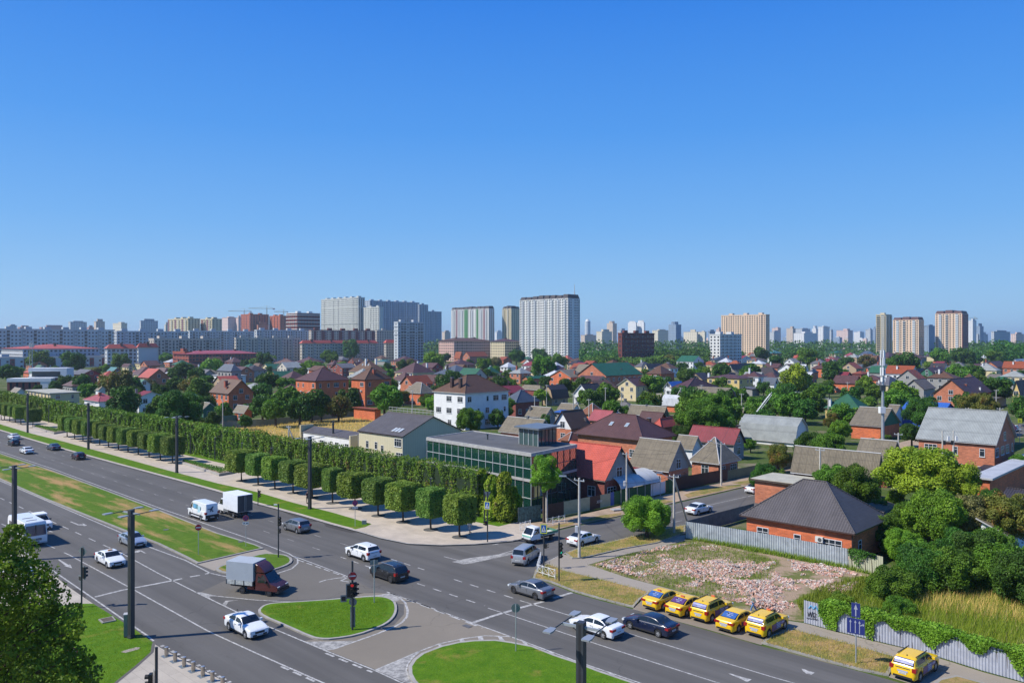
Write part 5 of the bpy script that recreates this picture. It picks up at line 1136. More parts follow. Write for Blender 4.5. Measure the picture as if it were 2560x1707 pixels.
# thin round tower
P = GD(1469, 2400); z = 24 + (853.5 - 803) * 2400 / FPX; t = thing('round_tower', 'slender round white tower alone right of the white block', 'tower', P)
mb = MB(); mb.tube((0, 0, 0), (0, 0, z * .45), 7, seg=16); mb.tube((0, 0, z * .45), (0, 0, z), 8.5, seg=16); mb.build('shaft', win_wall('farwall_round', (214, 222, 230), 3, 4), t)
mb = MB(); mb.tube((0, 0, z), (0, 0, z + 6), 7, 4, seg=16); mb.build('crown', F_WHITE, t)
def landmark(x):
 for lim, s_ in ((255, 'above the grey slabs far left'), (430, 'left of the beige pair'), (640, 'near the yellow cranes'), (960, 'by the luxury towers'), (1250, 'by the green and white towers'), (1460, 'by the white tower'), (1640, 'above the brick factory'), (1790, 'left of the peach slab'), (1990, 'right of the peach slab'), (2185, 'by the pale hazy flats'), (2330, 'by the lower peach tower')):
  if x < lim: return s_
 return 'right of the taller peach tower'
# more of the low far town between the named blocks
rnd = random.Random(5); row = []
for i in range(70):
 x = rnd.uniform(20, 2560)
 if 700 < x < 1480 and rnd.random() < .7: continue
 if 1330 < x < 1460: continue
 row.append((x, rnd.uniform(12, 34), rnd.uniform(841, 848), rnd.uniform(1800, 2600), rnd.choice('gwctpb'), i))
for x, w_, yt, D, c, i in row:
 P = GD(x, D); z = HC - (yt - CY) * D / FPX; L = w_ * D / FPX * .7
 t = thing('distant_building', 'low %s block on the hazy skyline, %s' % ({'g': 'grey', 'w': 'white', 'c': 'cream', 't': 'tan', 'p': 'pink', 'b': 'blue-grey'}[c], landmark(x)), 'building', P, ROTH)
 mb = MB(); mb.box(0, L, 0, L, 0, z); mb.build('wall', win_wall('farwall_' + c + '0', FC[c]), t); mb = MB(); mb.box(L * .2, L * .7, L * .2, L * .7, z, z + 2.5); mb.build('roof', F_GREY, t)
# cranes
M_CRANE = plain('crane_yellow', (.55, .38, .12), .6, var=.05)
for x, yt, D, lb, jib in ((611, 777, 1550, 'yellow tower crane over the orange frame, leftmost', 30), (667, 770, 1550, 'tallest yellow tower crane, middle of the three', 34), (709, 778, 1550, 'short yellow tower crane, rightmost', 18), (2437, 795, 2000, 'small grey tower crane on the hazy right tower', 16)):
 P = GD(x, D); z = HC - (yt - CY) * D / FPX; t = thing('tower_crane', lb, 'crane', P, R(10))
 mb = MB();
 for dx in (-.8, .8):
  for dy in (-.8, .8): mb.tube((dx, dy, 0), (dx, dy, z), .22, seg=4)
 for k in range(int(z / 3)): mb.tube((-.8, -.8, k * 3), (.8, -.8, k * 3 + 3), .13, seg=3)
 mb.build('mast', M_CRANE, t); mb = MB(); mb.box(-jib, jib * .45, -.5, .5, z - 1.2, z - .4); mb.tube((0, 0, z - .4), (0, 0, z + 4), .4, .2, 4); mb.tube((0, 0, z + 4), (-jib * .8, 0, z - .4), .12, seg=3); mb.tube((0, 0, z + 4), (jib * .4, 0, z - .4), .12, seg=3); mb.build('jib', M_CRANE, t)
 mb = MB(); mb.box(jib * .33, jib * .45, -.9, .9, z - 3, z - .9); mb.build('counterweight', F_GREY, t)
# telecom mast on the right and the lattice mast on the left
M_STEEL = plain('galvanised', (.42, .45, .47), .45, .5, var=.12, scale=1.0); M_ANT = plain('antenna_white', (.72, .73, .73), .5, var=.03)
P = GD(2207, 177); t = thing('telecom_mast', 'tall grey telecom monopole with stacked white antennas', 'mast', P)
mb = MB(); mb.tube((0, 0, 0), (0, 0, 12), .36, .30, 14); mb.tube((0, 0, 12), (0, 0, 21.5), .26, .22, 12); mb.tube((0, 0, 21.5), (0, 0, 25.2), .12, .05, 8); mb.build('pole', M_STEEL, t, smooth=True, angle=40)
for k, z in enumerate((9.1, 15.6, 17.4, 19.6, 21.2)):
 for a in range(3):
  an = a * 2.1 + k * .4 + 3.4; mb = MB(); c = Matrix.Translation((.42 * math.cos(an), .42 * math.sin(an), z)) @ Matrix.Rotation(an, 4, 'Z')
  mb.box(-.1, .12, -.2, .2, -.9 if k > 1 else -.5, .9 if k > 1 else .5, 0, c); mb.build('antenna', M_ANT, t)
mb = MB(); mb.box(-.75, .35, -.55, .55, 8.2, 9.6); mb.build('equipment_box', M_ANT, t)
mb = MB(); mb.box(-.5, .5, -.35, .35, 13.2, 14.4); mb.build('equipment_box', M_FRAME, t)
P = GD(79, 430); t = thing('lattice_mast', 'thin lattice mast with antennas behind the far left trees', 'mast', P)
mb = MB();
for dx, dy in ((-1, -1), (1, -1), (0, 1)): mb.tube((dx, dy, 0), (dx * .4, dy * .4, 25), .12, seg=4)
for k in range(12): mb.tube((-.9, -.9, k * 2), (.8, -.8, k * 2 + 2), .07, seg=3); mb.tube((.8, -.8, k * 2), (0, .8, k * 2 + 2), .07, seg=3)
mb.build('lattice', M_STEEL, t); mb = MB(); mb.box(-1.2, 1.2, -.5, .5, 21, 23); mb.build('antenna', M_STEEL, t)
# distant low hills
mb = MB(); rows = []
for j in range(3):
 r_ = []
 for i in range(61):
  x = -9000 + 300 * i; h = 26 + 60 * max(0, mnoise.noise((x * .00035, j * .3, 7))) + 22 * mnoise.noise((x * .001, 3, j))
  r_.append((x, 13000 + j * 700, -5 if j == 0 else max(5, h)))
 rows.append(r_)
mb.grid(rows); mb.build('hills', plain('hill_blue', (.09, .13, .12), .95, var=.1, scale=.001), smooth=True, kind='structure')

# ------------------------------------------------------------ vegetation
RNG = np.random.default_rng(11)
def leaves(name, P, Nn, size, mat, rng=RNG, flat=0.75, up=0.0, aspect=0.62, tint=None):
 """one mesh of many small leaf-shaped faces; P positions, Nn outward directions"""
 n = len(P); Nn = Nn + rng.normal(0, flat, (n, 3)); Nn[:, 2] += up
 Nn /= np.linalg.norm(Nn, axis=1)[:, None] + 1e-9
 r = rng.normal(0, 1, (n, 3)); U = np.cross(Nn, r); U /= np.linalg.norm(U, axis=1)[:, None] + 1e-9; V = np.cross(Nn, U)
 s = (size * (0.6 + 0.8 * rng.random(n)))[:, None] if np.isscalar(size) else (size * (0.6 + 0.8 * rng.random(n)))[:, None]
 v = np.empty((n, 4, 3)); v[:, 0] = P - U * s; v[:, 1] = P - V * s * aspect; v[:, 2] = P + U * s; v[:, 3] = P + V * s * aspect
 v[:, 0] += Nn * s * -.25; v[:, 2] += Nn * s * -.25
 me = bpy.data.meshes.new(name); me.vertices.add(4 * n); me.vertices.foreach_set('co', v.reshape(-1))
 me.loops.add(4 * n); me.loops.foreach_set('vertex_index', np.arange(4 * n, dtype=np.int32))
 me.polygons.add(n); me.polygons.foreach_set('loop_start', np.arange(0, 4 * n, 4, dtype=np.int32))
 try: me.polygons.foreach_set('loop_total', np.full(n, 4, dtype=np.int32))
 except Exception: pass
 me.update(calc_edges=True)
 a = me.attributes.new('tint', 'FLOAT', 'FACE'); a.data.foreach_set('value', (rng.random(n) if tint is None else tint).astype(np.float32))
 me.materials.append(mat); return me
def blob_points(lobes, n, rng, inner=.12, squash=1.0):
 C = np.array([l[:3] for l in lobes]); Rr = np.array([l[3] for l in lobes])
 w_ = Rr ** 2; k = rng.choice(len(lobes), size=int(n * 2.2), p=w_ / w_.sum())
 d = rng.normal(0, 1, (len(k), 3)); d /= np.linalg.norm(d, axis=1)[:, None]
 rad = Rr[k] * (1 - .34 * rng.random(len(k)) ** 1.3 + .22 * (rng.random(len(k)) < .13) * rng.random(len(k)))
 P = C[k] + d * rad[:, None] * np.array([1, 1, squash])
 dist = np.linalg.norm(P[:, None, :] - C[None], axis=2) / Rr[None]
 dist[np.arange(len(k)), k] = 9
 keep = (dist.min(axis=1) > .78) | (rng.random(len(k)) < inner)
 P, d = P[keep][:n], d[keep][:n]
 w2 = np.array([mnoise.noise((a * 4.3, b * 4.3, c * 4.3)) for a, b, c in P / max(1e-6, Rr.max() / .5)])
 return P + d * (w2 * Rr.max() * .22)[:, None], d
def crown_lobes(rng, n=16, rx=1.0, rz=.8, lr=(.28, .46), top=0.0):
 L = [(0, 0, 0, .60)]
 for i in range(n):
  a = rng.random() * 6.283; zz = rng.uniform(-.75, .95); q = math.sqrt(max(.05, 1 - zz * zz)) * rng.uniform(.5, .82)
  L.append((q * math.cos(a) * rx, q * math.sin(a) * rx, zz * rz * .8 + top, rng.uniform(*lr)))
 return L
LM = dict(dark=leaf_mat('leaf_dark', (0.010, 0.040, 0.007), (0.040, 0.115, 0.016)), mid=leaf_mat('leaf_mid', (0.018, 0.062, 0.006), (0.070, 0.170, 0.018)),
  bright=leaf_mat('leaf_bright', (0.035, 0.105, 0.008), (0.105, 0.225, 0.022)), yellow=leaf_mat('leaf_yellow', (0.055, 0.115, 0.008), (0.165, 0.245, 0.022)),
  olive=leaf_mat('leaf_olive', (0.030, 0.055, 0.008), (0.115, 0.135, 0.03), c3=(0.20, 0.10, 0.03)), grey=leaf_mat('leaf_grey', (0.035, 0.055, 0.02), (0.12, 0.14, 0.06)))
TONE = dict(dark='dark green', mid='mid-green', bright='bright green', yellow='yellow-green', olive='olive green', grey='greyish green')
M_BARK = plain('bark', (.075, .055, .04), .95, var=.3, scale=3); M_TWIG = plain('twig', (.16, .13, .10), .9, var=.2)
CROWNS = {}
def crown(kind, var, near):
 key = (kind, var, near)
 if key not in CROWNS:
  rng = np.random.default_rng(100 + var * 7 + (50 if near else 0)); lb = crown_lobes(rng, 34 if near else 18, rz=.85 if var % 2 else .72, lr=(.13, .32) if near else (.24, .42))
  P, d = blob_points(lb, 30000 if near else 4200, rng, inner=.3 if near else .15)
  nz = np.array([mnoise.noise((p[0] * 2.2, p[1] * 2.2, p[2] * 2.2)) for p in P]); t_ = np.clip(.5 + nz * .9 + rng.normal(0, .16, len(P)), 0, 1)
  CROWNS[key] = leaves('crown', P, d, .027 if near else .07, LM[kind], rng, up=.25, tint=t_)
 return CROWNS[key]
def trunk_mesh(seed, near):
 rnd = random.Random(seed); mb = MB(); mb.tube((0, 0, -1.55), (0.03, 0, -.5), .085, .06, 8, caps=False)
 for i in range(7 if near else 4):
  a = rnd.random() * 6.28; z0 = -.9 + rnd.random() * .5; q = .45 + rnd.random() * .3
  m_ = (q * .5 * math.cos(a), q * .5 * math.sin(a), z0 + .45); mb.tube((0.02, 0, z0), m_, .04, .028, 6, caps=False); mb.tube(m_, (q * math.cos(a), q * math.sin(a), z0 + 1.0), .028, .01, 5, caps=False)
 mb.tube((0.03, 0, -.5), (0, .05, .5), .06, .02, 6, caps=False); return mb.mesh('trunk', M_BARK, True)
TRUNKS = {(s, n): trunk_mesh(s, n) for s in range(3) for n in (0, 1)}
TREES = []
def desc_near(P, w_, D, up=False):
 best, bd = None, 1e9; x = PX(P)[0]
 for h in HOUSES:
  dx = (h[4] - P).length - h[5] * .5
  if dx < bd: bd = dx; best = h
 if best is None: return 'in the open'
 hx = PX(best[4])[0]; px_w = best[5] * FPX / max(30, best[2])
 if x < hx - px_w * .7: rel = 'left of the'
 elif x > hx + px_w * .7: rel = 'right of the'
 elif P.y < best[4].y: rel = 'in front of the'
 else: rel = 'behind the'
 return rel + ' ' + best[3].replace('house house', 'house')
def tree(P, r, kind='mid', zc=None, near=None, label=None, squash=1.0, name='tree', var=None, rx=1.0):
 P = Vector(P); D = P.y; near = (D < 210) if near is None else near; rnd = random.Random(int(P.x * 31 + P.y * 17))
 var = rnd.randrange(5) if var is None else var; zc = zc or r * 1.25
 size = 'small' if r < 2.2 else ('large' if r > 5 else '')
 lab = label or ' '.join(f"{size} {TONE[kind]} tree {desc_near(P, r, D)}".split())
 t = thing(name, lab, 'tree' if name != 'shrub' else 'shrub', P, rnd.random() * 6.28)
 c = link('crown', crown(kind, var, near), t, (0, 0, zc)); c.scale = (r * rx, r, r * squash)
 k = link('trunk', TRUNKS[(var % 3, int(near))], t, (0, 0, zc)); k.scale = (r, r, zc / 1.5)
 TREES.append((P.x, P.y, r)); return t
def T(z, x, y, w_, kind='mid', dh=0.0, **k):
 px, py = zone(z, x, y); wp = w_ / 3.672
 q = wp / (py - CY); zf = 1.25
 r = 12 * q / (1 + .5 * zf * q); zc = zf * r
 D = FPX * (HC - zc) / (py - CY); r = wp / 2 * D / FPX
 if D > 1500: return
 return tree(GD(px, D), r * 1.04, kind, zc * 1.0, **k)
for a in [(360, 720, 200, 'mid'), (290, 690, 110, 'mid'), (445, 745, 130, 'dark'), (670, 742, 225, 'dark'), (1100, 735, 170, 'mid'), (1530, 715, 120, 'mid'), (90, 850, 190, 'dark'), (230, 860, 60, 'dark'),
  (2110, 605, 130, 'dark'), (1830, 625, 80, 'mid'), (600, 925, 140, 'dark'), (740, 930, 170, 'dark'), (800, 1010, 170, 'mid'), (1000, 940, 200, 'olive'), (1110, 940, 250, 'olive'), (1230, 970, 180, 'dark'),
  (1110, 1125, 330, 'dark'), (1270, 885, 100, 'mid'), (1700, 830, 190, 'dark'), (1610, 850, 150, 'dark'), (1810, 880, 200, 'dark'), (1950, 790, 190, 'bright'), (2300, 720, 110, 'mid'), (1640, 960, 190, 'dark'),
  (1480, 1020, 180, 'dark'), (1820, 1000, 230, 'mid'), (1890, 930, 150, 'dark'), (1650, 1190, 430, 'dark'), (1450, 1160, 230, 'mid'), (1880, 1130, 200, 'dark'), (2060, 1190, 150, 'mid'), (2290, 1195, 150, 'dark'),
  (1270, 1130, 150, 'mid'), (2180, 760, 90, 'grey'), (1370, 960, 120, 'grey'), (350, 1000, 90, 'dark'), (500, 960, 100, 'dark'), (2250, 1290, 140, 'dark'), (1560, 1280, 120, 'dark'), (1790, 1290, 150, 'mid'), (1950, 1270, 150, 'dark')]: T('A', *a)
for a in [(65, 720, 160, 'dark'), (350, 650, 110, 'mid'), (465, 630, 110, 'mid'), (600, 625, 160, 'mid'), (710, 640, 130, 'dark'), (860, 630, 190, 'dark'), (960, 655, 120, 'mid'), (680, 710, 150, 'mid'), (500, 790, 120, 'bright'), (570, 795, 110, 'mid'),
  (335, 820, 90, 'dark'), (400, 850, 120, 'mid'), (790, 790, 110, 'bright'), (90, 930, 220, 'dark'), (270, 960, 180, 'mid'), (60, 1150, 250, 'dark'), (180, 1190, 260, 'mid'), (300, 1080, 260, 'mid'), (400, 1180, 250, 'dark'), (510, 1130, 280, 'dark'),
  (600, 1190, 180, 'mid'), (760, 1150, 240, 'olive'), (1180, 1085, 320, 'mid'), (1575, 1100, 140, 'mid'), (1400, 950, 90, 'mid'), (1790, 920, 240, 'dark'), (2040, 910, 120, 'mid'), (1640, 740, 200, 'bright'), (1740, 710, 90, 'dark'),
  (1350, 775, 110, 'dark'), (2090, 770, 150, 'mid'), (1970, 1280, 280, 'mid'), (2220, 1260, 170, 'dark'), (2310, 870, 110, 'mid'), (1380, 600, 80, 'mid'), (2200, 760, 120, 'grey'), (120, 790, 90, 'dark'), (1000, 760, 60, 'mid'), (1480, 900, 70, 'mid')]: T('B', *a)
for a in [(40, 700, 160, 'dark'), (250, 680, 140, 'dark'), (140, 665, 120, 'mid'), (280, 775, 230, 'mid'), (430, 740, 150, 'mid'), (680, 580, 120, 'mid'), (800, 540, 110, 'mid'), (900, 545, 150, 'mid'), (1290, 705, 80, 'dark'), (1440, 730, 120, 'olive'),
  (1560, 800, 120, 'dark'), (1600, 870, 160, 'mid'), (1930, 830, 180, 'dark'), (2180, 840, 180, 'dark'), (2080, 690, 100, 'mid'), (2280, 680, 150, 'dark'), (2100, 630, 130, 'dark'), (880, 1040, 210, 'mid'), (1290, 955, 230, 'mid'), (1250, 1110, 230, 'mid'),
  (1540, 1040, 160, 'dark'), (740, 1095, 230, 'dark'), (920, 1170, 180, 'mid'), (1040, 1200, 130, 'mid'), (170, 950, 130, 'mid'), (280, 1060, 150, 'bright'), (1680, 1150, 330, 'mid'), (1840, 1180, 380, 'mid'), (1720, 1290, 420, 'mid'), (1900, 1320, 340, 'mid'),
  (1560, 1430, 220, 'dark'), (1990, 1010, 120, 'bright'), (2080, 1050, 170, 'mid'), (2280, 1120, 130, 'dark'), (2220, 1240, 200, 'mid'), (2310, 980, 130, 'dark'), (310, 1285, 120, 'dark'), (1060, 1450, 190, 'mid'), (960, 1490, 170, 'dark'), (2190, 1505, 130, 'mid'),
  (0, 950, 110, 'mid'), (2240, 580, 90, 'mid'), (820, 1090, 90, 'dark'), (1420, 770, 60, 'mid'), (1850, 740, 60, 'mid'), (2060, 1240, 130, 'bright'), (560, 1010, 60, 'mid'), (460, 830, 60, 'mid')]: T('C', *a)
for a in [(70, 750, 160, 'dark'), (360, 700, 200, 'mid'), (450, 740, 120, 'mid'), (280, 900, 290, 'yellow'), (450, 1010, 170, 'mid'), (560, 830, 190, 'dark'), (650, 850, 140, 'mid'), (720, 760, 150, 'dark'), (580, 625, 80, 'dark'), (900, 745, 150, 'olive'),
  (1240, 770, 240, 'dark'), (1100, 760, 130, 'mid'), (1340, 750, 50, 'dark'), (910, 960, 180, 'bright'), (1000, 1030, 180, 'mid'), (1190, 1060, 300, 'bright'), (960, 840, 90, 'dark'), (1590, 700, 170, 'mid'), (1790, 700, 190, 'dark'), (1900, 720, 120, 'dark'),
  (2070, 710, 170, 'mid'), (1760, 860, 200, 'mid'), (1890, 850, 180, 'dark'), (2110, 990, 260, 'dark'), (2240, 925, 100, 'dark'), (200, 1150, 260, 'mid'), (340, 1180, 240, 'dark'), (450, 1140, 180, 'mid'), (60, 1050, 170, 'mid'), (40, 1180, 150, 'dark'),
  (690, 1230, 260, 'mid'), (650, 1370, 220, 'bright'), (1420, 1210, 340, 'dark'), (1920, 1180, 390, 'olive'), (1320, 1400, 220, 'dark'), (2300, 1120, 90, 'mid'), (560, 960, 120, 'mid'), (140, 980, 120, 'mid'), (780, 1060, 110, 'mid'), (1440, 900, 60, 'mid'), (2060, 880, 80, 'mid')]: T('D', *a)
for a in [(400, 420, 330, 'dark'), (560, 440, 340, 'mid'), (90, 520, 250, 'olive'), (70, 710, 220, 'mid'), (2330, 600, 260, 'mid'), (2060, 900, 230, 'dark'), (1180, 900, 190, 'bright'), (1080, 370, 130, 'mid'), (960, 380, 90, 'dark')]: T('7', *a)
tree(GD(2302, 110), 6.2, 'yellow', 5.9, True, 'largest tree at right, yellow-green and broad-crowned, before the grey roof', var=1, squash=.74)
tree(GD(2385, 106), 3.6, 'yellow', 5.6, True, 'yellow-green tree merging into the right side of the largest one', var=2)
tree(GD(2140, 101), 3.1, 'mid', 5.6, True, 'pale-leaved walnut tree behind the nearest hipped house', var=3)
tree(GD(2335, 92), 3.5, 'bright', 4.0, True, 'bright creeper-covered tree below the largest yellow-green tree', var=4, squash=1.15)
tree(GD(2428, 93), 3.2, 'grey', 4.0, True, 'twiggy half-bare greyish tree right of the creeper-covered tree', var=0)
tree(GD(1865 - 248, 98), 3.0, 'bright', 2.65, True, 'round bright green bush between side street and rubble lot', name='shrub', var=1, squash=.95, rx=1.05)
tree(GD(1600, 101.5), 2.5, 'mid', 2.5, True, 'darker lobe of bush behind the round bright bush', name='shrub', var=2)
tree(GD(1360, 106), 2.5, 'bright', 6.4, True, 'young sumac tree with drooping leaves before the glass hall', var=3, squash=1.1)
tree(GD(2075, 118), 3.2, 'mid', 3.6, True, 'small tree between nearest house and side street', var=0)
tree(GD(1905, 128), 2.6, 'dark', 2.6, True, 'dark garden tree beside the side street bend', var=4)
# shrub mass on the right, in front of the huts
for i, (x, D, r, zc, k, lb) in enumerate([(2235, 73, 2.6, 1.5, 'mid', 'dense shrub with orange flowers at the end of the ribbed gate'), (2300, 76, 3.0, 2.0, 'dark', 'dark shrub second from the ribbed gate'), (2370, 75, 3.2, 2.1, 'mid', 'broad green shrub in the middle of the thicket'),
  (2440, 78, 3.3, 2.4, 'dark', 'dark broad shrub right of the thicket middle'), (2520, 75, 3.4, 2.4, 'mid', 'green shrub at the right end of the thicket'), (2250, 68.5, 1.6, 1.0, 'mid', 'low shrub creeping onto the rubble edge'), (2300, 82, 2.4, 1.8, 'mid', 'shrub at the back of the thicket beside the block shed'),
  (2480, 84, 2.8, 2.4, 'mid', 'shrub at the back right of the thicket'), (2395, 84, 2.6, 2.0, 'dark', 'dark shrub behind the thicket middle'), (2590, 70, 3.6, 3.0, 'dark', 'dark shrub cut by the right edge'), (2185, 66.8, 1.3, 1.0, 'mid', 'small dark shrub beyond the rubble near the fence corner'), (2100, 68.6, 1.5, 1.2, 'bright', 'bright young shrub just behind the graffiti fence'), (2530, 90, 3.6, 4.2, 'olive', 'sumac tree by the right edge'), (2215, 92, 2.6, 1.8, 'mid', 'low shrub behind the block shed'), (2290, 98, 3.0, 2.2, 'mid', 'undergrowth bush below the largest yellow-green tree'), (2260, 88, 2.4, 1.7, 'bright', 'bright bush between block shed and creeper-covered tree'), (2375, 98, 2.8, 2.2, 'dark', 'dark undergrowth right of the creeper-covered tree'), (2460, 100, 3.0, 2.4, 'mid', 'bush below the orange garage wall'), (2185, 103, 2.4, 1.8, 'mid', 'bush under the walnut tree')]):
 tree(GD(x, D), r, k, zc, True, lb, name='shrub', var=i % 5)
# --- foreground plane tree, lower left
rng = np.random.default_rng(3); lob = []; FD = 42.0
for x, y, r in [(35, 1322, 24), (20, 1350, 34), (52, 1372, 30), (40, 1400, 40), (10, 1430, 50), (75, 1425, 36), (60, 1470, 52), (105, 1455, 30), (122, 1428, 14), (95, 1500, 50), (130, 1520, 30), (150, 1470, 13), (20, 1520, 70), (80, 1560, 60), (150, 1560, 40), (158, 1490, 12), (185, 1530, 22), (196, 1512, 10), (60, 1610, 80), (150, 1610, 48), (188, 1575, 26), (20, 1660, 90), (120, 1660, 70), (185, 1640, 34), (205, 1690, 30), (222, 1660, 16), (235, 1640, 10), (60, 1720, 90), (160, 1730, 60), (228, 1715, 26), (240, 1682, 12), (-60, 1500, 90), (-60, 1600, 110), (-60, 1700, 120), (-30, 1400, 60)]:
 d_ = FD + rng.uniform(-1.6, 1.6); p = GD(x, d_); lob.append((p.x, p.y, HC - (y - CY) * d_ / FPX, r * d_ / FPX))
c0 = GD(-20, FD + .5)
t = thing('plane_tree', 'big leafy tree filling the lower left corner in front of the bus', 'tree', c0)
P, d = blob_points(lob, 30000, rng, inner=.25); P = P - np.array(c0)
nz = np.array([mnoise.noise((p[0] * .9, p[1] * .9, p[2] * .9)) for p in P]); tt = np.clip(.45 + nz * .8 + rng.normal(0, .2, len(P)), 0, 1)
link('crown', leaves('crown', P, d, .095, leaf_mat('leaf_plane', (.022, .065, .006), (.105, .21, .018), .35), rng, flat=.9, tint=tt), t)
mb = MB(); mb.tube((0, 0, 0), (.2, 0, 7), .3, .2, 10, caps=False)
for l_ in lob:
 q = Vector(l_[:3]) - c0; b = Vector((.1, 0, max(2, q.z - 3.0))); m_ = b.lerp(q, .5) + Vector((0, 0, .3)); mb.tube(b, m_, .09, .05, 6, caps=False); mb.tube(m_, q, .05, .02, 5, caps=False)
mb.build('trunk', M_BARK, t, smooth=True)
# --- clipped hedge along the walk
def seg_hedge(name, label, a, b, h, th, n, size, mat, seed, cat='hedge', wob=.5, z0=.15):
 rng = np.random.default_rng(seed); a, b = Vector(a), Vector(b); L = (b - a).length; u = (b - a) / L; v = Vector((-u.y, u.x, 0));
 if v.y < 0: v = -v
 t = thing(name, label, cat, a)
 fr = h / (h * 1.3 + th); k = rng.random(n); S_ = rng.random(n) * L; out = np.zeros((n, 3)); P = np.zeros((n, 3))
 zt = np.array([mnoise.noise((s * .22, seed, 0)) * wob + mnoise.noise((s * .9, seed, 3)) * wob * 1.1 + .35 * abs(math.sin(s * 2.1 + mnoise.noise((s * .3, 0, 0)) * 2)) for s in S_])
 hh = h + zt; face = np.where(k < fr, 0, np.where(k < fr + .62 * (th / (h * 1.3 + th)), 1, 2))
 q = rng.random(n) ** .9
 bul = np.array([mnoise.noise((s * .75, z_ * 2.2, seed + 5)) for s, z_ in zip(S_, q)]) * .8
 off = np.where(face == 0, -bul - .1 + rng.normal(0, .06, n), np.where(face == 1, rng.random(n) * th, th + .1)); z_ = np.where(face == 1, hh - .1 + rng.normal(0, .12, n) - .3 * np.abs(rng.normal(0, .5, n)), q * hh)
 U = np.array(u); V = np.array(v)
 P = S_[:, None] * U + off[:, None] * V + np.stack([0 * z_, 0 * z_, z_ + z0], 1)
 out = np.where((face == 0)[:, None], -V, np.where((face == 1)[:, None], np.array([0, 0, 1.]), V))
 tt = np.clip(.42 + .8 * np.array([mnoise.noise((s * 1.1, z * .4, seed + 9)) for s, z in zip(S_, z_)]) + rng.normal(0, .16, n), 0, 1)
 Dm = (P + np.array(a))[:, 1]; sz = size * np.clip(Dm / 130, .8, 2.2)
 link('foliage', leaves('foliage', P, out, sz, mat, rng, flat=.55, up=.15, tint=tt), t)
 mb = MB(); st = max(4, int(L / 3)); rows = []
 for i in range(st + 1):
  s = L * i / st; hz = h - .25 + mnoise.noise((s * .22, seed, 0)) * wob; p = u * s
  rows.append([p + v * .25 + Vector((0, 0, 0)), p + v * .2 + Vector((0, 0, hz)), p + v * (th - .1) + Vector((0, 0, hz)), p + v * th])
 mb.grid(rows); mb.build('solid_core', plain('hedge_core', (.012, .03, .008), .95, var=.2), t); return t  # solid dark core added inside the hedge to block light through the leaves
LHEDGE = leaf_mat('leaf_hedge', (.018, .078, .006), (.095, .20, .018), .2, c3=(.20, .15, .04))
ha, hb = G(1193, hl(1193)), G(-260, hl(-260, .224))
ux = (hb - ha).normalized()
cuts = [(0, 62, 6.1, 'nearest stretch of the clipped thuja hedge, ending at the corner'), (62, 124, 6.2, 'second stretch of clipped thuja hedge, below the dry field'), (124, 190, 6.0, 'third stretch of clipped hedge behind the middle topiary row'), (190, (hb - ha).length, 6.2, 'far left stretch of the clipped hedge')]
for i, (s0, s1, h, lb) in enumerate(cuts):
 seg_hedge('hedge', lb, ha + ux * s0, ha + ux * (s1 - .15), h, 2.6, int((s1 - s0) * (460 if i == 0 else 320 if i == 1 else 200)), .15, LHEDGE, 20 + i)
LB2 = leaf_mat('leaf_thuja', (.03, .09, .007), (.16, .25, .02), .2, c3=(.14, .11, .03))
def cone_shrub(P, r, h, label, seed):
 rng = np.random.default_rng(seed); n = 5200; k = rng.random(n) ** .8; a = rng.random(n) * 6.283
 prof = r * np.sqrt(np.clip(1 - k ** 2.6, 0, 1)) * (.82 + .18 * np.sin(k * 9 + seed))
 bl = np.array([mnoise.noise((math.cos(x) * 2.4, math.sin(x) * 2.4, kk * h * .9)) for x, kk in zip(a, k)]) * .5
 rr = prof + bl * .8 - .25 * rng.random(n) ** 2; P_ = np.stack([rr * np.cos(a), rr * np.sin(a), k * h + .1], 1); d = np.stack([np.cos(a), np.sin(a), .3 + 0 * a], 1)
 t = thing('thuja_shrub', label, 'shrub', P); tt = np.clip(.45 + bl * 1.1 + rng.normal(0, .18, n), 0, 1)
 link('foliage', leaves('foliage', P_, d, .14, LB2, rng, flat=.6, up=.2, tint=tt), t)
 mb = MB(); mb.tube((0, 0, 0), (0, 0, h * .8), r * .55, r * .12, 8); mb.build('stem', plain('hedge_core', (.012, .03, .008)), t)  # broad dark core filling the foliage, far wider than a stem
for x, y, r, h, lb in [(1262, 1305, 1.7, 6.6, 'rightmost tall thuja at the street corner end of the hedge'), (1232, 1300, 1.5, 6.0, 'second thuja from the corner, slightly shorter'), (1205, 1290, 1.5, 6.3, 'third thuja from the corner, merging with the hedge'), (1285, 1300, 1.2, 4.4, 'low thuja tucked between corner thuja and graffiti fence')]:
 cone_shrub(G(x, y), r, h, lb, int(x))
# --- square-clipped trees on the walk
def topiary_mesh(seed, w_=1.5, h=1.75, rnd_=.5):
 rng = np.random.default_rng(seed); n = 8500; P = rng.uniform(-1, 1, (n, 3)); f = rng.integers(0, 5, n); ax = np.where(f < 2, 0, np.where(f < 4, 1, 2)); sg = np.where(f % 2 == 0, 1., -1.); sg[f == 4] = 1.
 bot = rng.random(n) < .12; ax[bot] = 2; sg[bot] = -1
 P[np.arange(n), ax] = sg; d = np.zeros((n, 3)); d[np.arange(n), ax] = sg
 e = 9.0 - rnd_ * 3; nr = (np.abs(P) ** e).sum(axis=1) ** (1 / e); P = P / nr[:, None]
 nz = np.array([mnoise.noise((p[0] * 2.3, p[1] * 2.3, p[2] * 2.3 + seed)) for p in P]); P *= (1 + nz * .05 + rng.normal(0, .02, n))[:, None]
 P *= np.array([w_, w_, h]); tt = np.clip(.45 + nz * .7 + rng.normal(0, .2, n), 0, 1)
 return P, d, tt, rng
LTOP = [leaf_mat('leaf_topiary', (.035, .095, .012), (.125, .215, .035), .2), leaf_mat('leaf_topiary2', (.028, .085, .014), (.10, .185, .04), .2)]
TOPM = []
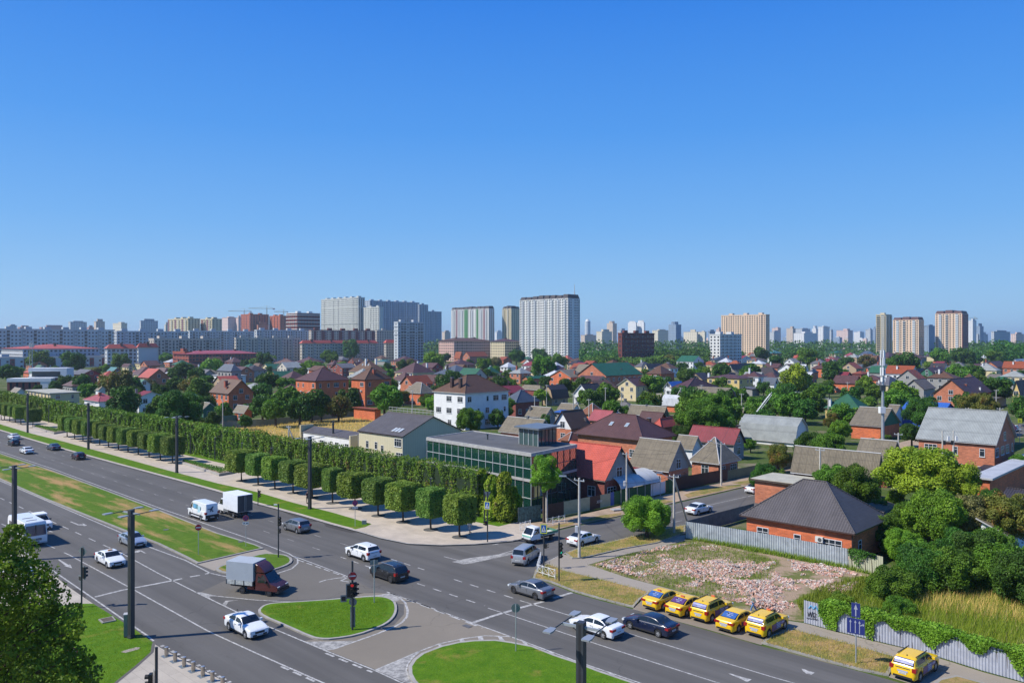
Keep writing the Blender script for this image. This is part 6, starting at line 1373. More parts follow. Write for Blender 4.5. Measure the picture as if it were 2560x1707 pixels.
for i in range(4):
 P, d, tt, rng = topiary_mesh(60 + i, 1.62, 1.72, i * .35); TOPM.append(leaves('crown', P, d, .115, LTOP[i % 2], rng, flat=.5, up=.1, tint=tt))
cm = MB(); cm.box(-1.36, 1.36, -1.36, 1.36, -1.46, 1.46); COREM = cm.mesh('solid_core', plain('hedge_core', (.012, .03, .008)))  # solid dark box added inside each clipped crown, behind the leaves
tm = MB(); tm.tube((0, 0, 0), (.04, .02, 1.1), .14, .10, 8, caps=False); tm.tube((.04, .02, 1.1), (0, 0, 2.2), .10, .09, 8, caps=False); TTM = tm.mesh('trunk', M_BARK, True)
rg = MB(); rg.prism([(.95 * math.cos(a * .3142), .95 * math.sin(a * .3142)) for a in range(20)], 0, .03, 0, 0); RINGM = rg.mesh('tree_grate', plain('grate', (.09, .09, .085), .9, var=.3, scale=6))
def topiary(px, py, i, lab, sc_=1.0, var=None):
 rnd = random.Random(i * 5 + 1); P = G(px, py, .14); t = thing('topiary_tree', lab, 'tree', P, ANG_A + rnd.uniform(-.05, .05), 'square-clipped trees along the walk')
 c = link('crown', TOPM[(i if var is None else var) % 4], t, (0, 0, 3.45)); c.scale = (sc_ * rnd.uniform(.94, 1.06), sc_ * rnd.uniform(.94, 1.06), rnd.uniform(.94, 1.04))
 k = link('solid_core', COREM, c); link('trunk', TTM, t); link('tree_grate', RINGM, t)
ORD = ['first', 'second', 'third', 'fourth', 'fifth', 'sixth', 'seventh', 'eighth', 'ninth', 'tenth', 'eleventh', 'twelfth', 'thirteenth', 'fourteenth', 'fifteenth', 'sixteenth', 'seventeenth', 'eighteenth', 'nineteenth', 'twentieth']
for i, (x, y) in enumerate([(11, 180), (42, 181), (90, 195), (140, 205), (192, 222), (303, 252)]):
 topiary(x / 3.672, 1000 + y / 3.672, i, f'{ORD[i]} square-clipped tree from the left in the far left row', 1.12)
for i, (x, y) in enumerate([(617, 335), (686, 355), (762, 375), (835, 390), (916, 412), (997, 432), (1087, 455), (1176, 475), (1270, 498), (1369, 522), (1473, 548), (1585, 575)]):
 topiary(x / 3.672, 1000 + y / 3.672, 10 + i, f'{ORD[i]} square-clipped tree from the left in the middle row', 1.15 if i != 4 else .85)
for i, (x, y) in enumerate([(603.8, 1201.5), (645.5, 1212), (687.4, 1222), (733, 1232), (781, 1244), (831.5, 1257), (888, 1271), (945.6, 1288.7), (1008, 1304.5), (1077, 1323.5), (1149, 1342)]):
 topiary(x, y, 30 + i, f'{ORD[i]} square-clipped tree from the left in the nearest row', (1.22, 1.0, 1.05, 1.12, 1.2, .76, 1.26, 1.08, 1.05, .86, 1.0)[i], var=i)
# planters
for (pts, lb) in (([zone('1', 300, 262), zone('1', 340, 250), zone('1', 610, 300), zone('1', 495, 318)], 'far low white planter with clipped greenery on the walk'), ([zone('1', 1660, 590), zone('1', 1700, 578), zone('1', 2155, 678), zone('1', 2010, 705)], 'long low white planter before the nearest topiary row')):
 w_ = gp(pts); c = Vector((sum(p[0] for p in w_) / 4, sum(p[1] for p in w_) / 4, .14)); t = thing('planter', lb, 'planter', c); l_ = ccw([(p[0] - c.x, p[1] - c.y) for p in w_])
 mb = MB(); mb.prism(l_, 0, .42); mb.build('planter_wall', M_KERBW, t)
 inn = offset(l_, .3); mb = MB(); mb.prism(inn, .42, .44); mb.build('soil', M_DIRT, t)
 rng = np.random.default_rng(5); a = rng.random((2600, 2)); q = np.array(inn)
 ij = a[:, :1] * (1 - a[:, 1:]) * q[1] + a[:, :1] * a[:, 1:] * q[2] + (1 - a[:, :1]) * (1 - a[:, 1:]) * q[0] + (1 - a[:, :1]) * a[:, 1:] * q[3]
 P = np.column_stack([ij, .5 + rng.random(2600) * .35]); link('plants', leaves('plants', P, np.tile([0, 0, 1.], (2600, 1)), .1, LM['mid'], rng), t)
# --- tree belts far away, tall grass, weeds, rubble
def belt(name, x0, x1, D0, D1, h, n, kind, seed, size=1.1):
 rng = np.random.default_rng(seed); x = rng.uniform(x0, x1, n); D = rng.uniform(D0, D1, n); X = (x - CX) * D / FPX
 top = h * (.75 + .5 * np.array([mnoise.noise((a * .045, b * .045, seed)) for a, b in zip(X, D)]) + .12 * np.array([mnoise.noise((a * .2, b * .2, seed)) for a, b in zip(X, D)]))
 z = top * (1 - rng.random(n) ** 2 * .8); P = np.stack([X, D, z], 1); d = np.tile([0, -.5, .8], (n, 1)); tt = np.clip(.4 + .7 * np.array([mnoise.noise((a * .1, z_ * .3, seed + 2)) for a, z_ in zip(X, z)]) + rng.normal(0, .15, n), 0, 1)
 link(name, leaves(name, P, d, size, LM[kind], rng, tint=tt), None, kind='stuff')
belt('woodland', 1448, 1545, 760, 860, 17, 5000, 'dark', 1); belt('woodland', 1636, 1775, 780, 900, 18, 6000, 'dark', 2); belt('woodland', 1460, 1770, 720, 760, 11, 6000, 'mid', 3)
belt('woodland', 1955, 2060, 900, 1000, 17, 4000, 'dark', 4); belt('woodland', 2375, 2580, 850, 960, 19, 7000, 'dark', 5); belt('woodland', 2475, 2600, 700, 780, 25, 5000, 'dark', 6)
belt('woodland', -60, 2620, 1150, 1500, 9, 16000, 'dark', 7, 1.8); belt('woodland', -60, 2620, 1300, 1600, 26, 26000, 'dark', 8, 2.2); belt('woodland', 1230, 1262, 1000, 1100, 16, 900, 'mid', 9)
def inpoly(pt, poly):
 x, y = pt; c = False; n = len(poly)
 for i in range(n):
  x1, y1 = poly[i]; x2, y2 = poly[i - 1]
  if (y1 > y) != (y2 > y) and x < (x2 - x1) * (y - y1) / (y2 - y1) + x1: c = not c
 return c
def scatter(poly, n, rng):
 q = np.array(poly); lo, hi = q.min(0), q.max(0); out = []
 while len(out) < n:
  p = lo + rng.random(2) * (hi - lo)
  if inpoly(p, poly): out.append(p)
 return np.array(out)
def blades(name, pts, h, wd, mat, rng, lean=.25):
 n = len(pts); a = rng.random(n) * 6.283; hh = h * (.5 + .8 * rng.random(n)); P = np.column_stack([pts, np.zeros(n)])
 U = np.stack([np.cos(a), np.sin(a), 0 * a], 1) * wd; tip = P + np.stack([rng.normal(.12, lean, n) * hh, rng.normal(0, lean, n) * hh, hh], 1)
 v = np.stack([P - U, P + U, tip], 1); me = bpy.data.meshes.new(name); me.vertices.add(3 * n); me.vertices.foreach_set('co', v.reshape(-1)); me.loops.add(3 * n); me.loops.foreach_set('vertex_index', np.arange(3 * n, dtype=np.int32))
 me.polygons.add(n); me.polygons.foreach_set('loop_start', np.arange(0, 3 * n, 3, dtype=np.int32)); me.update(calc_edges=True)
 t_ = me.attributes.new('tint', 'FLOAT', 'FACE'); t_.data.foreach_set('value', rng.random(n).astype(np.float32)); me.materials.append(mat); return link(name, me, None, kind='stuff')
rng = np.random.default_rng(8)
tg = gp([zone('6', *p) for p in [(860, 830), (1020, 740), (1500, 720), (2000, 760), (2350, 860), (2450, 1400), (2350, 1420), (2000, 1330), (1650, 1220), (1200, 1080), (900, 980)]])
blades('tall_grass', scatter(tg, 19000, rng), 1.2, .035, leaf_mat('grass_tall', (.05, .11, .01), (.17, .24, .03), .35, c3=(.42, .34, .16)), rng)
blades('tall_grass', scatter(gp([zone('6', *p) for p in [(1300, 860), (2000, 790), (2350, 900), (2400, 1100), (2100, 1050), (1500, 980)]]), 2600, rng), 1.35, .03, leaf_mat('grass_straw', (.22, .20, .07), (.46, .36, .19), .35), rng)
blades('weeds', scatter(gp([(1470, 1413), (1571, 1386), (1743, 1350), (1950, 1400), (1900, 1500), (1770, 1496), (1566, 1442)]), 9000, rng), .28, .03, leaf_mat('weed', (.05, .12, .012), (.13, .2, .03), .3), rng)
blades('weeds', scatter(gp([(1725, 1346), (1920, 1378), (2121, 1418), (2190, 1440), (2120, 1424), (1920, 1386), (1743, 1352)]), 2500, rng), .5, .04, MATS['weed'], rng)
blades('weeds', scatter(gp([(1990, 1505), (2060, 1470), (2150, 1445), (2230, 1450), (2200, 1590), (2090, 1572), (2012, 1550)]), 7000, rng), .6, .045, MATS['weed'], rng)
for pl in (vg1, vg2, vg3): blades('verge_grass', scatter(gp(pl), 5000, rng) , .26, .03, leaf_mat('verge_blade', (.12, .16, .03), (.30, .27, .09), .3), rng)
blades('field_grass', scatter(gp([(475, 1077), (500, 1056), (760, 1056), (980, 1040), (1080, 1120), (900, 1170), (700, 1120)]), 9000, rng), .7, .06, leaf_mat('field_blade', (.20, .20, .05), (.42, .32, .12), .3), rng)
for i, pl in enumerate([offset(gp(lg), .3), offset(gp(isl), .8), offset(gp(bis), 1.0)]):
 pts = scatter([p for p in pl] if i else ccw(gp([(60, 1540), (204, 1518), (233, 1518), (310, 1565), (380, 1612), (376, 1634), (338, 1669), (290, 1707), (200, 1780), (0, 1780)])), 9000, rng)
 o = blades('lawn_blades', pts, .07, .02, leaf_mat('lawn_blade', (.06, .15, .008), (.13, .24, .015), .3), rng); o.location.z = .15
rb = MB(); rnd = random.Random(4); cnt = 0; rp = gp([(1490, 1412), (1575, 1392), (1650, 1368), (1743, 1356), (1920, 1390), (2110, 1425), (2160, 1440), (2120, 1490), (2020, 1530), (1930, 1530), (1790, 1490), (1680, 1462), (1566, 1436)])
q = np.array(rp); lo, hi = q.min(0), q.max(0)
while cnt < 12000:
 x, y = rnd.uniform(lo[0], hi[0]), rnd.uniform(lo[1], hi[1])
 if not inpoly((x, y), rp): continue
 m_ = mnoise.noise((x * .16, y * .16, 2)) + .6 * mnoise.noise((x * .5, y * .5, 5)); back = (y - lo[1]) / (hi[1] - lo[1])
 if m_ + back * .22 < rnd.uniform(-.02, .26): continue
 s = rnd.uniform(.04, .14) * (1.6 if rnd.random() < .06 else 1); z = max(0, m_) * .55 * rnd.random() + .03
 Mx = Matrix.Translation((x, y, z)) @ Matrix.Rotation(rnd.random() * 6.28, 4, 'Z') @ Matrix.Rotation(rnd.gauss(0, .5), 4, 'X') @ Matrix.Rotation(rnd.gauss(0, .4), 4, 'Y')
 rb.box(-s, s, -s * .55, s * .55, -s * .35, s * .35, rnd.choice([0, 0, 0, 1, 1, 2, 3]), Mx); cnt += 1
rb.build('rubble', [plain('rubble_brick', (.48, .27, .20), .95, var=.2), plain('rubble_pink', (.56, .42, .35), .95, var=.2), plain('rubble_mortar', (.52, .47, .41), .95, var=.1), plain('rubble_grey', (.30, .27, .25), .95)], uv=False, kind='stuff')

# --- more houses and trees behind, where the eye sees only roofs and crowns
def far_place(x):
 for lim, s_ in ((255, 'below the grey slabs'), (640, 'below the pink-roofed offices'), (960, 'below the luxury towers'), (1250, 'below the green-and-white towers'), (1460, 'below the white tower'), (1780, 'below the brick factory'), (1930, 'below the peach slab'), (2180, 'below the hazy pale flats')):
  if x < lim: return s_
 return 'below the two peach towers'
rnd = random.Random(12); placed = [(h[4].x, h[4].y, h[5]) for h in HOUSES if h[5] > 1.5]
rk = ['mauve', 'mauve', 'mauve', 'brown', 'brown', 'rust', 'grey', 'dark', 'crimson', 'white', 'green', 'slate', 'redr', 'light']; wk = ['brick', 'orange', 'dbrick', 'cream', 'white', 'greyw', 'palew', 'tanw']
nf_ = 0
for D in (330, 385, 445, 510, 585, 670, 770, 890, 1030):
 x = -40 + rnd.random() * 60
 while x < 2610:
  x += rnd.uniform(19, 34) * FPX / D * .55 + rnd.uniform(5, 30)
  Dd = D * rnd.uniform(.95, 1.06); X = (x - CX) * Dd / FPX
  if x < 960 and D > 850: continue
  if x < 460 and D < 340: continue
  if x < 400 and D > 610: continue
  if 930 < x < 1060 and D > 560: continue
  if 1085 < x < 1320 and D > 620: continue
  if 1445 < x < 1775 and D > 680: continue
  if any((X - a) ** 2 + (Dd - b) ** 2 < (c * 1.1 + 9) ** 2 for a, b, c in placed): continue
  if rnd.random() < .15: continue
  wdt, ln_ = rnd.uniform(8, 13), rnd.uniform(9, 15); ze = rnd.choice([3.4, 4.5, 6, 6.4]); k = rnd.choice(['hip', 'hip', 'gable', 'gable', 'pyr', 'gable']); r_, w_ = rnd.choice(rk), rnd.choice(wk)
  N = PX((X, Dd, ze)); ex = Vector((math.cos(ROTH), math.sin(ROTH), 0)); ey = Vector((-ex.y, ex.x, 0)); p0 = Vector((X, Dd, ze))
  house((N[0], N[1]), PX(p0 + ey * ln_)[0], PX(p0 + ex * wdt)[0], ze, rnd.uniform(2.6, 4.6), k, rnd.choice('ac'), r_, w_, 'far off ' + far_place(x), win=D < 800, chim=[(.3, .6, 4.2, .8, rnd.choice('bw'))] if rnd.random() < .4 else ())
  placed.append((X, Dd, max(wdt, ln_) / 2)); nf_ += 1
placed = [(h[4].x, h[4].y, h[5]) for h in HOUSES if h[5] > 1.5]; tp = [(a, b, c) for a, b, c in TREES]; nt_ = 0
for D in (215, 250, 290, 335, 385, 440, 500, 570, 650, 750, 860, 1000):
 x = -40
 while x < 2620 and nt_ < 150:
  x += rnd.uniform(40, 190) * (1 if D > 300 else 1.2)
  Dd = D * rnd.uniform(.95, 1.05); X = (x - CX) * Dd / FPX; r = rnd.uniform(2.4, 4.6)
  if x < 455 and D < 300: continue
  if D < 240 and x < 1650: continue
  if x < 400 and D > 620: continue
  if any((X - a) ** 2 + (Dd - b) ** 2 < (c + r * .7) ** 2 for a, b, c in placed) or any((X - a) ** 2 + (Dd - b) ** 2 < (c + r) ** 2 * .6 for a, b, c in tp): continue
  k = rnd.choice(['dark', 'mid', 'mid', 'dark', 'olive', 'bright'])
  sz_ = 'small ' if r < 3 else ''
  tree((X, Dd, 0), r, k, label=f"{sz_}{TONE[k]} tree among roofs {far_place(x)}" if D > 480 else None); nt_ += 1

# ------------------------------------------------------------ vehicles
M_TYRE = plain('tyre', (.018, .018, .018), .85, var=.1); M_RIM = plain('alloy', (.55, .56, .58), .3, .6, var=.05); M_RIMD = plain('steel_rim', (.10, .10, .11), .4, .5)
M_CARG = glass_mat('car_glass', (.012, .016, .02), .03); M_BLK = plain('black_plastic', (.02, .02, .022), .55, var=.1); M_CHR = plain('chrome', (.6, .62, .64), .15, .9, var=0)
M_TAIL = plain('tail_red', (.28, .012, .012), .25, var=0); M_HEAD = plain('headlamp', (.62, .66, .68), .12, var=0); M_PLATE = plain('number_plate', (.66, .66, .64), .5, var=0); M_PTX = plain('plate_ink', (.03, .03, .03), .6, var=0)
M_AMB = plain('amber_lamp', (.55, .22, .03), .3, var=0)
def wheel_mesh(r, w_, rim):
 t = MB(); n = 20; prof = [(-w_ / 2, r * .62), (-w_ / 2, r * .93), (-w_ / 2 + .03, r), (w_ / 2 - .03, r), (w_ / 2, r * .93), (w_ / 2, r * .62)]
 rows = [[(rr * math.cos(6.28319 * i / n), y, rr * math.sin(6.28319 * i / n)) for i in range(n)] for y, rr in prof]; t.grid(rows, close=True)
 m = MB(); R_ = r * .64
 for s in (1,):
  y = w_ / 2 - .02; m.tube((0, -w_ / 2 + .04, 0), (0, y - .05, 0), R_, R_, 16, 1); m.tube((0, y - .05, 0), (0, y + .012, 0), R_ * .22, R_ * .2, 8, 0)
  for k in range(6 if rim is M_RIM else 8):
   a = k * 6.28319 / (6 if rim is M_RIM else 8); Mx = Matrix.Rotation(a, 4, 'Y'); m.box(0, R_ * .96, y - .045, y, -R_ * .13, R_ * .13, 0, Mx)
  rows = [[(q * math.cos(6.28319 * i / n), yy, q * math.sin(6.28319 * i / n)) for i in range(n)] for yy, q in ((y - .06, R_ * 1.03), (y, R_ * 1.03), (y, R_ * .9), (y - .06, R_ * .9))]; m.grid(rows, close=True)
 return t.mesh('tyre', M_TYRE, True, angle=50), m.mesh('rim', [rim, M_BLK], False)
WHEELS = {}
def wheel(t, x, y, r, w_=.21, rim=None):
 rim = rim or M_RIM; k = (round(r, 2), w_, rim.name)
 if k not in WHEELS:
  a, b = wheel_mesh(r, w_, rim); hub = MB(); hub.tube((0, -w_ / 2 + .01, 0), (0, w_ / 2 - .06, 0), r * .3, seg=10); WHEELS[k] = (hub.mesh('wheel', M_BLK), a, b)
 h, a, b = WHEELS[k]; o = link('wheel', h, t, (x, y, r), 0 if y > 0 else math.pi); link('tyre', a, o); link('rim', b, o)
def smooth_interp(xs, zs):
 xs = np.array(xs, float); zs = np.array(zs, float)
 def f(x):
  i = int(np.clip(np.searchsorted(xs, x) - 1, 0, len(xs) - 2)); h = xs[i + 1] - xs[i]; u = (x - xs[i]) / h
  def m(j):
   if j <= 0 or j >= len(xs) - 1: return (zs[min(j + 1, len(xs) - 1)] - zs[max(j - 1, 0)]) / (xs[min(j + 1, len(xs) - 1)] - xs[max(j - 1, 0)])
   a = (zs[j] - zs[j - 1]) / (xs[j] - xs[j - 1]); b = (zs[j + 1] - zs[j]) / (xs[j + 1] - xs[j]); return 0 if a * b <= 0 else 2 * a * b / (a + b)
  m0, m1 = m(i), m(i + 1); u2, u3 = u * u, u * u * u
  return (2 * u3 - 3 * u2 + 1) * zs[i] + (u3 - 2 * u2 + u) * h * m0 + (-2 * u3 + 3 * u2) * zs[i + 1] + (u3 - u2) * h * m1
 return f
# each body: length, width, roof profile (x from the front bumper backwards as a share of length), belt line, wheel places, glass limits
BODY = dict(
 sedan=dict(L=4.6, W=1.80, top=[(0, .62), (.012, .70), (.06, .80), (.25, .96), (.285, .99), (.42, 1.38), (.50, 1.445), (.62, 1.44), (.72, 1.37), (.86, 1.09), (.90, 1.06), (.975, 1.02), (1, .86)], belt=(.90, 1.0), fw=.185, rw=.79, r=.325, ws=(.287, .43), rg=(.70, .865), sw=(.325, .555, .575, .80)),
 hatch=dict(L=4.15, W=1.75, top=[(0, .62), (.012, .72), (.06, .82), (.23, .98), (.26, 1.01), (.41, 1.42), (.50, 1.49), (.75, 1.47), (.88, 1.38), (.97, 1.05), (.985, .98), (1, .80)], belt=(.92, 1.02), fw=.19, rw=.80, r=.31, ws=(.262, .42), rg=(.875, .968), sw=(.30, .55, .57, .86)),
 mpv=dict(L=4.3, W=1.78, top=[(0, .66), (.012, .78), (.06, .90), (.19, 1.06), (.215, 1.09), (.38, 1.52), (.47, 1.60), (.78, 1.57), (.90, 1.48), (.97, 1.10), (.985, 1.0), (1, .80)], belt=(.98, 1.10), fw=.19, rw=.83, r=.33, ws=(.217, .39), rg=(.895, .968), sw=(.25, .53, .55, .84)),
 suv=dict(L=4.45, W=1.86, top=[(0, .74), (.012, .88), (.05, .99), (.24, 1.10), (.27, 1.13), (.40, 1.55), (.49, 1.66), (.80, 1.63), (.91, 1.54), (.972, 1.16), (.985, 1.10), (1, .86)], belt=(1.06, 1.14), fw=.19, rw=.81, r=.365, ws=(.272, .41), rg=(.905, .970), sw=(.30, .54, .56, .87)),
 van7=dict(L=4.7, W=1.72, top=[(0, .66), (.012, .84), (.05, .98), (.15, 1.12), (.17, 1.14), (.32, 1.68), (.42, 1.80), (.88, 1.79), (.95, 1.70), (.985, 1.2), (.992, 1.08), (1, .8)], belt=(1.02, 1.10), fw=.17, rw=.79, r=.32, ws=(.172, .33), rg=(.945, .984), sw=(.22, .45, .47, .90)),
 van=dict(L=5.5, W=2.02, top=[(0, .80), (.01, 1.05), (.04, 1.20), (.12, 1.38), (.135, 1.42), (.235, 2.20), (.30, 2.36), (.92, 2.34), (.97, 2.28), (.985, 2.0), (.995, 1.3), (1, .7)], belt=(1.32, 1.36), fw=.165, rw=.76, r=.35, ws=(.137, .245), rg=(2, 3), sw=(.17, .275, 2, 3)))
def bodyshell(kind):
 B = BODY[kind]; L, W = B['L'], B['W']; f = smooth_interp([a for a, b in B['top']], [b for a, b in B['top']]); zt_max = max(b for a, b in B['top'])
 R_ = B['r'] + .055; keys = {0.0, .004, .012, .03, .97, .985, .995, 1.0}
 for a, b in B['top']: keys.add(a)
 for wx in (B['fw'], B['rw']):
  for k in range(11): keys.add(wx + R_ / L * math.cos(math.pi * k / 10))
  keys.add(wx + R_ / L + .0008); keys.add(wx - R_ / L - .0008)
 for v in B['ws'] + B['rg'] + B['sw']:
  if v < 1: keys.add(v)
 for k in range(25): keys.add(k / 24)
 ks = sorted(keys); xs = []
 for k in ks:
  if 0 <= k <= 1 and (not xs or k - xs[-1] > .0006): xs.append(k)
 def hw(s):
  e = min(s, 1 - s);
  a = np.interp(e, [0, .004, .012, .03, .07, .15, .3], [.74, .80, .86, .925, .965, .99, 1.0]); return W / 2 * a
 zbase = B['r'] * .68; secs = []; info = []
 for s in xs:
  zt = float(f(s)); zb = zbase + (.06 if s < .02 or s > .985 else 0)
  for wx in (B['fw'], B['rw']):
   d = abs(s - wx) * L
   if d < R_: zb = max(zb, B['r'] + math.sqrt(max(0, R_ * R_ - d * d)))
  bl = B['belt'][0] + (B['belt'][1] - B['belt'][0]) * s; sh = min(bl, zt - .035); w_ = hw(s)
  sh = max(sh, zb + .05); zt = max(zt, sh + .03)
  q = min(1, max(0, (zt - sh - .04) / (zt_max - bl))); tum = .74 if kind != 'van' else .86
  wr = w_ * (.90 * (1 - q) + tum * q)
  pts = [(w_ * .90, zb - (.02 if zb < .4 else 0)), (w_ * .985, zb + .06 * (sh - zb)), (w_, zb + .38 * (sh - zb)), (w_ * .995, zb + .66 * (sh - zb)), (w_ * .965, zb + .93 * (sh - zb)), (w_ * .945, sh)]
  g0 = (w_ * .925, sh + .012); g1 = (wr, zt - .055 * (.3 + .7 * q))
  for k in (0, .12, .5, .86, 1.0): pts.append((g0[0] * (1 - k) + g1[0] * k, g0[1] * (1 - k) + g1[1] * k))
  pts += [(wr * .94, zt - .014 * (.3 + .7 * q)), (wr * .80, zt), (wr * .4, zt + .012), (0, zt + .014)]
  x = L / 2 - s * L; secs.append([(x, y, z) for y, z in pts]); info.append((s, q))
 body, ws_, rg_, sd, sd2 = MB(), MB(), MB(), MB(), MB(); n = len(pts)
 for i in range(len(xs) - 1):
  s0, s1 = xs[i], xs[i + 1]; sm = (s0 + s1) / 2; qm = (info[i][1] + info[i + 1][1]) / 2
  for j in range(n - 1):
   tgt = body
   if 6 <= j + 0 <= 8 and j in (7, 8) and qm > .12:
    if B['sw'][0] < sm < B['sw'][1] or B['sw'][2] < sm < B['sw'][3]: tgt = sd
   if j >= 11 and B['ws'][0] < sm < B['ws'][1]: tgt = ws_
   if j >= 11 and B['rg'][0] < sm < B['rg'][1]: tgt = rg_
   a, b, c, d = secs[i][j], secs[i + 1][j], secs[i + 1][j + 1], secs[i][j + 1]
   tgt2 = sd2 if tgt is sd else tgt
   tgt.poly([a, d, c, b][::-1]); m_ = lambda p: (p[0], -p[1], p[2]); tgt2.poly([m_(a), m_(d), m_(c), m_(b)])
 for i, rev in ((0, False), (len(xs) - 1, True)):
  S_ = secs[i]; m_ = [(p[0], -p[1], p[2]) for p in S_][:-1]; loop = S_ + m_[::-1]; body.poly(loop if rev else loop[::-1])
 fl = MB(); fl.box(-L / 2 + .12, L / 2 - .12, -W / 2 + .16, W / 2 - .16, zbase, zbase + .5)
 def side(x, z):
  s = (L / 2 - x) / L; w_ = hw(s); return w_
 def weld(m):
  import bmesh
  b = bmesh.new(); b.from_mesh(m); bmesh.ops.remove_doubles(b, verts=b.verts, dist=.0005); bmesh.ops.recalc_face_normals(b, faces=b.faces); b.to_mesh(m); b.free();
  m.polygons.foreach_set('use_smooth', [True] * len(m.polygons)); m.set_sharp_from_angle(angle=R(38)); return m
 return dict(body=weld(body.mesh('body', M_BLK, uv=False)), windscreen=weld(ws_.mesh('windscreen', M_CARG, uv=False)), rear=weld(rg_.mesh('rear_window', M_CARG, uv=False)) if rg_.f else None, sl=weld(sd.mesh('side_window', M_CARG, uv=False)), sr=weld(sd2.mesh('side_window', M_CARG, uv=False)), floor=fl.mesh('underbody', M_BLK), hw=hw, f=f, B=B, sec=secs)
SHELL = {}; PARTC = {}
def part(key, fn, mats, name, t, loc=None, rz=None, **k):
 if key not in PARTC: mb = MB(); fn(mb); PARTC[key] = mb.mesh(name, mats, uv=False)
 return link(name, PARTC[key], t, loc, rz, **k)
def car(pos, heading, kind, col, label, cat='car', name='car', extra=(), rim=None, dark=False, plate=True, parked=False, rails=False, tail=True):
 if kind not in SHELL: SHELL[kind] = bodyshell(kind)
 S_ = SHELL[kind]; B = S_['B']; L, W = B['L'], B['W']
 t = thing(name, label, cat, pos, heading); pm = col
 me = S_['body'].copy(); me.materials[0] = pm; link('body', me, t)
 link('windscreen', S_['windscreen'], t)
 if S_['rear'] is not None: link('rear_window', S_['rear'], t)
 link('side_window', S_['sl'], t); link('side_window', S_['sr'], t); link('underbody', S_['floor'], t)
 for wx in (B['fw'], B['rw']):
  for s in (1, -1): wheel(t, L / 2 - wx * L, s * (W / 2 - .115), B['r'], .21, rim)
 fx, bx = L / 2, -L / 2; wf = W / 2
 hz = B['top'][2][1] - .10; tz = (.84 if kind in ('sedan',) else .98 if kind != 'van' else 1.15)
 for s in (1, -1):
  part((kind, 'hl', s), lambda m: m.box(fx - .36, fx - .02, s * (wf - .07) if s < 0 else wf - .50, -(wf - .50) if s < 0 else wf - .07, hz - .14, hz + .02), M_HEAD, 'headlight', t)
  if kind in ('suv', 'mpv', 'van7', 'hatch', 'van'): part((kind, 'tl', s), lambda m: m.box(bx + .0, bx + .28, min(s * (wf - .02), s * (wf - .30)), max(s * (wf - .02), s * (wf - .30)), tz - .18, tz + .10), M_TAIL, 'taillight', t)
  else: part((kind, 'tl', s), lambda m: m.box(bx - .005, bx + .30, min(s * (wf - .03), s * (wf - .52)), max(s * (wf - .03), s * (wf - .52)), tz - .09, tz + .09), M_TAIL, 'taillight', t)
  mx = L / 2 - (B['ws'][0] + .06) * L; mz = B['belt'][0] + .10
  part((kind, 'mir', s, pm.name), lambda m: m.box(mx - .12, mx + .06, min(s * (wf - .04), s * (wf + .17)), max(s * (wf - .04), s * (wf + .17)), mz - .07, mz + .09), pm if not dark else M_BLK, 'mirror', t)
  for hx in (.52, .72): part((kind, 'dh', s, hx), lambda m: m.box(L / 2 - hx * L - .1, L / 2 - hx * L + .1, min(s * (wf - .03), s * (wf + .012)), max(s * (wf - .03), s * (wf + .012)), B['belt'][0] - .11, B['belt'][0] - .07), M_CHR, 'door_handle', t) if kind != 'van' else None
  def seam(m):
   for q in (.315, .565, .79):
    x_ = L / 2 - q * L; y_ = s * (W / 2 * .999); m.box(x_ - .008, x_ + .008, min(y_, y_ + s * .004) - .003, max(y_, y_ + s * .004) + .003, B['r'] * .8 + .25, B['belt'][0] - .06)
   y_ = s * W / 2 * .985; m.box(L / 2 - .72 * L, L / 2 - .27 * L, min(y_, y_ + s * .02), max(y_, y_ + s * .02), B['r'] * .7, B['r'] * .7 + .12)
  part((kind, 'seam', s), seam, M_BLK, 'door_trim', t)
 part((kind, 'grille'), lambda m: (m.box(fx - .10, fx + .004, -.42, .42, hz - .24, hz - .06), m.box(fx - .10, fx + .006, -.62, .62, .27, .42)), M_BLK, 'grille', t)
 part((kind, 'bump'), lambda m: (m.box(bx - .006, bx + .10, -.66, .66, .27, .42), m.box(bx - .012, bx + .1, -.5, .5, tz - .02, tz + .012) if kind == 'suv' else None), M_BLK, 'rear_bumper_trim', t)
 if plate:
  for s, xx in ((1, fx + .012), (-1, bx - .016)):
   zz = .36 if s > 0 else (.62 if kind != 'van' else .55)
   def pl(m): m.box(xx - .01, xx + .01, -.26, .26, zz - .06, zz + .06, 0); [m.box(xx + s * .0105, xx + s * .012, -.20 + i * .072, -.165 + i * .072, zz - .035, zz + .035, 1) for i in range(6)]
   part((kind, 'pl', s), pl, [M_PLATE, M_PTX], 'number_plate', t)
 zr = max(b for a, b in B['top'])
 if rails:
  for s in (1, -1):
   rl = MB(); yy = s * W * .34; rl.box(-L * .34, L * .10, yy - .025, yy + .025, zr + .01, zr + .055); rl.build('roof_rail', M_CHR if rails == 2 else M_BLK, t)
 def fin(m): m.poly([(bx + .95, 0, zr - .04), (bx + .72, .03, zr - .04), (bx + .75, 0, zr + .09)]); m.poly([(bx + .95, 0, zr - .04), (bx + .75, 0, zr + .09), (bx + .72, -.03, zr - .04)]); m.poly([(bx + .72, -.03, zr - .04), (bx + .75, 0, zr + .09), (bx + .72, .03, zr - .04)])
 if kind in ('sedan', 'suv'): part((kind, 'fin'), fin, M_BLK, 'roof_antenna', t)
 return t
P_WHITE = paint('paint_white', (.74, .76, .78)); P_BLACK = paint('paint_black', (.012, .013, .016)); P_NAVY = paint('paint_navy', (.012, .018, .045)); P_GREY = paint('paint_grey', (.22, .23, .25), .3, .5); P_SILV = paint('paint_silver', (.48, .50, .53), .3, .5)
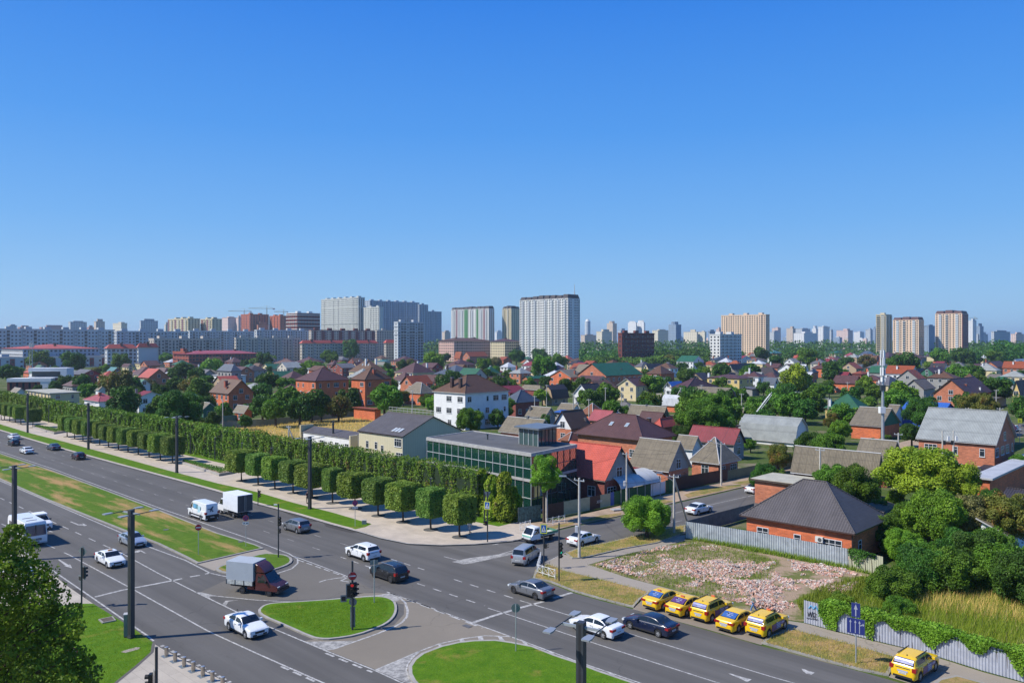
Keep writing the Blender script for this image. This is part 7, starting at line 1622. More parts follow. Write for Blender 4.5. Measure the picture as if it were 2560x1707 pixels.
P_BLUES = paint('paint_bluesilver', (.42, .48, .56), .3, .5); P_DBLUE = paint('paint_dblue', (.045, .06, .10)); P_MAR = paint('paint_maroon', (.085, .022, .02)); P_YEL = paint('paint_yellow', (.80, .50, .012)); P_DMAR = paint('paint_dmaroon', (.03, .008, .016))
def av(px, py, off=.8): return G(px, py, 0.0) + VC * off
HA, HB = ANG_A, ANG_A + math.pi
Zr = Vector((0, 0, .012))
car(av(25, 1098.6) + Zr, HA, 'sedan', P_WHITE, 'farthest white saloon in the upper carriageway at far left')
car(av(24.5, 1113.8) + Zr, HA, 'hatch', P_BLACK, 'black hatchback just behind the farthest white saloon')
car(av(56, 1134) + Zr, HA, 'sedan', P_WHITE, 'white saloon beside the grass median at far left')
car(av(124, 1125) + Zr, HA, 'sedan', P_DBLUE, 'dark blue saloon in the kerb lane, far left')
car(av(185, 1148.4) + Zr, HA, 'hatch', P_DMAR, 'very dark maroon hatchback in the kerb lane')
car(av(727, 1329) + Zr, HA, 'mpv', P_GREY, 'silver-grey compact people carrier driving away behind the box truck')
car(av(891.5, 1397) + Zr, HA, 'suv', P_WHITE, 'white crossover entering the junction, seen from the rear', dark=True)
car(av(956, 1449.5) + Zr, HA, 'suv', P_BLACK, 'glossy black crossover with bright roof rails in the junction', rim=M_RIMD, rails=2)
car(av(1312, 1491) + Zr, HA, 'sedan', P_GREY, 'grey saloon at the stop line beside the corner verge', rim=M_RIMD)
car(av(1475, 1586) + Zr, HA, 'sedan', P_WHITE, 'white saloon partly behind the nearest street lamp')
car(av(1610.5, 1582) + Zr, HA, 'sedan', P_NAVY, 'dark navy saloon behind the white one, near the taxis')
car(av(313, 1364) + Zr, HB, 'sedan', P_BLUES, 'silver-blue saloon approaching along the median, behind the lamp')
t = car(av(255, 1412.6) + Zr, HB, 'sedan', P_WHITE, 'white saloon with orange roof lamp approaching in middle lane', cat='taxi', name='taxi')
mb = MB(); mb.box(-.08, .10, -.22, .22, 1.45, 1.56); mb.build('taxi_sign', M_AMB, t)
t = car(av(592, 1584) + Zr, HB, 'sedan', P_WHITE, 'white saloon left of the triangular island, seen from front')
t = car(av(100, 1320, 0) + Zr, HB, 'suv', P_WHITE, 'white off-roader carrying a white board on its roof beside bus')
mb = MB(); mb.box(-1.1, .6, -.7, .7, 1.78, 1.92); mb.build('roof_board', plain('board_white', (.7, .72, .74), .5, var=.03), t); mb = MB(); mb.box(-.9, -.85, -.6, .6, 1.66, 1.775); mb.box(.3, .35, -.6, .6, 1.66, 1.775); mb.build('roof_rack', M_BLK, t)
car(G(40, 1440) + Vector((0, 0, .15)), HB + .3, 'sedan', P_WHITE, 'white parked saloon hidden behind the lower left tree')
u = Vector((math.cos(R(67)), math.sin(R(67)), 0)); car(G(1332, 1404) + Vector((-u.y, u.x, 0)) * .8 + Zr, R(67), 'van7', P_SILV, 'silver minivan turning into the side street')
car(G(1472, 1361) + VA * .8 + Zr, R(47), 'sedan', P_WHITE, 'white saloon in the side street behind the concrete pole')
car(G(1760, 1284) + VA * .8 + Zr, ANG_C, 'sedan', P_WHITE, 'white saloon farther up the side street by the fence')
car(G(1903, 1232) + VA * .8 + Zr, ANG_C, 'sedan', P_WHITE, 'white saloon half hidden by the flat annex roof')
car(G(2533, 1078), ANG_C + math.pi, 'suv', P_WHITE, 'white crossover by the school sign at the right edge')
car(G(893, 1024), ANG_A, 'hatch', P_WHITE, 'tiny white car parked below the orange tower houses')
# taxis with adverts
M_AD = [plain('advert_purple', (.10, .045, .16), .35, var=.3, scale=4), plain('advert_blue', (.04, .11, .32), .35, var=.2, scale=4), plain('advert_text', (.36, .40, .55), .5, var=0), plain('advert_window', (.14, .15, .34), .2, var=.35, scale=5), plain('advert_teal', (.10, .28, .36), .35, var=.2)]
def taxi(pos, hd, kind, label, adv=1, lamp='roof'):
 t = car(pos, hd, kind, P_YEL, label, cat='taxi', name='taxi', rails=1 if kind == 'suv' else False, rim=M_RIM); B = BODY[kind]; L, W = B['L'], B['W']; S_ = SHELL[kind]
 for s in (-1, 1):
  y = s * (W / 2 + .006); zb, zt_ = .42, B['belt'][0] - .12
  def strip(nm, x0, x1, za, zc, m): mb = MB(); mb.box(x0, x1, min(y, y + s * .006), max(y, y + s * .006), za, zc); mb.build(nm, m, t)
  strip('door_advert', -1.0, -.25, zb, zt_ - .02, M_AD[0]); strip('door_advert', -.24, .55, zb, zt_, M_AD[1 if adv else 4]); strip('door_advert', .56, 1.2, zt_ - .3, zt_, M_AD[0])
  y2 = y + s * .007
  for k in range(3): mb = MB(); mb.box(-.14 + k * .03, .42, min(y2, y2 + s * .003), max(y2, y2 + s * .003), zt_ - .16 - k * .13, zt_ - .10 - k * .13); mb.build('advert_lettering', M_AD[2], t)
  mb = MB(); mb.box(.66, 1.1, min(y2, y2 + s * .003), max(y2, y2 + s * .003), zt_ - .2, zt_ - .1); mb.build('advert_lettering', M_AD[2], t)
 # film on the rear window: follows the glass, 8 mm proud of it
 a, b = B['rg']; mb = MB(); f = S_['f']; n = 6
 def gp_(s, v, lift):
  z = float(f(s)); sl = (float(f(s + .004)) - float(f(s - .004))) / (.008 * L); nx, nz = -sl, 1; q = math.hypot(nx, nz)
  wv = W * .34 * (1 if kind == 'sedan' else 1.02); return (L / 2 - s * L + (-abs(nx)) / q * lift, v * wv, z + .012 + nz / q * lift)
 for i in range(n):
  s0, s1 = a + .01 + (b - a - .02) * i / n, a + .01 + (b - a - .02) * (i + 1) / n
  mb.poly([gp_(s0, -1, .012), gp_(s1, -1, .012), gp_(s1, 1, .012), gp_(s0, 1, .012)])
 mb.build('rear_window_advert', M_AD[3] if kind == 'suv' else (M_AD[1] if adv else M_AD[0]), t)
 for k in range(3):
  s0 = a + (b - a) * (.25 + .2 * k); s1 = s0 + (b - a) * .06; mb = MB(); w_ = (.4, .5, .3)[k]; mb.poly([gp_(s0, -w_, .02), gp_(s1, -w_, .02), gp_(s1, w_, .02), gp_(s0, w_, .02)]); mb.build('advert_lettering', M_AD[2], t)
 zr = max(q[1] for q in B['top'])
 if lamp: mb = MB(); x0 = -L * .16 if lamp == 'back' else L * .06; mb.box(x0 - .07, x0 + .07, -.16, .16, zr + .012, zr + .11); mb.box(x0 - .1, x0 + .1, -.2, -.165, zr + .012, zr + .05); mb.build('taxi_sign', plain('taxi_orange', (.62, .14, .05), .4, var=0), t)
 mb = MB(); mb.box(-L / 2 - .02, -L / 2 - .005, -.36, .36, .70, .80); mb.build('boot_sticker', M_AD[2], t)
for (x, y, k, lb, ad, lm, hd) in [(1679, 1517, 'sedan', 'first yellow taxi from the left, a saloon with blue rear film', 1, 'back', 44), (1738, 1533, 'sedan', 'second yellow taxi from the left, purple rear window film', 0, 'back', 44), (1800, 1546, 'suv', 'third yellow taxi from the left, a tall crossover', 1, 'front', 45),
        (1867, 1571, 'sedan', 'fourth yellow taxi from the left, saloon with navy rear film', 1, None, 44), (1941, 1583, 'suv', 'fifth yellow taxi, crossover at the right end of the rank', 1, 'front', 45), (2318, 1690.5, 'suv', 'lone yellow taxi crossover parked by the vine-covered fence', 1, None, 42)]:
 p = G(x, y); taxi(p + Vector((-math.sin(R(hd)), math.cos(R(hd)), 0)) * .82 + Vector((0, 0, .024)), R(hd), k, lb, ad, lm)
# white advertising van
t = car(av(491.3, 1297, .9) + Zr, HA, 'van', P_WHITE, 'white panel van with turquoise advert, driving beside the box truck', cat='van', name='panel_van', dark=True)
W = 2.02; L = 5.5; S_V = SHELL['van']
for s in (1, -1):
 y = s * (W / 2 * .95 + .012)
 for nm, x0, x1, z0, z1, m in (('side_advert', -.35, .95, 1.42, 2.05, M_AD[4]), ('side_advert', .05, .75, 1.48, 1.98, plain('advert_sky', (.12, .38, .62), .4, var=.1)), ('side_advert', -1.3, -.5, .75, 1.9, plain('advert_ice', (.40, .62, .70), .4, var=.35, scale=3))):
  if nm == 'side_advert': mb = MB(); yy = y + (s * .02 if m is not M_AD[4] else 0); mb.box(x0, x1, min(yy, yy + s * .008), max(yy, yy + s * .008), z0, z1); mb.build(nm, m, t)
 mb = MB(); mb.box(-2.1, 2.0, min(s * 1.0, s * 1.03), max(s * 1.0, s * 1.03), .55, .72); mb.build('side_rubbing_strip', M_BLK, t)
mb = MB(); mb.box(-2.765, -2.70, -.93, .93, .40, .88); mb.build('rear_bumper', M_BLK, t)
mb = MB()
for a in range(9): mb.box(-2.752, -2.735, -.30 + .42 * math.cos(1.9 * (a / 8 - .5)) - .1, -.30 + .42 * math.cos(1.9 * (a / 8 - .5)) + .06, 1.62 + .36 * math.sin(1.9 * (a / 8 - .5)) - .06, 1.62 + .36 * math.sin(1.9 * (a / 8 - .5)) + .06)
mb.box(-2.752, -2.737, -.05, .62, 1.62, 1.72); mb.box(-2.752, -2.737, .22, .32, 1.28, 1.62); mb.build('rear_logo', plain('logo_navy', (.04, .07, .13), .5, var=.1), t)
# box truck
def truck_base(label, pos, hd, name='box_truck', cat='truck'): return thing(name, label, cat, pos, hd)
def cab_prism(t, prof, hw_, mat, name='cab'):
 mb = MB(); n = len(prof); pl = [(x, -hw_ * k, z) for x, z, k in prof]; pr = [(x, hw_ * k, z) for x, z, k in prof]; mb.poly(pl); mb.poly(pr[::-1])
 for i in range(n): j = (i + 1) % n; mb.poly([pl[i], pr[i], pr[j], pl[j]])
 me = mb.mesh(name, mat); import bmesh
 b = bmesh.new(); b.from_mesh(me); bmesh.ops.remove_doubles(b, verts=b.verts, dist=.0005); bmesh.ops.recalc_face_normals(b, faces=b.faces); bmesh.ops.bevel(b, geom=[e for e in b.edges if e.calc_face_angle(0) > .3], offset=.06, segments=3, affect='EDGES'); b.to_mesh(me); b.free()
 me.polygons.foreach_set('use_smooth', [True] * len(me.polygons)); me.set_sharp_from_angle(angle=R(40)); return link(name, me, t)
t = truck_base('white box truck with dark rear doors, driving away beside van', av(568, 1290, 1.0) + Zr, HA)
cab_prism(t, [(3.0, .5, 1), (3.05, 1.15, 1), (2.75, 1.4, 1), (2.15, 2.2, .9), (1.2, 2.3, .9), (1.2, .5, 1)], .98, P_WHITE)
for s in (1, -1): mb = MB(); y = s * .955; mb.poly([(2.6, y + s * .03, 1.42), (2.12, y - s * .03, 2.08), (1.55, y - s * .03, 2.12), (1.5, y + s * .03, 1.42)] if s > 0 else [(1.5, y + s * .03, 1.42), (1.55, y - s * .03, 2.12), (2.12, y - s * .03, 2.08), (2.6, y + s * .03, 1.42)]); mb.build('side_window', M_CARG, t)
mb = MB(); mb.poly([(2.79, -.85, 1.42), (2.79, .85, 1.42), (2.22, .76, 2.16), (2.22, -.76, 2.16)]); mb.build('windscreen', M_CARG, t)
mb = MB(); mb.box(-3.1, 1.1, -1.1, 1.1, .95, 3.2); mb.build('cargo_box', plain('tarpaulin', (.66, .69, .73), .6, var=.06, scale=2.5), t)
for s in (0, 1): mb = MB(); mb.box(-3.14, -3.101, -1.06 + s * 1.08, -.02 + s * 1.08, 1.0, 3.14); d_ = mb.build('rear_door', plain('door_dark', (.05, .055, .065), .5, var=.1), t); mb = MB(); mb.box(-3.17, -3.141, -.12 + s * .2, -.08 + s * .2, 1.05, 3.1); mb.build('door_bar', M_STEEL, d_)
mb = MB(); mb.box(-3.0, 2.6, -.4, .4, .55, .94); mb.box(-2.9, 1.0, -.95, -.9, .5, .6); mb.box(-2.9, 1.0, .9, .95, .5, .6); mb.box(-.6, .2, .85, 1.0, .4, .8); mb.build('chassis', M_BLK, t)
for s in (1, -1):
 wheel(t, 2.15, s * .85, .35, .2, M_RIM); wheel(t, -1.6, s * .85, .36, .26, M_RIM)
 for z_ in (.62, .80): mb = MB(); mb.box(-.2, 1.0, min(s * 1.0, s * 1.04), max(s * 1.0, s * 1.04), z_, z_ + .1); mb.build('side_guard', M_STEEL, t)
# maroon tilt truck
hd = math.atan2(-.8, 2.56); t = truck_base('maroon truck with grey canvas body turning past the triangular island', G(632, 1486) + Vector((-math.sin(hd), math.cos(hd), 0)) * .85 + Zr, hd, 'canvas_truck')
cab_prism(t, [(2.75, .45, .96), (2.8, .80, .96), (2.62, 1.0, .98), (1.9, 1.22, 1), (1.25, 2.05, .88), (.3, 2.1, .88), (.3, .45, 1)], .98, P_MAR)
cab_prism(t, [(1.35, 2.12, 1), (.75, 2.75, .96), (.2, 2.95, .96), (.2, 2.12, 1)], .88, P_MAR, 'wind_deflector')
mb = MB(); mb.poly([(1.86, -.82, 1.30), (1.86, .82, 1.30), (1.31, .74, 2.02), (1.31, -.74, 2.02)]); mb.build('windscreen', M_CARG, t)
for s in (1, -1):
 y = s * .93; pts = [(1.72, y + s * .05, 1.26), (1.2, y - s * .05, 1.95), (.62, y - s * .06, 1.98), (.58, y + s * .05, 1.26)]; mb = MB(); mb.poly(pts if s > 0 else pts[::-1]); mb.build('side_window', M_CARG, t)
 mb = MB(); mb.box(2.42, 2.74, min(s * .48, s * .86), max(s * .48, s * .86), .78, .94); mb.build('headlight', M_HEAD, t); mb = MB(); mb.box(1.5, 1.62, min(s * .98, s * 1.18), max(s * .98, s * 1.18), 1.25, 1.5); mb.build('mirror', M_BLK, t)
 wheel(t, 1.75, s * .84, .34, .2, M_RIMD); wheel(t, -1.15, s * .84, .34, .24, M_RIMD)
mb = MB(); mb.box(2.5, 2.84, -.92, .92, .38, .62); mb.box(2.7, 2.815, -.4, .4, .66, .78); mb.build('front_bumper', M_BLK, t)
mb = MB(); mb.box(-2.85, .15, -1.03, 1.03, 1.28, 3.0); mb.build('canvas_body', plain('canvas_grey', (.34, .38, .42), .8, var=.05), t)
for s in (1, -1):
 mb = MB(); mb.box(-2.85, .15, min(s * 1.035, s * 1.06), max(s * 1.035, s * 1.06), .88, 1.27); mb.build('drop_side', plain('drop_side_pale', (.42, .44, .42), .7, var=.35, scale=5), t)
 for k in range(4): mb = MB(); x_ = -2.8 + k * .97; mb.box(x_ - .03, x_ + .03, min(s * 1.061, s * 1.09), max(s * 1.061, s * 1.09), .85, 1.3); mb.build('side_post', M_BLK, t)
mb = MB(); mb.box(-2.8, 2.2, -.42, .42, .5, .87); mb.box(-2.85, .15, -1.03, 1.03, .84, .879); mb.build('chassis', M_BLK, t); mb = MB(); mb.tube((-.6, -.7, .62), (.1, -.7, .62), .19, seg=10); mb.build('gas_tank', plain('tank_red', (.28, .05, .03), .5, var=.1), t)
# little flatbed truck
hd = R(221); t = truck_base('small white and green flatbed truck leaving the side street', G(1361, 1354) + Vector((math.sin(hd), -math.cos(hd), 0)) * .75 + Zr, hd, 'flatbed_truck')
cab_prism(t, [(2.2, .45, .98), (2.25, .95, .98), (2.05, 1.15, 1), (1.6, 1.85, .88), (.65, 1.9, .88), (.6, .45, 1)], .82, P_WHITE)
mb = MB(); mb.poly([(2.12, -.70, 1.12), (2.12, .70, 1.12), (1.69, .62, 1.78), (1.69, -.62, 1.78)]); mb.build('windscreen', M_CARG, t)
for s in (1, -1):
 y = s * .79; pts = [(1.88, y + s * .04, 1.12), (1.55, y - s * .03, 1.70), (.9, y - s * .03, 1.72), (.85, y + s * .04, 1.12)]; mb = MB(); mb.poly(pts if s > 0 else pts[::-1]); mb.build('side_window', M_CARG, t)
 wheel(t, 1.5, s * .68, .30, .19, M_RIMD); wheel(t, -1.15, s * .68, .30, .19, M_RIMD); mb = MB(); mb.box(2.12, 2.27, min(s * .45, s * .76), max(s * .45, s * .76), .62, .78); mb.build('headlight', M_HEAD, t)
mb = MB(); mb.box(2.1, 2.262, -.74, .74, .80, .98); mb.build('front_panel', plain('mint_green', (.22, .48, .38), .4, var=.1), t); mb = MB(); mb.box(2.05, 2.30, -.8, .8, .36, .55); mb.build('front_bumper', M_BLK, t)
mb = MB(); mb.box(-2.2, .55, -.84, .84, .78, .86); mb.build('load_bed', plain('bed_cream', (.55, .55, .48), .7, var=.2), t)
for s in (1, -1): mb = MB(); mb.box(-2.2, .55, min(s * .80, s * .84), max(s * .80, s * .84), .865, 1.12); mb.build('drop_side', plain('bed_green', (.07, .20, .13), .5, var=.1), t)
mb = MB(); mb.box(-2.22, -2.16, -.80, .80, .865, 1.12); mb.build('tailgate', MATS['bed_green'], t); mb = MB(); mb.box(-2.1, 2.0, -.35, .35, .42, .77); mb.build('chassis', M_BLK, t)
# bus
Fc = G(60, 1371); t = truck_base('white bus with two dark roof vents behind the corner tree', Fc + VA * 3.5 + VC * 1.22 + Zr, HB, 'bus', 'bus')
cab_prism(t, [(3.45, .42, 1), (3.5, 1.25, 1), (3.36, 2.55, .96), (3.2, 2.86, .92), (-3.4, 2.86, .92), (-3.5, 2.5, 1), (-3.5, .42, 1)], 1.22, P_WHITE, 'body')
mb = MB(); mb.poly([(3.53, -1.08, 1.30), (3.53, 1.08, 1.30), (3.395, 1.02, 2.50), (3.395, -1.02, 2.50)]); mb.build('windscreen', plain('bus_screen', (.02, .025, .07), .05, var=0, spec=.8), t); mb = MB(); mb.box(3.40, 3.52, -.03, .03, 1.28, 2.55); mb.build('windscreen_bar', M_BLK, t)
for s in (1, -1):
 for k in range(5): mb = MB(); x_ = 2.3 - k * 1.12; y = s * 1.235; mb.box(x_ - .48, x_ + .48, min(y - s * .02, y), max(y - s * .02, y), 1.45, 2.35); mb.build('side_window', M_CARG, t)
 wheel(t, 2.1, s * 1.08, .46, .26, M_RIM); wheel(t, -1.9, s * 1.08, .46, .26, M_RIM); mb = MB(); mb.tube((3.44, s * .88, .82), (3.515, s * .88, .82), .13, seg=12); mb.build('headlight', M_HEAD, t)
 mb = MB(); mb.tube((3.4, s * 1.15, 2.35), (3.75, s * 1.4, 2.2), .025, seg=5); mb.box(3.68, 3.78, min(s * 1.3, s * 1.48), max(s * 1.3, s * 1.48), 1.75, 2.2); mb.build('mirror', M_BLK, t)
for x_ in (.4, 2.0): mb = MB(); mb.box(x_ - .09, x_ + .09, -.62, .5, 2.865, 2.89); mb.build('roof_vent', M_BLK, t)
mb = MB(); [mb.box(3.485, 3.522, -.6, .6, .72 + i * .07, .75 + i * .07) for i in range(4)]; mb.box(3.47, 3.54, -.35, .35, .50, .60); mb.build('grille', M_BLK, t); mb = MB(); mb.box(3.40, 3.56, -1.19, 1.19, .36, .50); mb.build('front_bumper', M_TRIM, t)
mb = MB(); mb.box(-3.3, 3.3, -.9, .9, .3, .43); mb.build('underbody', M_BLK, t)

# ------------------------------------------------------------ street furniture
M_POLE = plain('lamp_black', (.045, .05, .058), .5, .2, var=.1, scale=1); M_SIGB = plain('sign_back', (.20, .23, .24), .5, .4, var=.1); M_SIGW = plain('sign_white', (.68, .68, .68), .4, var=0)
M_RED = plain('sign_red', (.48, .015, .02), .4, var=0); M_BLUE = plain('sign_blue', (.01, .10, .36), .4, var=0); M_DBL = plain('sign_dblue', (.02, .03, .16), .4, var=0); M_LIME = plain('sign_lime', (.70, .72, .03), .4, var=0)
M_SIGK = plain('sign_black', (.01, .01, .01), .5, var=0); M_LENSK = plain('lens_dark', (.03, .035, .03), .2, var=0)
M_REDL = plain('lens_red', (.9, .03, .03), .3, var=0, emit=.25); M_GRNL = plain('lens_green', (.03, .75, .45), .3, var=0, emit=.5)
def lamp_parts():
 hh = 10.3; p = MB(); p.box(-.19, .19, -.19, .19, 0, hh); p.box(-.24, .24, -.24, .24, 0, .12)
 for s in (1, -1): p.box(-.06, .06, min(s * .191, s * .196), max(s * .191, s * .196), .3, hh - .1, 1)
 b = MB(); b.box(-1.05, 1.05, -.05, .05, hh - .32, hh - .2)
 arms, heads = MB(), []
 return p.mesh('pole', [M_POLE, M_BLK]), b.mesh('beam', M_STEEL)
LPM = lamp_parts(); am = MB(); am.tube((0, -1.1, 0), (0, 1.1, 0), .035, seg=6); LARM = am.mesh('arm', M_POLE)
hm = MB(); hm.prism([(-.16, 0), (.16, 0), (.22, .45), (.2, .72), (-.2, .72), (-.22, .45)], -.03, .05, bottom=True); LHEAD = hm.mesh('lamp_head', plain('head_grey', (.34, .36, .38), .4, .4, var=.05))
def street_lamp(px, py, label, z=.15):
 t = thing('street_lamp', label, 'street lamp', G(px, py, z), R(-30), 'square-pole street lamps along the avenue'); t.location.z = z
 link('pole', LPM[0], t); bm_ = link('beam', LPM[1], t)
 for s in (1, -1):
  a = link('arm', LARM, t, (s * 1.0, 0, 10.08));
  for q in (1, -1): link('lamp_head', LHEAD, a, (0, q * 1.0, .03), 0 if q > 0 else math.pi)
 return t
for x, y, lb in [(69, 1081, 'farthest dark street lamp at the left of the grass strip'), (221, 1123, 'second dark street lamp on the far grass strip'), (442, 1181, 'third street lamp, between middle and nearest topiary rows'), (774.5, 1271.5, 'fourth street lamp, before the nearest topiary row'),
    (36, 1398, 'street lamp rising behind the bus at the left edge'), (328, 1593, 'tall street lamp with cabinet on the corner lawn')]: street_lamp(x, y, lb)
street_lamp(1453, 2085, 'nearest street lamp, its head before the white saloon')
t = thing('utility_cabinet', 'slim grey metal cabinet against the tall lamp on the corner lawn', 'cabinet', G(317.5, 1590, .15), R(20)); mb = MB(); mb.box(-.22, .22, -.25, .25, .08, 1.8); mb.build('cabinet_body', M_SIGB, t); mb = MB(); mb.box(-.25, .25, -.28, .28, 1.801, 1.86); mb.build('lid', M_TRIM, t); mb = MB(); mb.box(-.2, .2, -.22, .22, 0, .079); mb.build('plinth', M_CHIM, t)
def disc(mb, r, y, m, seg=20, z=0, th=.012): mb.tube((0, y, z), (0, y - th, z), r, r, seg, m)
def sign_disc(t, z, yaw, faces, r=.34, name='sign_face', off=.09):
 """round sign; faces is a list of (radius share or shape, material)"""
 M_ = Matrix.Rotation(yaw, 4, 'Z'); mb = MB(); mb.tube((0, -off, z), (0, -off - .015, z), r, r, 22, 0); mats = [M_SIGB]; k = 0
 for f in faces:
  kind, mat = f[0], f[1]; k += 1; mats.append(mat); y0 = -off - .0151 - k * .003
  if isinstance(kind, float): mb.tube((0, y0 + .003, z), (0, y0, z), r * kind, r * kind, 22, k)
  elif kind == 'bar': mb.box(-r * .72, r * .72, y0, y0 + .003, z - r * .16, z + r * .16, k)
  elif kind == 'x':
   for a in (.785, -.785): mb.box(-r * .8, r * .8, y0, y0 + .003, -r * .07, r * .07, k, Matrix.Translation((0, 0, z)) @ Matrix.Rotation(a, 4, 'Y'))
 mb.v = [tuple(M_ @ Vector(v)) for v in mb.v]; mb.build(name, mats, t)
def plate(t, z, w_, h, yaw, mat, shapes=(), name='sign_face', off=.09, x0=0, back=None):
 M_ = Matrix.Rotation(yaw, 4, 'Z'); mb = MB(); mb.box(x0 - w_ / 2, x0 + w_ / 2, -off - .02, -off, z - h / 2, z + h / 2, 0); mb.box(x0 - w_ / 2 + .01, x0 + w_ / 2 - .01, -off - .024, -off - .0201, z - h / 2 + .01, z + h / 2 - .01, 1); mats = [back or M_SIGB, mat]
 for i, (pts, m_) in enumerate(shapes):
  y = -off - .028 - i * .003; mats.append(m_); mb.poly([(x0 + a * w_ / 2, y, z + b * h / 2) for a, b in pts], len(mats) - 1)
 mb.v = [tuple(M_ @ Vector(v)) for v in mb.v]; mb.build(name, mats, t)
PED = [([(-.76, -.82), (.76, -.82), (.76, .82), (-.76, .82)], M_BLUE), ([(-.62, -.6), (.62, -.6), (0, .62)], M_SIGW), ([(-.26, -.5), (-.14, -.5), (.02, -.12), (.16, -.5), (.28, -.5), (.12, .05), (.06, .16), (-.06, .16), (-.10, -.05)], M_SIGK), ([(-.03, .19), (.05, .19), (.05, .3), (-.03, .3)], M_SIGK)]
M_ARR = plain('arrow_grey', (.34, .36, .42), .4, var=0)
ARROW = [([(-.12, -.85), (.12, -.85), (.12, .1), (.42, .1), (0, .85), (-.42, .1), (-.12, .1)], M_ARR)]
def pole_thing(name, label, cat, px, py, h, r=.055, z=.14, mat=None, group=None, sq=False):
 t = thing(name, label, cat, G(px, py, z), 0, group); t.location.z = z; mb = MB()
 if sq: mb.box(-r, r, -r, r, 0, h)
 else: mb.tube((0, 0, 0), (0, 0, h), r, r, 10)
 mb.build('pole', mat or M_STEEL, t); return t
def signal(t, z, yaw, n=3, lit=None, off=.2, r=.13, board=False, side=0.0):
 """a traffic light head of n lamps with hoods; z is the foot of the head"""
 M_ = Matrix.Rotation(yaw, 4, 'Z') @ Matrix.Translation((side, 0, 0)); mb = MB(); hh = n * r * 2.55; mb.box(-r * 1.25, r * 1.25, -off - .12, -off + .06, z, z + hh)
 if board: mb.box(-r * 1.9, r * 1.9, -off - .0, -off + .02, z - .12, z + hh + .12, 1)
 mb.v = [tuple(M_ @ Vector(v)) for v in mb.v]; hd_ = mb.build('signal_head', [M_SIGK, M_SIGB], t)
 for i in range(n):
  zz = z + hh - (i + .5) * r * 2.55; l_ = MB(); l_.tube((0, -off - .12, zz), (0, -off - .135, zz), r * .85, r * .85, 14); l_.v = [tuple(M_ @ Vector(v)) for v in l_.v]
  l_.build('signal_lens', (M_REDL if lit == 0 else M_GRNL) if lit == i else M_LENSK, hd_)
  h_ = MB(); n_ = 8; rows = [[(r * math.cos(math.pi * (k / n_ * 1.2 - .1)), y_, zz + r * math.sin(math.pi * (k / n_ * 1.2 - .1))) for k in range(n_ + 1)] for y_ in (-off - .12, -off - .34)]
  h_.grid(rows); h_.v = [tuple(M_ @ Vector(v)) for v in h_.v]; h_.build('hood', M_SIGK, hd_)
YL = R(-45)   # a sign turned to face down-left towards drivers on the avenue
t = pole_thing('traffic_signal', 'sign pole with diamond sign and signal on the corner lawn edge', 'traffic light', 204, 1517, 5.35, .075, mat=M_POLE)
mb = MB(); Mx = Matrix.Rotation(R(160), 4, 'Z') @ Matrix.Translation((0, 0, 5.0)) @ Matrix.Rotation(R(45), 4, 'Y'); mb.box(-.36, .36, -.12, -.10, -.36, .36, 0, Mx); mb.build('diamond_sign', M_SIGB, t); signal(t, 2.55, R(150), 3, board=True); signal(t, 2.3, R(150), 1, board=True, side=.5)
t = pole_thing('traffic_signal', 'dark signal pole on the small median tip', 'traffic light', 696, 1392, 5.9, .075, mat=M_POLE); signal(t, 3.5, R(40), 3); signal(t, 2.7, R(40), 2, r=.1); mb = MB(); mb.box(-.5, -.15, -.06, .06, 5.75, 5.87); mb.build('camera', M_SIGW, t)
t = pole_thing('traffic_signal', 'signal cluster with no-entry sign on the triangular island', 'traffic light', 881, 1574, 5.7, .085, mat=M_POLE)
sign_disc(t, 4.5, R(14), [(.93, M_RED), ('bar', M_SIGW)], .35, off=.12); sign_disc(t, 4.5, R(-75), [], .35, off=.2); signal(t, 2.75, R(8), 3, 0, .12, .16); signal(t, 2.8, R(75), 3, off=.2, r=.15); signal(t, 2.7, R(190), 3, off=.1, board=True, side=.28); signal(t, 2.45, R(190), 1, off=.1, board=True, side=.72)
sign_disc(t, 2.3, R(170), [], .34, off=.1); plate(t, 1.05, .42, 1.7, R(175), M_SIGB, off=.1)
t = pole_thing('road_sign', 'sign pole with stacked plates seen from behind on the triangular island', 'road sign', 935.5, 1505.5, 3.9, .045); plate(t, 3.65, .72, .42, R(200), M_SIGB); plate(t, 3.05, .42, .62, R(200), M_SIGB)
t = pole_thing('traffic_signal', 'corner pole with lime crossing sign beside the nearest topiary tree', 'traffic light', 1218.7, 1354, 6.0, .075, mat=M_POLE)
plate(t, 4.35, .78, 1.0, R(-18), M_LIME, PED); mb = MB(); mb.poly([(-.38, .1, 5.95), (.38, .1, 5.95), (0, .1, 5.0)]); mb.poly([(0, .12, 5.0), (.38, .12, 5.95), (-.38, .12, 5.95)]); mb.build('give_way_sign', M_SIGB, t); signal(t, 2.0, R(-60), 2, 0, r=.1)
pole_thing('path_light', 'slim dark post right behind the lime crossing sign pole', 'path light', 1211, 1306, 4.3, .09, mat=M_POLE, sq=True)
t = pole_thing('traffic_signal', 'pole with lime crossing sign behind the white guard rail', 'traffic light', 1359.5, 1419, 4.5, .07, mat=M_POLE, z=.12); plate(t, 4.15, .72, 1.0, R(-8), M_LIME, PED); signal(t, 2.1, R(60), 2, r=.1)
t = pole_thing('traffic_signal', 'four-lamp signal showing green beside the white guard rail', 'traffic light', 1397.6, 1451.6, 5.8, .075, mat=M_POLE, z=.12); signal(t, 2.35, R(30), 4, 2, r=.15)
t = pole_thing('traffic_signal', 'nearest signal pole at the bottom by the steel bollards', 'traffic light', 391, 1845, 5.5, .09, mat=M_POLE); signal(t, 2.7, R(-80), 3, off=.3, r=.16); plate(t, 3.4, .3, 1.5, R(-60), M_SIGB, off=.12)
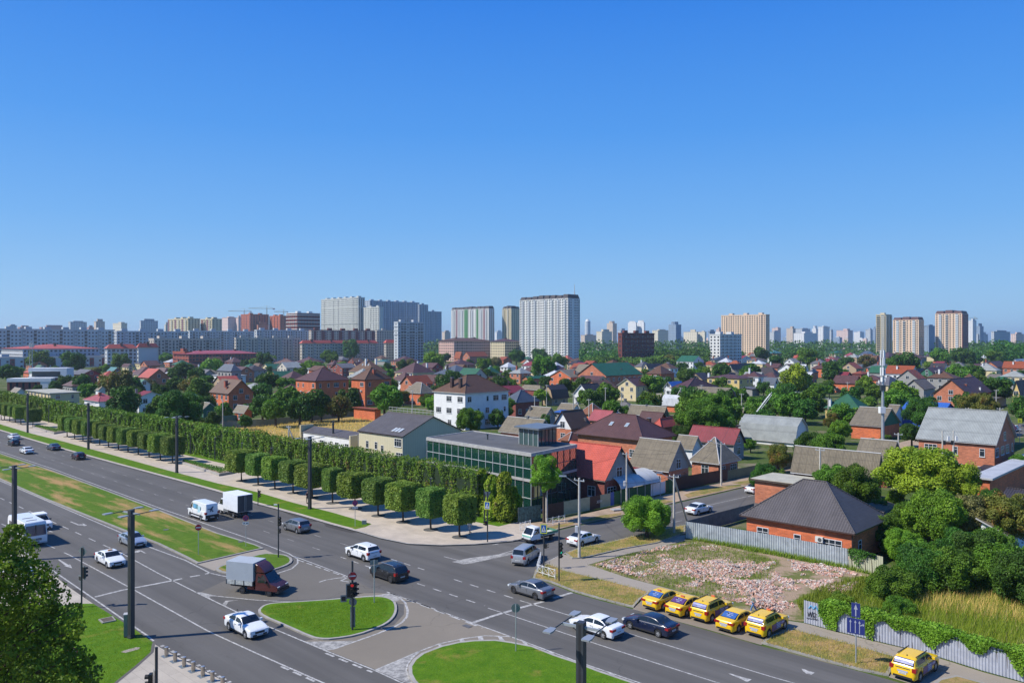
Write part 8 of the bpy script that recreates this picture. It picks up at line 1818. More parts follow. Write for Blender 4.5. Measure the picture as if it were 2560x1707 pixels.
t = pole_thing('traffic_signal', 'low signal on the kerb just behind the box truck', 'traffic light', 645, 1263, 2.4, .06, mat=M_POLE); signal(t, 1.2, R(60), 3, r=.13)
for (x, y, h, zc, lb, f, z) in [(496, 1385.7, 3.3, 3.05, 'no-entry sign standing on the dry end of the median', 'ne', .14), (614.6, 1365, 3.5, 3.3, 'no-stopping sign with tow plate on the median', 'ns', .14), (887.8, 1316, 3.3, 3.05, 'no-stopping sign with tow plate at the end of grass strip', 'ns', .14)]:
 t = pole_thing('road_sign', lb, 'road sign', x, y, h, .035, z)
 if f == 'ne': sign_disc(t, zc, R(14), [(.93, M_RED), ('bar', M_SIGW)], .35, off=.05)
 else:
  sign_disc(t, zc, R(10), [(.95, M_RED), (.76, M_DBL), ('x', M_RED)], .35, off=.05)
  plate(t, zc - .58, .7, .3, R(10), M_SIGW, [([(-.8, -.3), (-.3, -.3), (-.3, .3), (-.8, .1)], M_SIGK), ([(.05, -.3), (.8, -.3), (.8, .1), (.2, .4)], M_SIGK)], off=.05)
t = pole_thing('road_sign', 'round sign seen from behind at the tip of the lawn island', 'road sign', 1289.5, 1626.4, 3.6, .04); sign_disc(t, 3.3, R(185), [], .35, off=.05)
t = pole_thing('road_sign', 'blue lane arrow signs on a pole before the vine-covered fence', 'road sign', 2140, 1656.4, 4.5, .05, .13)
plate(t, 3.95, .62, 1.05, R(-35), M_DBL, ARROW, off=.06)
plate(t, 2.75, 1.25, 1.15, R(-35), M_DBL, [([(a + x_, b) for a, b in ((-.04, -.85), (.04, -.85), (.04, .45), (.13, .45), (0, .8), (-.13, .45), (-.04, .45))], M_ARR) for x_ in (-.6, -.05, .42)] + [([(.5, .1), (.8, .3), (.8, .1), (.95, .35), (.78, .55), (.78, .42), (.5, .25)], M_ARR)], off=.06)
t = pole_thing('road_sign', 'lime school warning sign over a round speed sign, right edge', 'road sign', 2549, 1106, 5.6, .06); plate(t, 5.2, 1.05, 1.05, R(0), M_LIME, [([(-.6, -.5), (.6, -.5), (0, .6)], M_SIGK), ([(-.42, -.4), (.42, -.4), (0, .38)], M_LIME), ([(-.15, -.35), (.15, -.35), (.1, .1), (-.1, .1)], M_SIGK)]); sign_disc(t, 3.9, 0, [(.98, M_RED), (.78, M_SIGW)], .36); plate(t, 3.2, .7, .3, 0, M_SIGW)
def text(body, size, mat, t, loc, rot, name='lettering', shear=0, ext=.004):
 cu = bpy.data.curves.new(name, 'FONT'); cu.body = body; cu.size = size; cu.extrude = ext; cu.align_x = 'CENTER'; cu.shear = shear; cu.materials.append(mat)
 q = bpy.data.objects.new('tmp', cu); COL.objects.link(q); dg = bpy.context.evaluated_depsgraph_get(); me = bpy.data.meshes.new_from_object(q.evaluated_get(dg)); me.name = name
 if not me.materials: me.materials.append(mat)
 COL.objects.unlink(q); bpy.data.objects.remove(q); o = link(name, me, t, loc); o.rotation_euler = rot; return o
text('40', .34, M_SIGK, t, (0, -.125, 3.78), (R(90), 0, 0))
# bollards
bm1 = MB(); bm1.tube((0, 0, 0), (0, 0, .60), .145, .145, 18); bm1.tube((0, 0, .60), (0, 0, .68), .155, .155, 18); BOLB = bm1.mesh('bollard_body', plain('brushed_steel', (.42, .38, .33), .28, .85, var=.15, scale=5), True, angle=40)
bm2 = MB(); bm2.tube((0, 0, .682), (0, 0, .70), .15, .12, 18); BOLC = bm2.mesh('cap', plain('bollard_cap', (.30, .33, .37), .4, .5)); bm3 = MB(); bm3.box(-.32, .32, -.32, .32, 0, .012); BOLP = bm3.mesh('base_plate', M_SIGB)
for i, (x, y) in enumerate([(1528, 1318), (1608, 1365), (1690, 1412), (1775, 1455), (1862, 1500), (1950, 1548), (2043, 1600)]):
 p = G(x / 3.672, 1280 + y / 3.672, .14); t = thing('bollard', f'{ORD[i]} steel bollard from the corner lawn along the stone pavement', 'bollard', p, ANG_A, 'steel bollards on the stone pavement'); link('bollard_body', BOLB, t); link('cap', BOLC, t); link('base_plate', BOLP, t)
# small things on the ground
t = thing('service_box', 'small pale stone block by the end of the grass strip', 'box', G(910.5, 1309, .14), R(12)); mb = MB(); mb.box(-.3, .3, -.28, .28, 0, .5); mb.box(-.24, .24, -.2, .2, .501, .515, 1); mb.build('box_body', [M_KERBW, M_TRIM], t)
for x, y, z, lb in [(415, 1323.5, .14, 'iron manhole cover on the dry median grass'), (602, 1353.5, .14, 'iron manhole cover at the narrow end of the median'), (1168, 1564.5, .021, 'dark drain grate in the turning lane')]:
 t = thing('manhole_cover', lb, 'manhole cover', G(x, y, z), ANG_A); mb = MB(); mb.prism([(.34 * math.cos(a * .3927), .34 * math.sin(a * .3927)) for a in range(16)] if 'manhole' in lb else [(-.4, -.25), (.4, -.25), (.4, .25), (-.4, .25)], 0, .025); mb.build('cover', plain('iron', (.10, .10, .10), .7, var=.2), t)
t = thing('flower_bed', 'small edged earth bed sunk in the corner lawn', 'flower bed', G(267, 1550, .15)); q = [G(0 + x / 3.672, 1280 + y / 3.672) - G(267, 1550) for x, y in ((903, 990), (1035, 962), (1065, 998), (940, 1022))]; l_ = ccw([(v.x, v.y) for v in q]); mb = MB(); mb.prism(l_, 0, .1); mb.build('edging', M_KERB, t); mb = MB(); mb.prism(offset(l_, .12), .1, .112); mb.build('soil', plain('soil', (.09, .07, .05), .95, var=.3, scale=4), t)
mb = MB(); fill(mb, ccw(gp([zone('0', *p) for p in [(1110, 1300), (1140, 1285), (1250, 1255), (1290, 1258), (1270, 1275), (1150, 1308)]])), .162); mb.build('lawn_slab', M_PATH, kind='structure')
# path lights along the hedge
for i, (x, yb, yt) in enumerate([(122, 1056, 1014), (182, 1068, 1030), (369.5, 1097, 1063), (476.5, 1135, 1084), (537.5, 1149, 1094), (605, 1168, 1108)] + [(678, 1178, 1120), (762.6, 1197, 1136), (853.6, 1216, 1152), (957.7, 1242, 1172), (1076.8, 1272, 1196)]):
 p = G(x, yb, .14); h = (yb - yt) * p.y / FPX; t = thing('path_light', f'{ORD[i]} slim dark path light from the left before the hedge', 'path light', p, 0, 'path lights before the hedge'); t.location.z = .14; mb = MB(); mb.box(-.09, .09, -.09, .09, 0, h); mb.build('post', M_POLE, t); mb = MB(); mb.box(-.12, .25, -.1, .1, h, h + .12); mb.build('light_head', M_SIGB, t)
# utility poles and cables
M_CPOLE = plain('concrete_pole', (.46, .44, .40), .9, var=.18, scale=2)
POLES = {}
def upole(key, px, py, h, label, arm=False, brace=None, lamp=False, box=False, z=.1, ins=True):
 P = G(px, py, 0); t = thing('utility_pole', label, 'utility pole', P); mb = MB(); mb.tube((0, 0, 0), (0, 0, h), .17, .11, 10); mb.build('pole', M_CPOLE, t, smooth=True, angle=40)
 if brace: q = G(*brace) - P; mb = MB(); mb.tube((q.x, q.y, 0), (0, 0, h - .4), .14, .11, 8); mb.build('brace', M_CPOLE, t)
 if ins:
  mb = MB(); mb.box(-.7, .7, -.05, .05, h - .35, h - .25, 0, Matrix.Rotation(R(-40), 4, 'Z')); c_ = mb.build('crossarm', M_STEEL, t)
  for k in (-.6, 0, .6): mb = MB(); mb.tube((k, 0, h - .25), (k, 0, h - .08), .05, .04, 6); mb.v = [tuple(Matrix.Rotation(R(-40), 4, 'Z') @ Vector(v)) for v in mb.v]; mb.build('insulator', M_SIGW, c_)
 if lamp: mb = MB(); mb.tube((0, 0, h - .9), (-1.5, .3, h + .1), .035, seg=6); mb.box(-2.2, -1.4, .2, .5, h + .08, h + .2); mb.build('lamp_arm', M_STEEL, t)
 if box: mb = MB(); mb.box(-.45, -.17, -.15, .15, 2.9, 3.6); mb.build('meter_box', M_SIGW, t)
 POLES[key] = P + Vector((0, 0, h - .15)); return t
upole('p1', 1448, 1395, 8.9, 'concrete pole with street light on the side street verge', lamp=True, box=True)
upole('p2', 1566.5, 1263.6, 7.8, 'concrete pole before the green fence', box=True); upole('p3', 1685, 1333.6, 7.4, 'braced concrete pole where the corrugated fence starts', brace=(1717, 1303), lamp=True); upole('p4', 1803, 1215, 7.3, 'concrete pole by the brown fence', lamp=True)
upole('p5', 1366.6, 1305, 8.0, 'concrete pole behind the young sumac before the glass hall')
for i, (z, x, yt, br) in enumerate([('C', 208, 1060, 0), ('C', 563, 1040, 30), ('C', 706, 1090, 0), ('C', 1005, 1030, 0), ('C', 858, 985, 0), ('C', 1400, 985, 30), ('C', 1550, 985, -30), ('C', 2108, 1040, 0), ('C', 1738, 960, 0), ('D', 1995, 1195, 0), ('D', 2130, 1170, 0), ('D', 730, 935, 0), ('D', 553, 1080, 0), ('D', 2095, 1005, 0), ('D', 1540, 830, 0), ('D', 1840, 1170, 20), ('A', 2045, 1100, 0), ('A', 1070, 470, 0), ('B', 1435, 1010, 0), ('B', 300, 1335, 40), ('7', 478, 440, 0), ('7', 1197, 300, 0), ('C', 318, 960, 0), ('C', 1915, 890, 0)]):
 x, y = zone(z, x, yt); h = 8.0; D = FPX * (HC - h) / (y - CY)
 if D > 600: D = 600; h = HC - (y - CY) * D / FPX
 py = CY + FPX * HC / D; upole('q%d' % i, x, py, h, 'concrete utility pole among the houses ' + far_place(x), brace=(x + br, py + 2) if br else None)
def cable(a, b, sag, label, r=.018):
 a, b = POLES[a] if isinstance(a, str) else a, POLES[b] if isinstance(b, str) else b; t = thing('overhead_cable', label, 'cable', a); n = 10; pts = []
 for i in range(n + 1):
  u = i / n; p = a.lerp(b, u) - a; p.z -= sag * 4 * u * (1 - u); pts.append(p)
 mb = MB(); [mb.tube(pts[i], pts[i + 1], r, seg=4, caps=False) for i in range(n)]; mb.build('wire', M_BLK, t)
for a, b, s, lb in [('p1', 'p3', .7, 'cable from the street light pole to the braced pole'), ('p5', 'p1', .6, 'cable drooping from the sumac pole to the street light pole'), ('p2', 'p5', .8, 'cable running along the green and striped fences'), ('p2', 'p4', .8, 'cable running above the brown fence'), ('p3', 'p4', .6, 'cable crossing the side street to the brown fence pole'),
     ('q1', 'q0', .6, 'cable over the small asbestos roofs right of the glass lantern'), ('q1', 'q3', .8, 'cable over the clay-tiled roof'), ('q5', 'q3', .9, 'cable left of the largest tree'), ('q5', 'q6', .6, 'cable between the two braced poles'), ('q6', 'q7', .9, 'cable over the largest tree'), ('q12', 'q7', .9, 'cable toward the green pyramid roof'), ('q12', 'q9', 1.0, 'long cable passing the telecom mast'), ('q9', 'q10', .5, 'cable between two poles by the shop'), ('q11', 'q12', .6, 'cable left of the telecom mast'), ('p4', 'q7', .9, 'cable from the brown fence into the trees')]:
 cable(a, b, s, lb)
cable(POLES['q12'] - Vector((0, 0, .5)), POLES['q9'] - Vector((0, 0, .5)), 1.0, 'lower of the two long cables passing the telecom mast'); cable('p1', POLES['p1'] + Vector((-22, 8, -1)), .8, 'cable from street light pole to the glass hall')
# guard rails
def guard(pts, label):
 P = [G(*p) for p in pts]; t = thing('guard_rail', label, 'guard rail', P[0])
 for i in range(len(P) - 1):
  a, b = P[i] - P[0], P[i + 1] - P[0]; L = (b - a).length; n = max(1, round(L / 1.0)); mb = MB()
  for z in (.35, 1.05): mb.tube(a + Vector((0, 0, z)), b + Vector((0, 0, z)), .025, seg=5)
  for k in range(n):
   c, d = a.lerp(b, k / n), a.lerp(b, (k + 1) / n); mb.tube(c + Vector((0, 0, .35)), d + Vector((0, 0, 1.05)), .015, seg=4); mb.tube(c + Vector((0, 0, 1.05)), d + Vector((0, 0, .35)), .015, seg=4)
  mb.build('rail_panel', M_ANT, t)
  for k in range(n + 1): mb = MB(); c = a.lerp(b, k / n); mb.tube(c, c + Vector((0, 0, 1.15)), .035, seg=6); mb.build('post', M_ANT, t)
guard([(1387.6, 1450), (1342, 1436), (1352, 1405)], 'white crossed guard rail bending round the corner verge'); guard([(1300, 1328), (1326, 1321)], 'short white guard rail near the corner thuja'); guard([(1367, 1317), (1412, 1307)], 'white guard rail behind the small flatbed truck')
# fences
def corrugated_fence(pts, h, mat, label, name='fence', pitch=.20, depth=.045, cap=None, z=0.0, pattern=None, group=None):
 P = [G(x, y) for x, y in pts]; t = thing(name, label, 'fence', P[0], 0, group)
 for i in range(len(P) - 1):
  a, b = P[i] - P[0], P[i + 1] - P[0]; L = (b - a).length; u = (b - a) / L; v = Vector((u.y, -u.x, 0)); np_ = max(1, round(L / 2.6))
  for k in range(np_):
   m_ = mat if pattern is None else pattern[(k + i * 3) % len(pattern)]; s0, s1 = L * k / np_, L * (k + 1) / np_; rows = [[], []]; q = s0; c = 0; dz = mnoise.noise((k * 1.7, i, 3)) * .05
   while q < s1 + 1e-6:
    o = depth if c % 4 in (1, 2) else 0; p = a + u * q + v * o; rows[0].append(p + Vector((0, 0, .04))); rows[1].append(p + Vector((0, 0, h + dz))); q += pitch / 4 if c % 2 == 0 else pitch / 4; c += 1
   p = a + u * s1; rows[0].append(p + Vector((0, 0, .04))); rows[1].append(p + Vector((0, 0, h + dz))); mb = MB(); mb.grid(rows); mb.build('panel', m_, t, uv=False)
   mb = MB(); c_ = a + u * s0 - v * .06; mb.tube(c_, c_ + Vector((0, 0, h)), .035, seg=6); mb.build('post', M_SIGB, t)
 return t
M_ZINC = plain('zinc_sheet', (.46, .50, .53), .45, .35, var=.22, scale=1.4); M_LILAC = plain('pale_sheet', (.38, .40, .46), .5, .1, var=.12, scale=2); M_RIBC = plain('cream_rib', (.42, .42, .30), .6, var=.1); M_GRNF = plain('green_fence', (.012, .10, .035), .6, var=.12); M_BRNF = plain('brown_fence', (.075, .035, .025), .7, var=.15); M_BEIF = plain('beige_fence', (.40, .38, .24), .7, var=.1); M_OLIF = plain('olive_fence', (.13, .16, .10), .7, var=.15); M_BLUF = plain('blue_fence', (.05, .10, .32), .6, var=.1); M_GRYB = plain('grey_boards', (.16, .165, .17), .85, var=.25)
corrugated_fence([(1714, 1344.5), (1818, 1361), (1920, 1379), (2020, 1399), (2121, 1420)], 2.05, M_ZINC, 'long zinc corrugated fence between the rubble and the nearest house', pitch=.28, depth=.07)
corrugated_fence([(2122, 1420.5), (2208, 1441)], 2.05, M_RIBC, 'cream ribbed fence panel hung with creeper, end of the zinc fence', pitch=.24)
corrugated_fence([(1718, 1340), (1800, 1316), (1885, 1292)], 1.9, M_GRYB, 'grey board fence of the nearest yard along the street', pitch=.3, depth=.02)
corrugated_fence([(2010, 1556), (2094, 1578), (2187, 1601), (2296, 1627), (2367, 1648), (2459, 1677), (2560, 1705), (2700, 1746)], 1.95, M_LILAC, 'pale corrugated fence overgrown with vines at lower right', pitch=.22, depth=.05)
corrugated_fence([(1370, 1296), (1448, 1281), (1526, 1265)], 1.95, M_BRNF, 'striped brown and beige sheet fence with graffiti', pattern=[M_BRNF, M_BEIF], pitch=.15, depth=.015)
corrugated_fence([(1526.5, 1264.8), (1535, 1263)], 2.0, M_BLUF, 'narrow blue fence panel between striped and green fences', depth=.015)
corrugated_fence([(1535.5, 1262.8), (1626, 1241)], 2.0, M_GRNF, 'deep green sheet fence before the curved canopy', pitch=.15, depth=.015)
corrugated_fence([(1627, 1240.5), (1638, 1238), (1663, 1232)], 1.9, M_SIGW, 'white metal gate in the green fence', name='gate', pitch=.6, depth=.02)
corrugated_fence([(1664, 1231.8), (1686, 1227)], 2.0, M_GRNF, 'short green fence right of the white gate', pitch=.15, depth=.015)
corrugated_fence([(1687, 1226.8), (1819, 1202)], 2.1, M_BRNF, 'dark brown board fence along the street', pitch=.2, depth=.015)
corrugated_fence([(1820, 1201.5), (1930, 1180), (2060, 1153)], 1.8, M_OLIF, 'olive grey fence farther up the street', pitch=.2, depth=.015)
corrugated_fence([(1296, 1310), (1352, 1302)], 2.2, plain('graffiti_sheet', (.06, .12, .11), .6, var=.7, scale=3.5), 'dark fence sprayed with graffiti beside the corner thuja', pitch=.2, depth=.015)
corrugated_fence([(505, 1073), (640, 1067), (790, 1050), (945, 1034)], 1.9, plain('sage_fence', (.20, .24, .20), .7, var=.12), 'sage green fence behind the dry field', pitch=.3, depth=.03)
corrugated_fence([(500, 1060), (560, 1056), (625, 1050)], 2.0, plain('teal_fence', (.04, .15, .14), .7, var=.12), 'teal fence at the left end of the dry field', pitch=.3, depth=.03)
t = [o for o in bpy.data.objects if o.get('label', '').startswith('striped brown')][0]; a, b = G(1448, 1281) - G(1370, 1296), G(1526, 1265) - G(1370, 1296); c = a.lerp(b, .62); u = (b - a).normalized(); v = Vector((u.y, -u.x, 0)); text('SOM', .55, plain('spray_white', (.7, .68, .6), .8, var=0), t, c + v * .09 + Vector((0, 0, .85)), (R(90), 0, math.atan2(u.y, u.x)), shear=.2)
def scrawl(mb, o, u, z, pts, w_=.05):
 for i in range(len(pts) - 1): p, q = pts[i], pts[i + 1]; mb.tube(o + u * p[0] + Vector((0, 0, z + p[1])), o + u * q[0] + Vector((0, 0, z + q[1])), w_ / 2, seg=4)
t = [o for o in bpy.data.objects if o.get('label', '').startswith('pale corrugated')][0]; u = (G(2094, 1578) - G(2010, 1556)).normalized(); v = Vector((u.y, -u.x, 0)); mb = MB()
scrawl(mb, u * .35 + v * .07, u, .55, [(0, .5), (.12, .1), (.22, .55), (.35, .1), (.42, .6)]); scrawl(mb, u * .35 + v * .07, u, .5, [(.5, .1), (.55, .6), (.75, .55), (.7, .3), (.52, .3), (.8, 0)]); scrawl(mb, u * .35 + v * .07, u, .45, [(-.1, .05), (.9, .15)]); mb.build('graffiti', M_SIGK, t)
mb = MB(); scrawl(mb, u * .45 + v * .07, u, 1.35, [(0, 0), (.2, .3), (.45, .05), (.6, .35), (.8, 0)], .1); mb.build('graffiti', plain('spray_blue', (.12, .38, .62), .7, var=0), t)
# vines hanging over the pale fence
rng = np.random.default_rng(17); fpts = [G(x, y) for x, y in [(2050, 1566), (2094, 1578), (2187, 1601), (2296, 1627), (2367, 1648), (2459, 1677), (2560, 1705), (2700, 1746)]]
def vine(a, b, n, label, drop, seed, back=1.6, kind='bright'):
 rng = np.random.default_rng(seed); L = (b - a).length; u = (b - a) / L; v = Vector((u.y, -u.x, 0)); s = rng.random(n) * L
 nz = np.array([mnoise.noise((q * .55, seed, 1)) for q in s]); low = np.clip(1.95 - drop * (.5 + 1.9 * nz), .05, 2.1); k = rng.random(n)
 front = k < .5; z = np.where(front, low + (2.15 - low) * rng.random(n) ** .6, 1.75 + .45 * rng.random(n) + .25 * nz); off = np.where(front, .12 + .16 * rng.random(n), .1 - back * rng.random(n)); z = np.where(~front & (off < -.4), z - .25 * rng.random(n), z)
 U, V = np.array(u), np.array(v); P = s[:, None] * U + off[:, None] * V + np.stack([0 * z, 0 * z, z], 1); d = np.where(front[:, None], V, np.array([0, 0, 1.])); t = thing('creeper', label, 'creeper', a)
 link('foliage', leaves('foliage', P, d, .095, LM[kind], rng, flat=.7, up=.15, tint=np.clip(.5 + nz + rng.normal(0, .2, n), 0, 1)), t); mb = MB(); [mb.tube(u * (L * (i + .5) / 4), u * (L * (i + .3) / 4) + Vector((0, 0, 1.9)), .025, seg=4) for i in range(4)]; mb.build('stem', M_BARK, t)
for i in range(7): vine(fpts[i], fpts[i + 1], 4200, f'{ORD[i]} swag of vine from the left over the pale fence', 2.3 if i in (0, 1) else 1.35, 40 + i)
vine(G(2122, 1421), G(2190, 1437), 1100, 'thin creeper hanging on the cream ribbed fence', 1.3, 61, .3, 'dark')
# the curved canopy, transformer, shop sign, inclined boom
pl = plain('polycarbonate', (.46, .47, .46), .35, var=.08, scale=1); O_ = GD(1528, 119.5); t = thing('carport_canopy', 'translucent barrel-shaped canopy beside the red roof', 'canopy', O_, math.atan2(VC.y, VC.x)); mb = MB(); rows = []
for i in range(9): a = math.pi * (.04 + .52 * i / 8); rows.append([(x_, -1.9 + 3.2 * (1 - math.cos(a)) - .0, 2.0 + 2.0 * math.sin(a)) for x_ in np.linspace(0, 9.5, 9)])
mb.grid(rows); mb.build('canopy_sheet', pl, t, smooth=True)
for k in range(6): mb = MB(); [mb.tube((k * 1.9, rows[i][0][1], rows[i][0][2] + .02), (k * 1.9, rows[i + 1][0][1], rows[i + 1][0][2] + .02), .035, seg=4) for i in range(8)]; mb.tube((k * 1.9, rows[0][0][1], 0), (k * 1.9, rows[0][0][1], 2.2), .05, seg=6); mb.build('hoop', M_STEEL, t)
P = G(2372, 1022); hz_ = 8.5; D = 135; P = GD(2370, 131); t = thing('transformer_stand', 'pole-mounted transformer cluster against the large brick gable', 'transformer', P)
for dx in (-.9, .9): mb = MB(); mb.tube((dx, 0, 0), (dx, 0, 9.5), .15, .12, 8); mb.build('pole', M_CPOLE, t)
mb = MB(); mb.box(-1.3, 1.3, -.6, .6, 4.4, 4.6); mb.build('platform', M_STEEL, t); mb = MB(); mb.box(-.6, .6, -.45, .45, 4.601, 6.1); mb.build('transformer', M_SIGB, t)
for k in range(4): mb = MB(); mb.box(-1.1 + k * .65, -.8 + k * .65, -.8, -.5, 7.2 + (k % 2) * .7, 7.9 + (k % 2) * .7); mb.build('fuse_box', M_SIGW if k % 2 else M_BLK, t)
P = GD(2500, 172); t = thing('shop', 'maroon-roofed shop with white letters on its slanted fascia', 'shop', P, ROTH + R(3)); HOUSES.append((2530, 1020, 172, 'maroon shop', P, 8))
mb = MB(); mb.box(.6, 20, .5, 9, 0, 3.6); mb.build('wall', wmat('greyw'), t); mb = MB(); mb.poly([(0, 0, 3.6), (21, 0, 3.6), (21, 2.2, 6.2), (0, 2.2, 6.2)]); mb.poly([(0, 2.2, 6.2), (21, 2.2, 6.2), (21, 9.5, 4.2), (0, 9.5, 4.2)]); mb.poly([(0, 0, 3.6), (0, 2.2, 6.2), (0, 9.5, 4.2), (0, 9.5, 3.6)]); mb.poly([(0, 9.5, 3.6), (21, 9.5, 3.6), (21, 0, 3.6), (0, 0, 3.6)]); mb.build('roof', rmat('crimson'), t)
mb = MB(); mb.poly([(6, -.08, 3.7), (15, -.08, 3.7), (15, 1.75, 5.9), (6, 1.75, 5.9)]); sg_ = mb.build('sign_board', plain('maroon_board', (.06, .015, .02), .5, var=.05), t); text('МАНАП', 1.9, M_SIGW, sg_, (10.5, .22, 4.15), (math.atan2(2.6, 2.2), 0, 0), ext=.03)
for k in range(6): add_window(t, (2 + k * 3, .48, .9), 0, True, 3)
a = GD(1862, 212); t = thing('lattice_boom', 'long pale lattice boom leaning over the trees', 'crane boom', a); b_ = GD(1925, 222) - a + Vector((0, 0, 9.6)); a0 = Vector((0, 0, 1.5)); mb = MB()
for o in ((0, 0, 0), (.5, 0, .35), (.5, 0, -.35)): o = Vector(o); mb.tube(a0 + o, b_ + o, .06, seg=4)
for k in range(14): mb.tube(a0.lerp(b_, k / 14), a0.lerp(b_, (k + .5) / 14) + Vector((.5, 0, .35)), .035, seg=3); mb.tube(a0.lerp(b_, (k + .5) / 14) + Vector((.5, 0, .35)), a0.lerp(b_, (k + 1) / 14), .035, seg=3)
mb.build('lattice', M_ANT, t)
for (x, y, h) in ((1537.5, 1416, 1.3),): t = thing('stake', 'thin wooden stake standing in the rubble lot weeds', 'stake', G(x, y)); mb = MB(); mb.tube((0, 0, 0), (.03, 0, h), .025, .02, 6); mb.build('rod', M_TWIG, t)
t = thing('concrete_slab', 'loose concrete slab lying by the dirt path', 'slab', G(1545, 1275, .11), R(25)); mb = MB(); mb.box(-1.0, 1.0, -.5, .5, .05, .2); mb.build('slab', M_CONC, t)
# ------------------------------------------------------------ people
def skin(name, verts, edges, rad, mat, parent, sub=1):
 me = bpy.data.meshes.new(name); me.from_pydata([tuple(v) for v in verts], edges, []); me.materials.append(mat); o = link(name, me, parent)
 o.modifiers.new('Skin', 'SKIN').use_smooth_shade = True
 for i, r in enumerate(rad):
  sv = me.skin_vertices[0].data[i]; sv.radius = (r, r) if not isinstance(r, tuple) else r; sv.use_root = (i == 0)
 m = o.modifiers.new('Sub', 'SUBSURF'); m.levels = sub; m.render_levels = sub; return o
M_SKIN = plain('skin', (.48, .27, .19), .6, var=.03); M_HAIR = plain('hair', (.03, .02, .015), .8, var=.1)
def person(pos, hd, label, top, leg, pose='walk', hgt=1.75, hair=None, dress=None):
 t = thing('person', label, 'person', pos, hd); t.scale = (hgt / 1.75,) * 3
 st = .26 if pose == 'walk' else .06
 V_ = [(0, 0, .95), (0, 0, 1.15), (.01, 0, 1.38), (.02, 0, 1.50), (.04, 0, 1.60), (.05, 0, 1.70), (.02, .18, 1.42), (-.12 if pose == 'walk' else .12, .24, 1.16), (-.10 if pose == 'walk' else .34, .23, .92 if pose == 'walk' else 1.08), (.02, -.18, 1.42), (.10, -.24, 1.17), (.30, -.22, 1.02 if pose == 'walk' else 1.08),
  (0, .10, .90), (st * .75, .10, .50), (st, .10, .09), (st + .16, .11, .04), (0, -.10, .90), (-st * .35, -.10, .50), (-st * 1.35, -.10, .12), (-st * 1.2 + .05, -.11, .04)]
 E_ = [(0, 1), (1, 2), (2, 3), (3, 4), (4, 5), (2, 6), (6, 7), (7, 8), (2, 9), (9, 10), (10, 11), (0, 12), (12, 13), (13, 14), (14, 15), (0, 16), (16, 17), (17, 18), (18, 19)]
 Rr = [.13, .12, .13, .055, .085, .09, .055, .045, .03, .055, .045, .03, .085, .06, .04, .035, .085, .06, .04, .035]; skin('body', V_, E_, Rr, M_SKIN, t)
 skin('top', [V_[0], V_[1], V_[2], V_[6], V_[7], tuple(np.array(V_[7]) * .3 + np.array(V_[8]) * .7), V_[9], V_[10], tuple(np.array(V_[10]) * .3 + np.array(V_[11]) * .7)], [(0, 1), (1, 2), (2, 3), (3, 4), (4, 5), (2, 6), (6, 7), (7, 8)], [.16, .15, .15, .075, .062, .055, .075, .062, .055], top, t)
 if dress: skin('skirt', [(0, 0, 1.0), (0, 0, .75), (.02, 0, .5)], [(0, 1), (1, 2)], [.15, .19, .22], dress, t)
 else: skin('trousers', [(0, 0, .97), V_[12], V_[13], (V_[14][0], .10, .16), V_[16], V_[17], (V_[18][0], -.10, .18)], [(0, 1), (1, 2), (2, 3), (0, 4), (4, 5), (5, 6)], [.145, .10, .075, .06, .10, .075, .06], leg, t)
 for k, s in ((15, 1), (19, -1)): mb = MB(); v = V_[k]; mb.box(v[0] - .17, v[0] + .08, v[1] - .045, v[1] + .045, v[2] - .04, v[2] + .045); mb.build('shoe', M_BLK, t)
 mb = MB();
 for i in range(1, 5):
  pass
 rows = [[(.035 + .105 * math.cos(a) * math.cos(e), .10 * math.sin(a) * math.cos(e), 1.66 + .125 * math.sin(e)) for a in np.linspace(1.1, 5.2, 10)] for e in np.linspace(-.3, 1.55, 6)]; mb.grid(rows); mb.build('hair', hair or M_HAIR, t, smooth=True)
 for j, hv in enumerate((V_[8], V_[11])):
  hm_ = MB(); hv = Vector(hv); hm_.box(hv.x - .02, hv.x + .05, hv.y - .015, hv.y + .015, hv.z - .09, hv.z)
  for f_ in range(4): hm_.tube(hv + Vector((-.01 + f_ * .018, 0, -.09)), hv + Vector((.0 + f_ * .02, .01, -.15 - (.01 if f_ in (1, 2) else 0))), .008, .006, 5)
  hm_.tube(hv + Vector((.05, 0, -.03)), hv + Vector((.075, .01, -.09)), .009, .007, 5); hm_.build('hand', M_SKIN, t)
 return t
C_ = lambda n_, c: plain(n_, c, .85, var=.1, scale=6)
person(G(1884, 1533), R(165), 'person in grey-green jacket and jeans walking past the yellow taxis', C_('jacket', (.20, .24, .20)), C_('jeans', (.12, .22, .40)), hgt=1.8)
person(G(1174.6, 1333, .14), R(60), 'person in white dress under the last topiary tree', C_('blouse', (.62, .62, .64)), None, 'walk', 1.66, dress=C_('skirt_white', (.58, .58, .60)))
person(G(768.8, 1258.7, .14) + Vector((0, 0, .12)), R(-60), 'person in dark clothes riding a kick scooter behind the fourth lamp', C_('dark_top', (.05, .03, .04)), C_('dark_legs', (.03, .03, .035)), 'stand', 1.78)
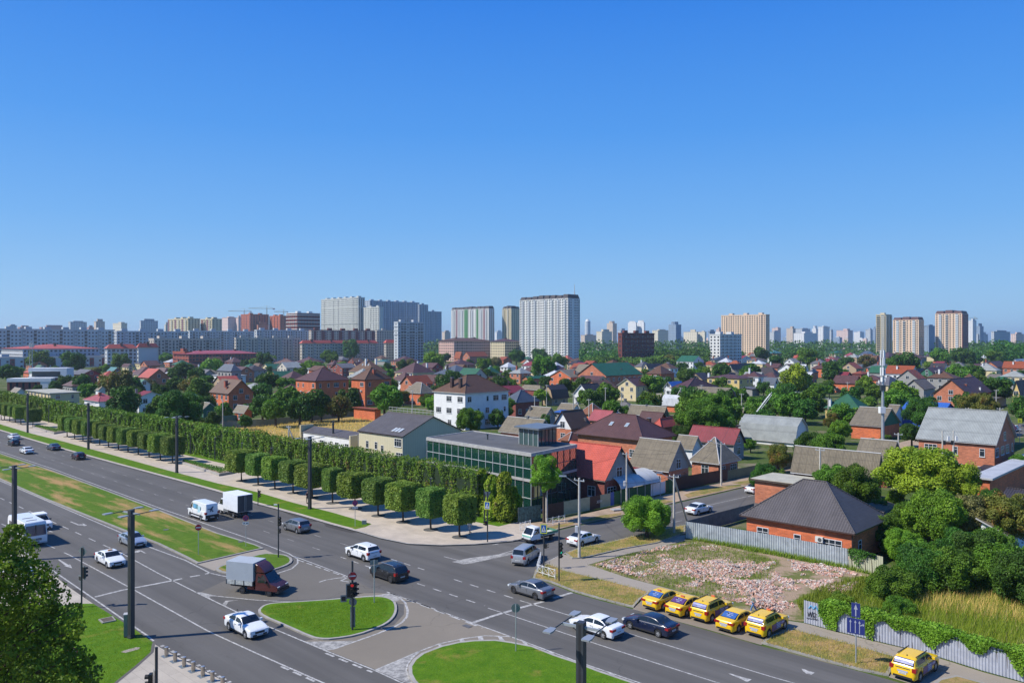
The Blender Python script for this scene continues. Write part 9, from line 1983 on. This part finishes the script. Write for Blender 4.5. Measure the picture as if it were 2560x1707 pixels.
t = thing('kick_scooter', 'electric kick scooter under the rider behind the fourth lamp', 'scooter', G(768.8, 1258.7, .14), R(-60)); mb = MB(); mb.box(-.4, .4, -.08, .08, .08, .12); mb.build('deck', M_BLK, t); mb = MB(); mb.tube((.42, 0, .1), (.32, 0, 1.1), .022, seg=6); mb.tube((.32, -.25, 1.1), (.32, .25, 1.1), .018, seg=6); mb.build('handlebar', M_BLK, t)
for x_ in (.46, -.44): mb = MB(); mb.tube((x_, -.025, .11), (x_, .025, .11), .11, seg=14); mb.build('wheel', M_TYRE, t)
t = thing('climbing_sign', 'round speed sign half buried in the corner plane tree', 'road sign', G(181, 1800, .15)); mb = MB(); mb.tube((0, 0, 0), (0, 0, 4.6), .04, seg=6); mb.build('pole', M_STEEL, t); sign_disc(t, 4.3, R(20), [(.98, M_RED), (.78, M_SIGW)], .33)
t.name = 'road_sign'

# ------------------------------------------------------------ the air
def haze(density=0.0001):
 m = bpy.data.materials.new('haze_air'); m.use_nodes = True; n = m.node_tree.nodes; n.clear(); o = n.new('ShaderNodeOutputMaterial'); v = n.new('ShaderNodeVolumePrincipled')
 v.inputs['Color'].default_value = (.72, .86, 1.0, 1); v.inputs['Density'].default_value = density; v.inputs['Anisotropy'].default_value = .3
 m.node_tree.links.new(v.outputs[0], o.inputs['Volume']); mb = MB(); mb.box(-9300, 9300, -150, 16300, -2, 160); o_ = mb.build('haze', m, uv=False, kind='stuff'); return o_
haze()

# ------------------------------------------------------------ labels: where several things would read alike, say which one by its place
def finish_labels():
 by = {}
 for o in bpy.data.objects:
  if o.parent is None and 'label' in o: by.setdefault(o['label'], []).append(o)
 for lab, L in by.items():
  if len(L) < 2: continue
  L.sort(key=lambda o: PX(o.location)[0]); n = len(L)
  for i, o in enumerate(L):
   w = 'leftmost' if i == 0 else ('rightmost' if i == n - 1 else (ORD[i] + ' from left' if i < len(ORD) else f'number {i + 1} from left'))
   if n == 2: w = 'left one' if i == 0 else 'right one'
   o['label'] = f"{lab}, {w}"
 for o in bpy.data.objects:
  if o.parent is None and 'label' in o and len(o['label'].split()) > 16:
   o['label'] = o['label'].replace('brownish mauve', 'mauve').replace('grey corrugated', 'corrugated').replace(' far off', '').replace('dark red brick', 'red brick')
finish_labels()
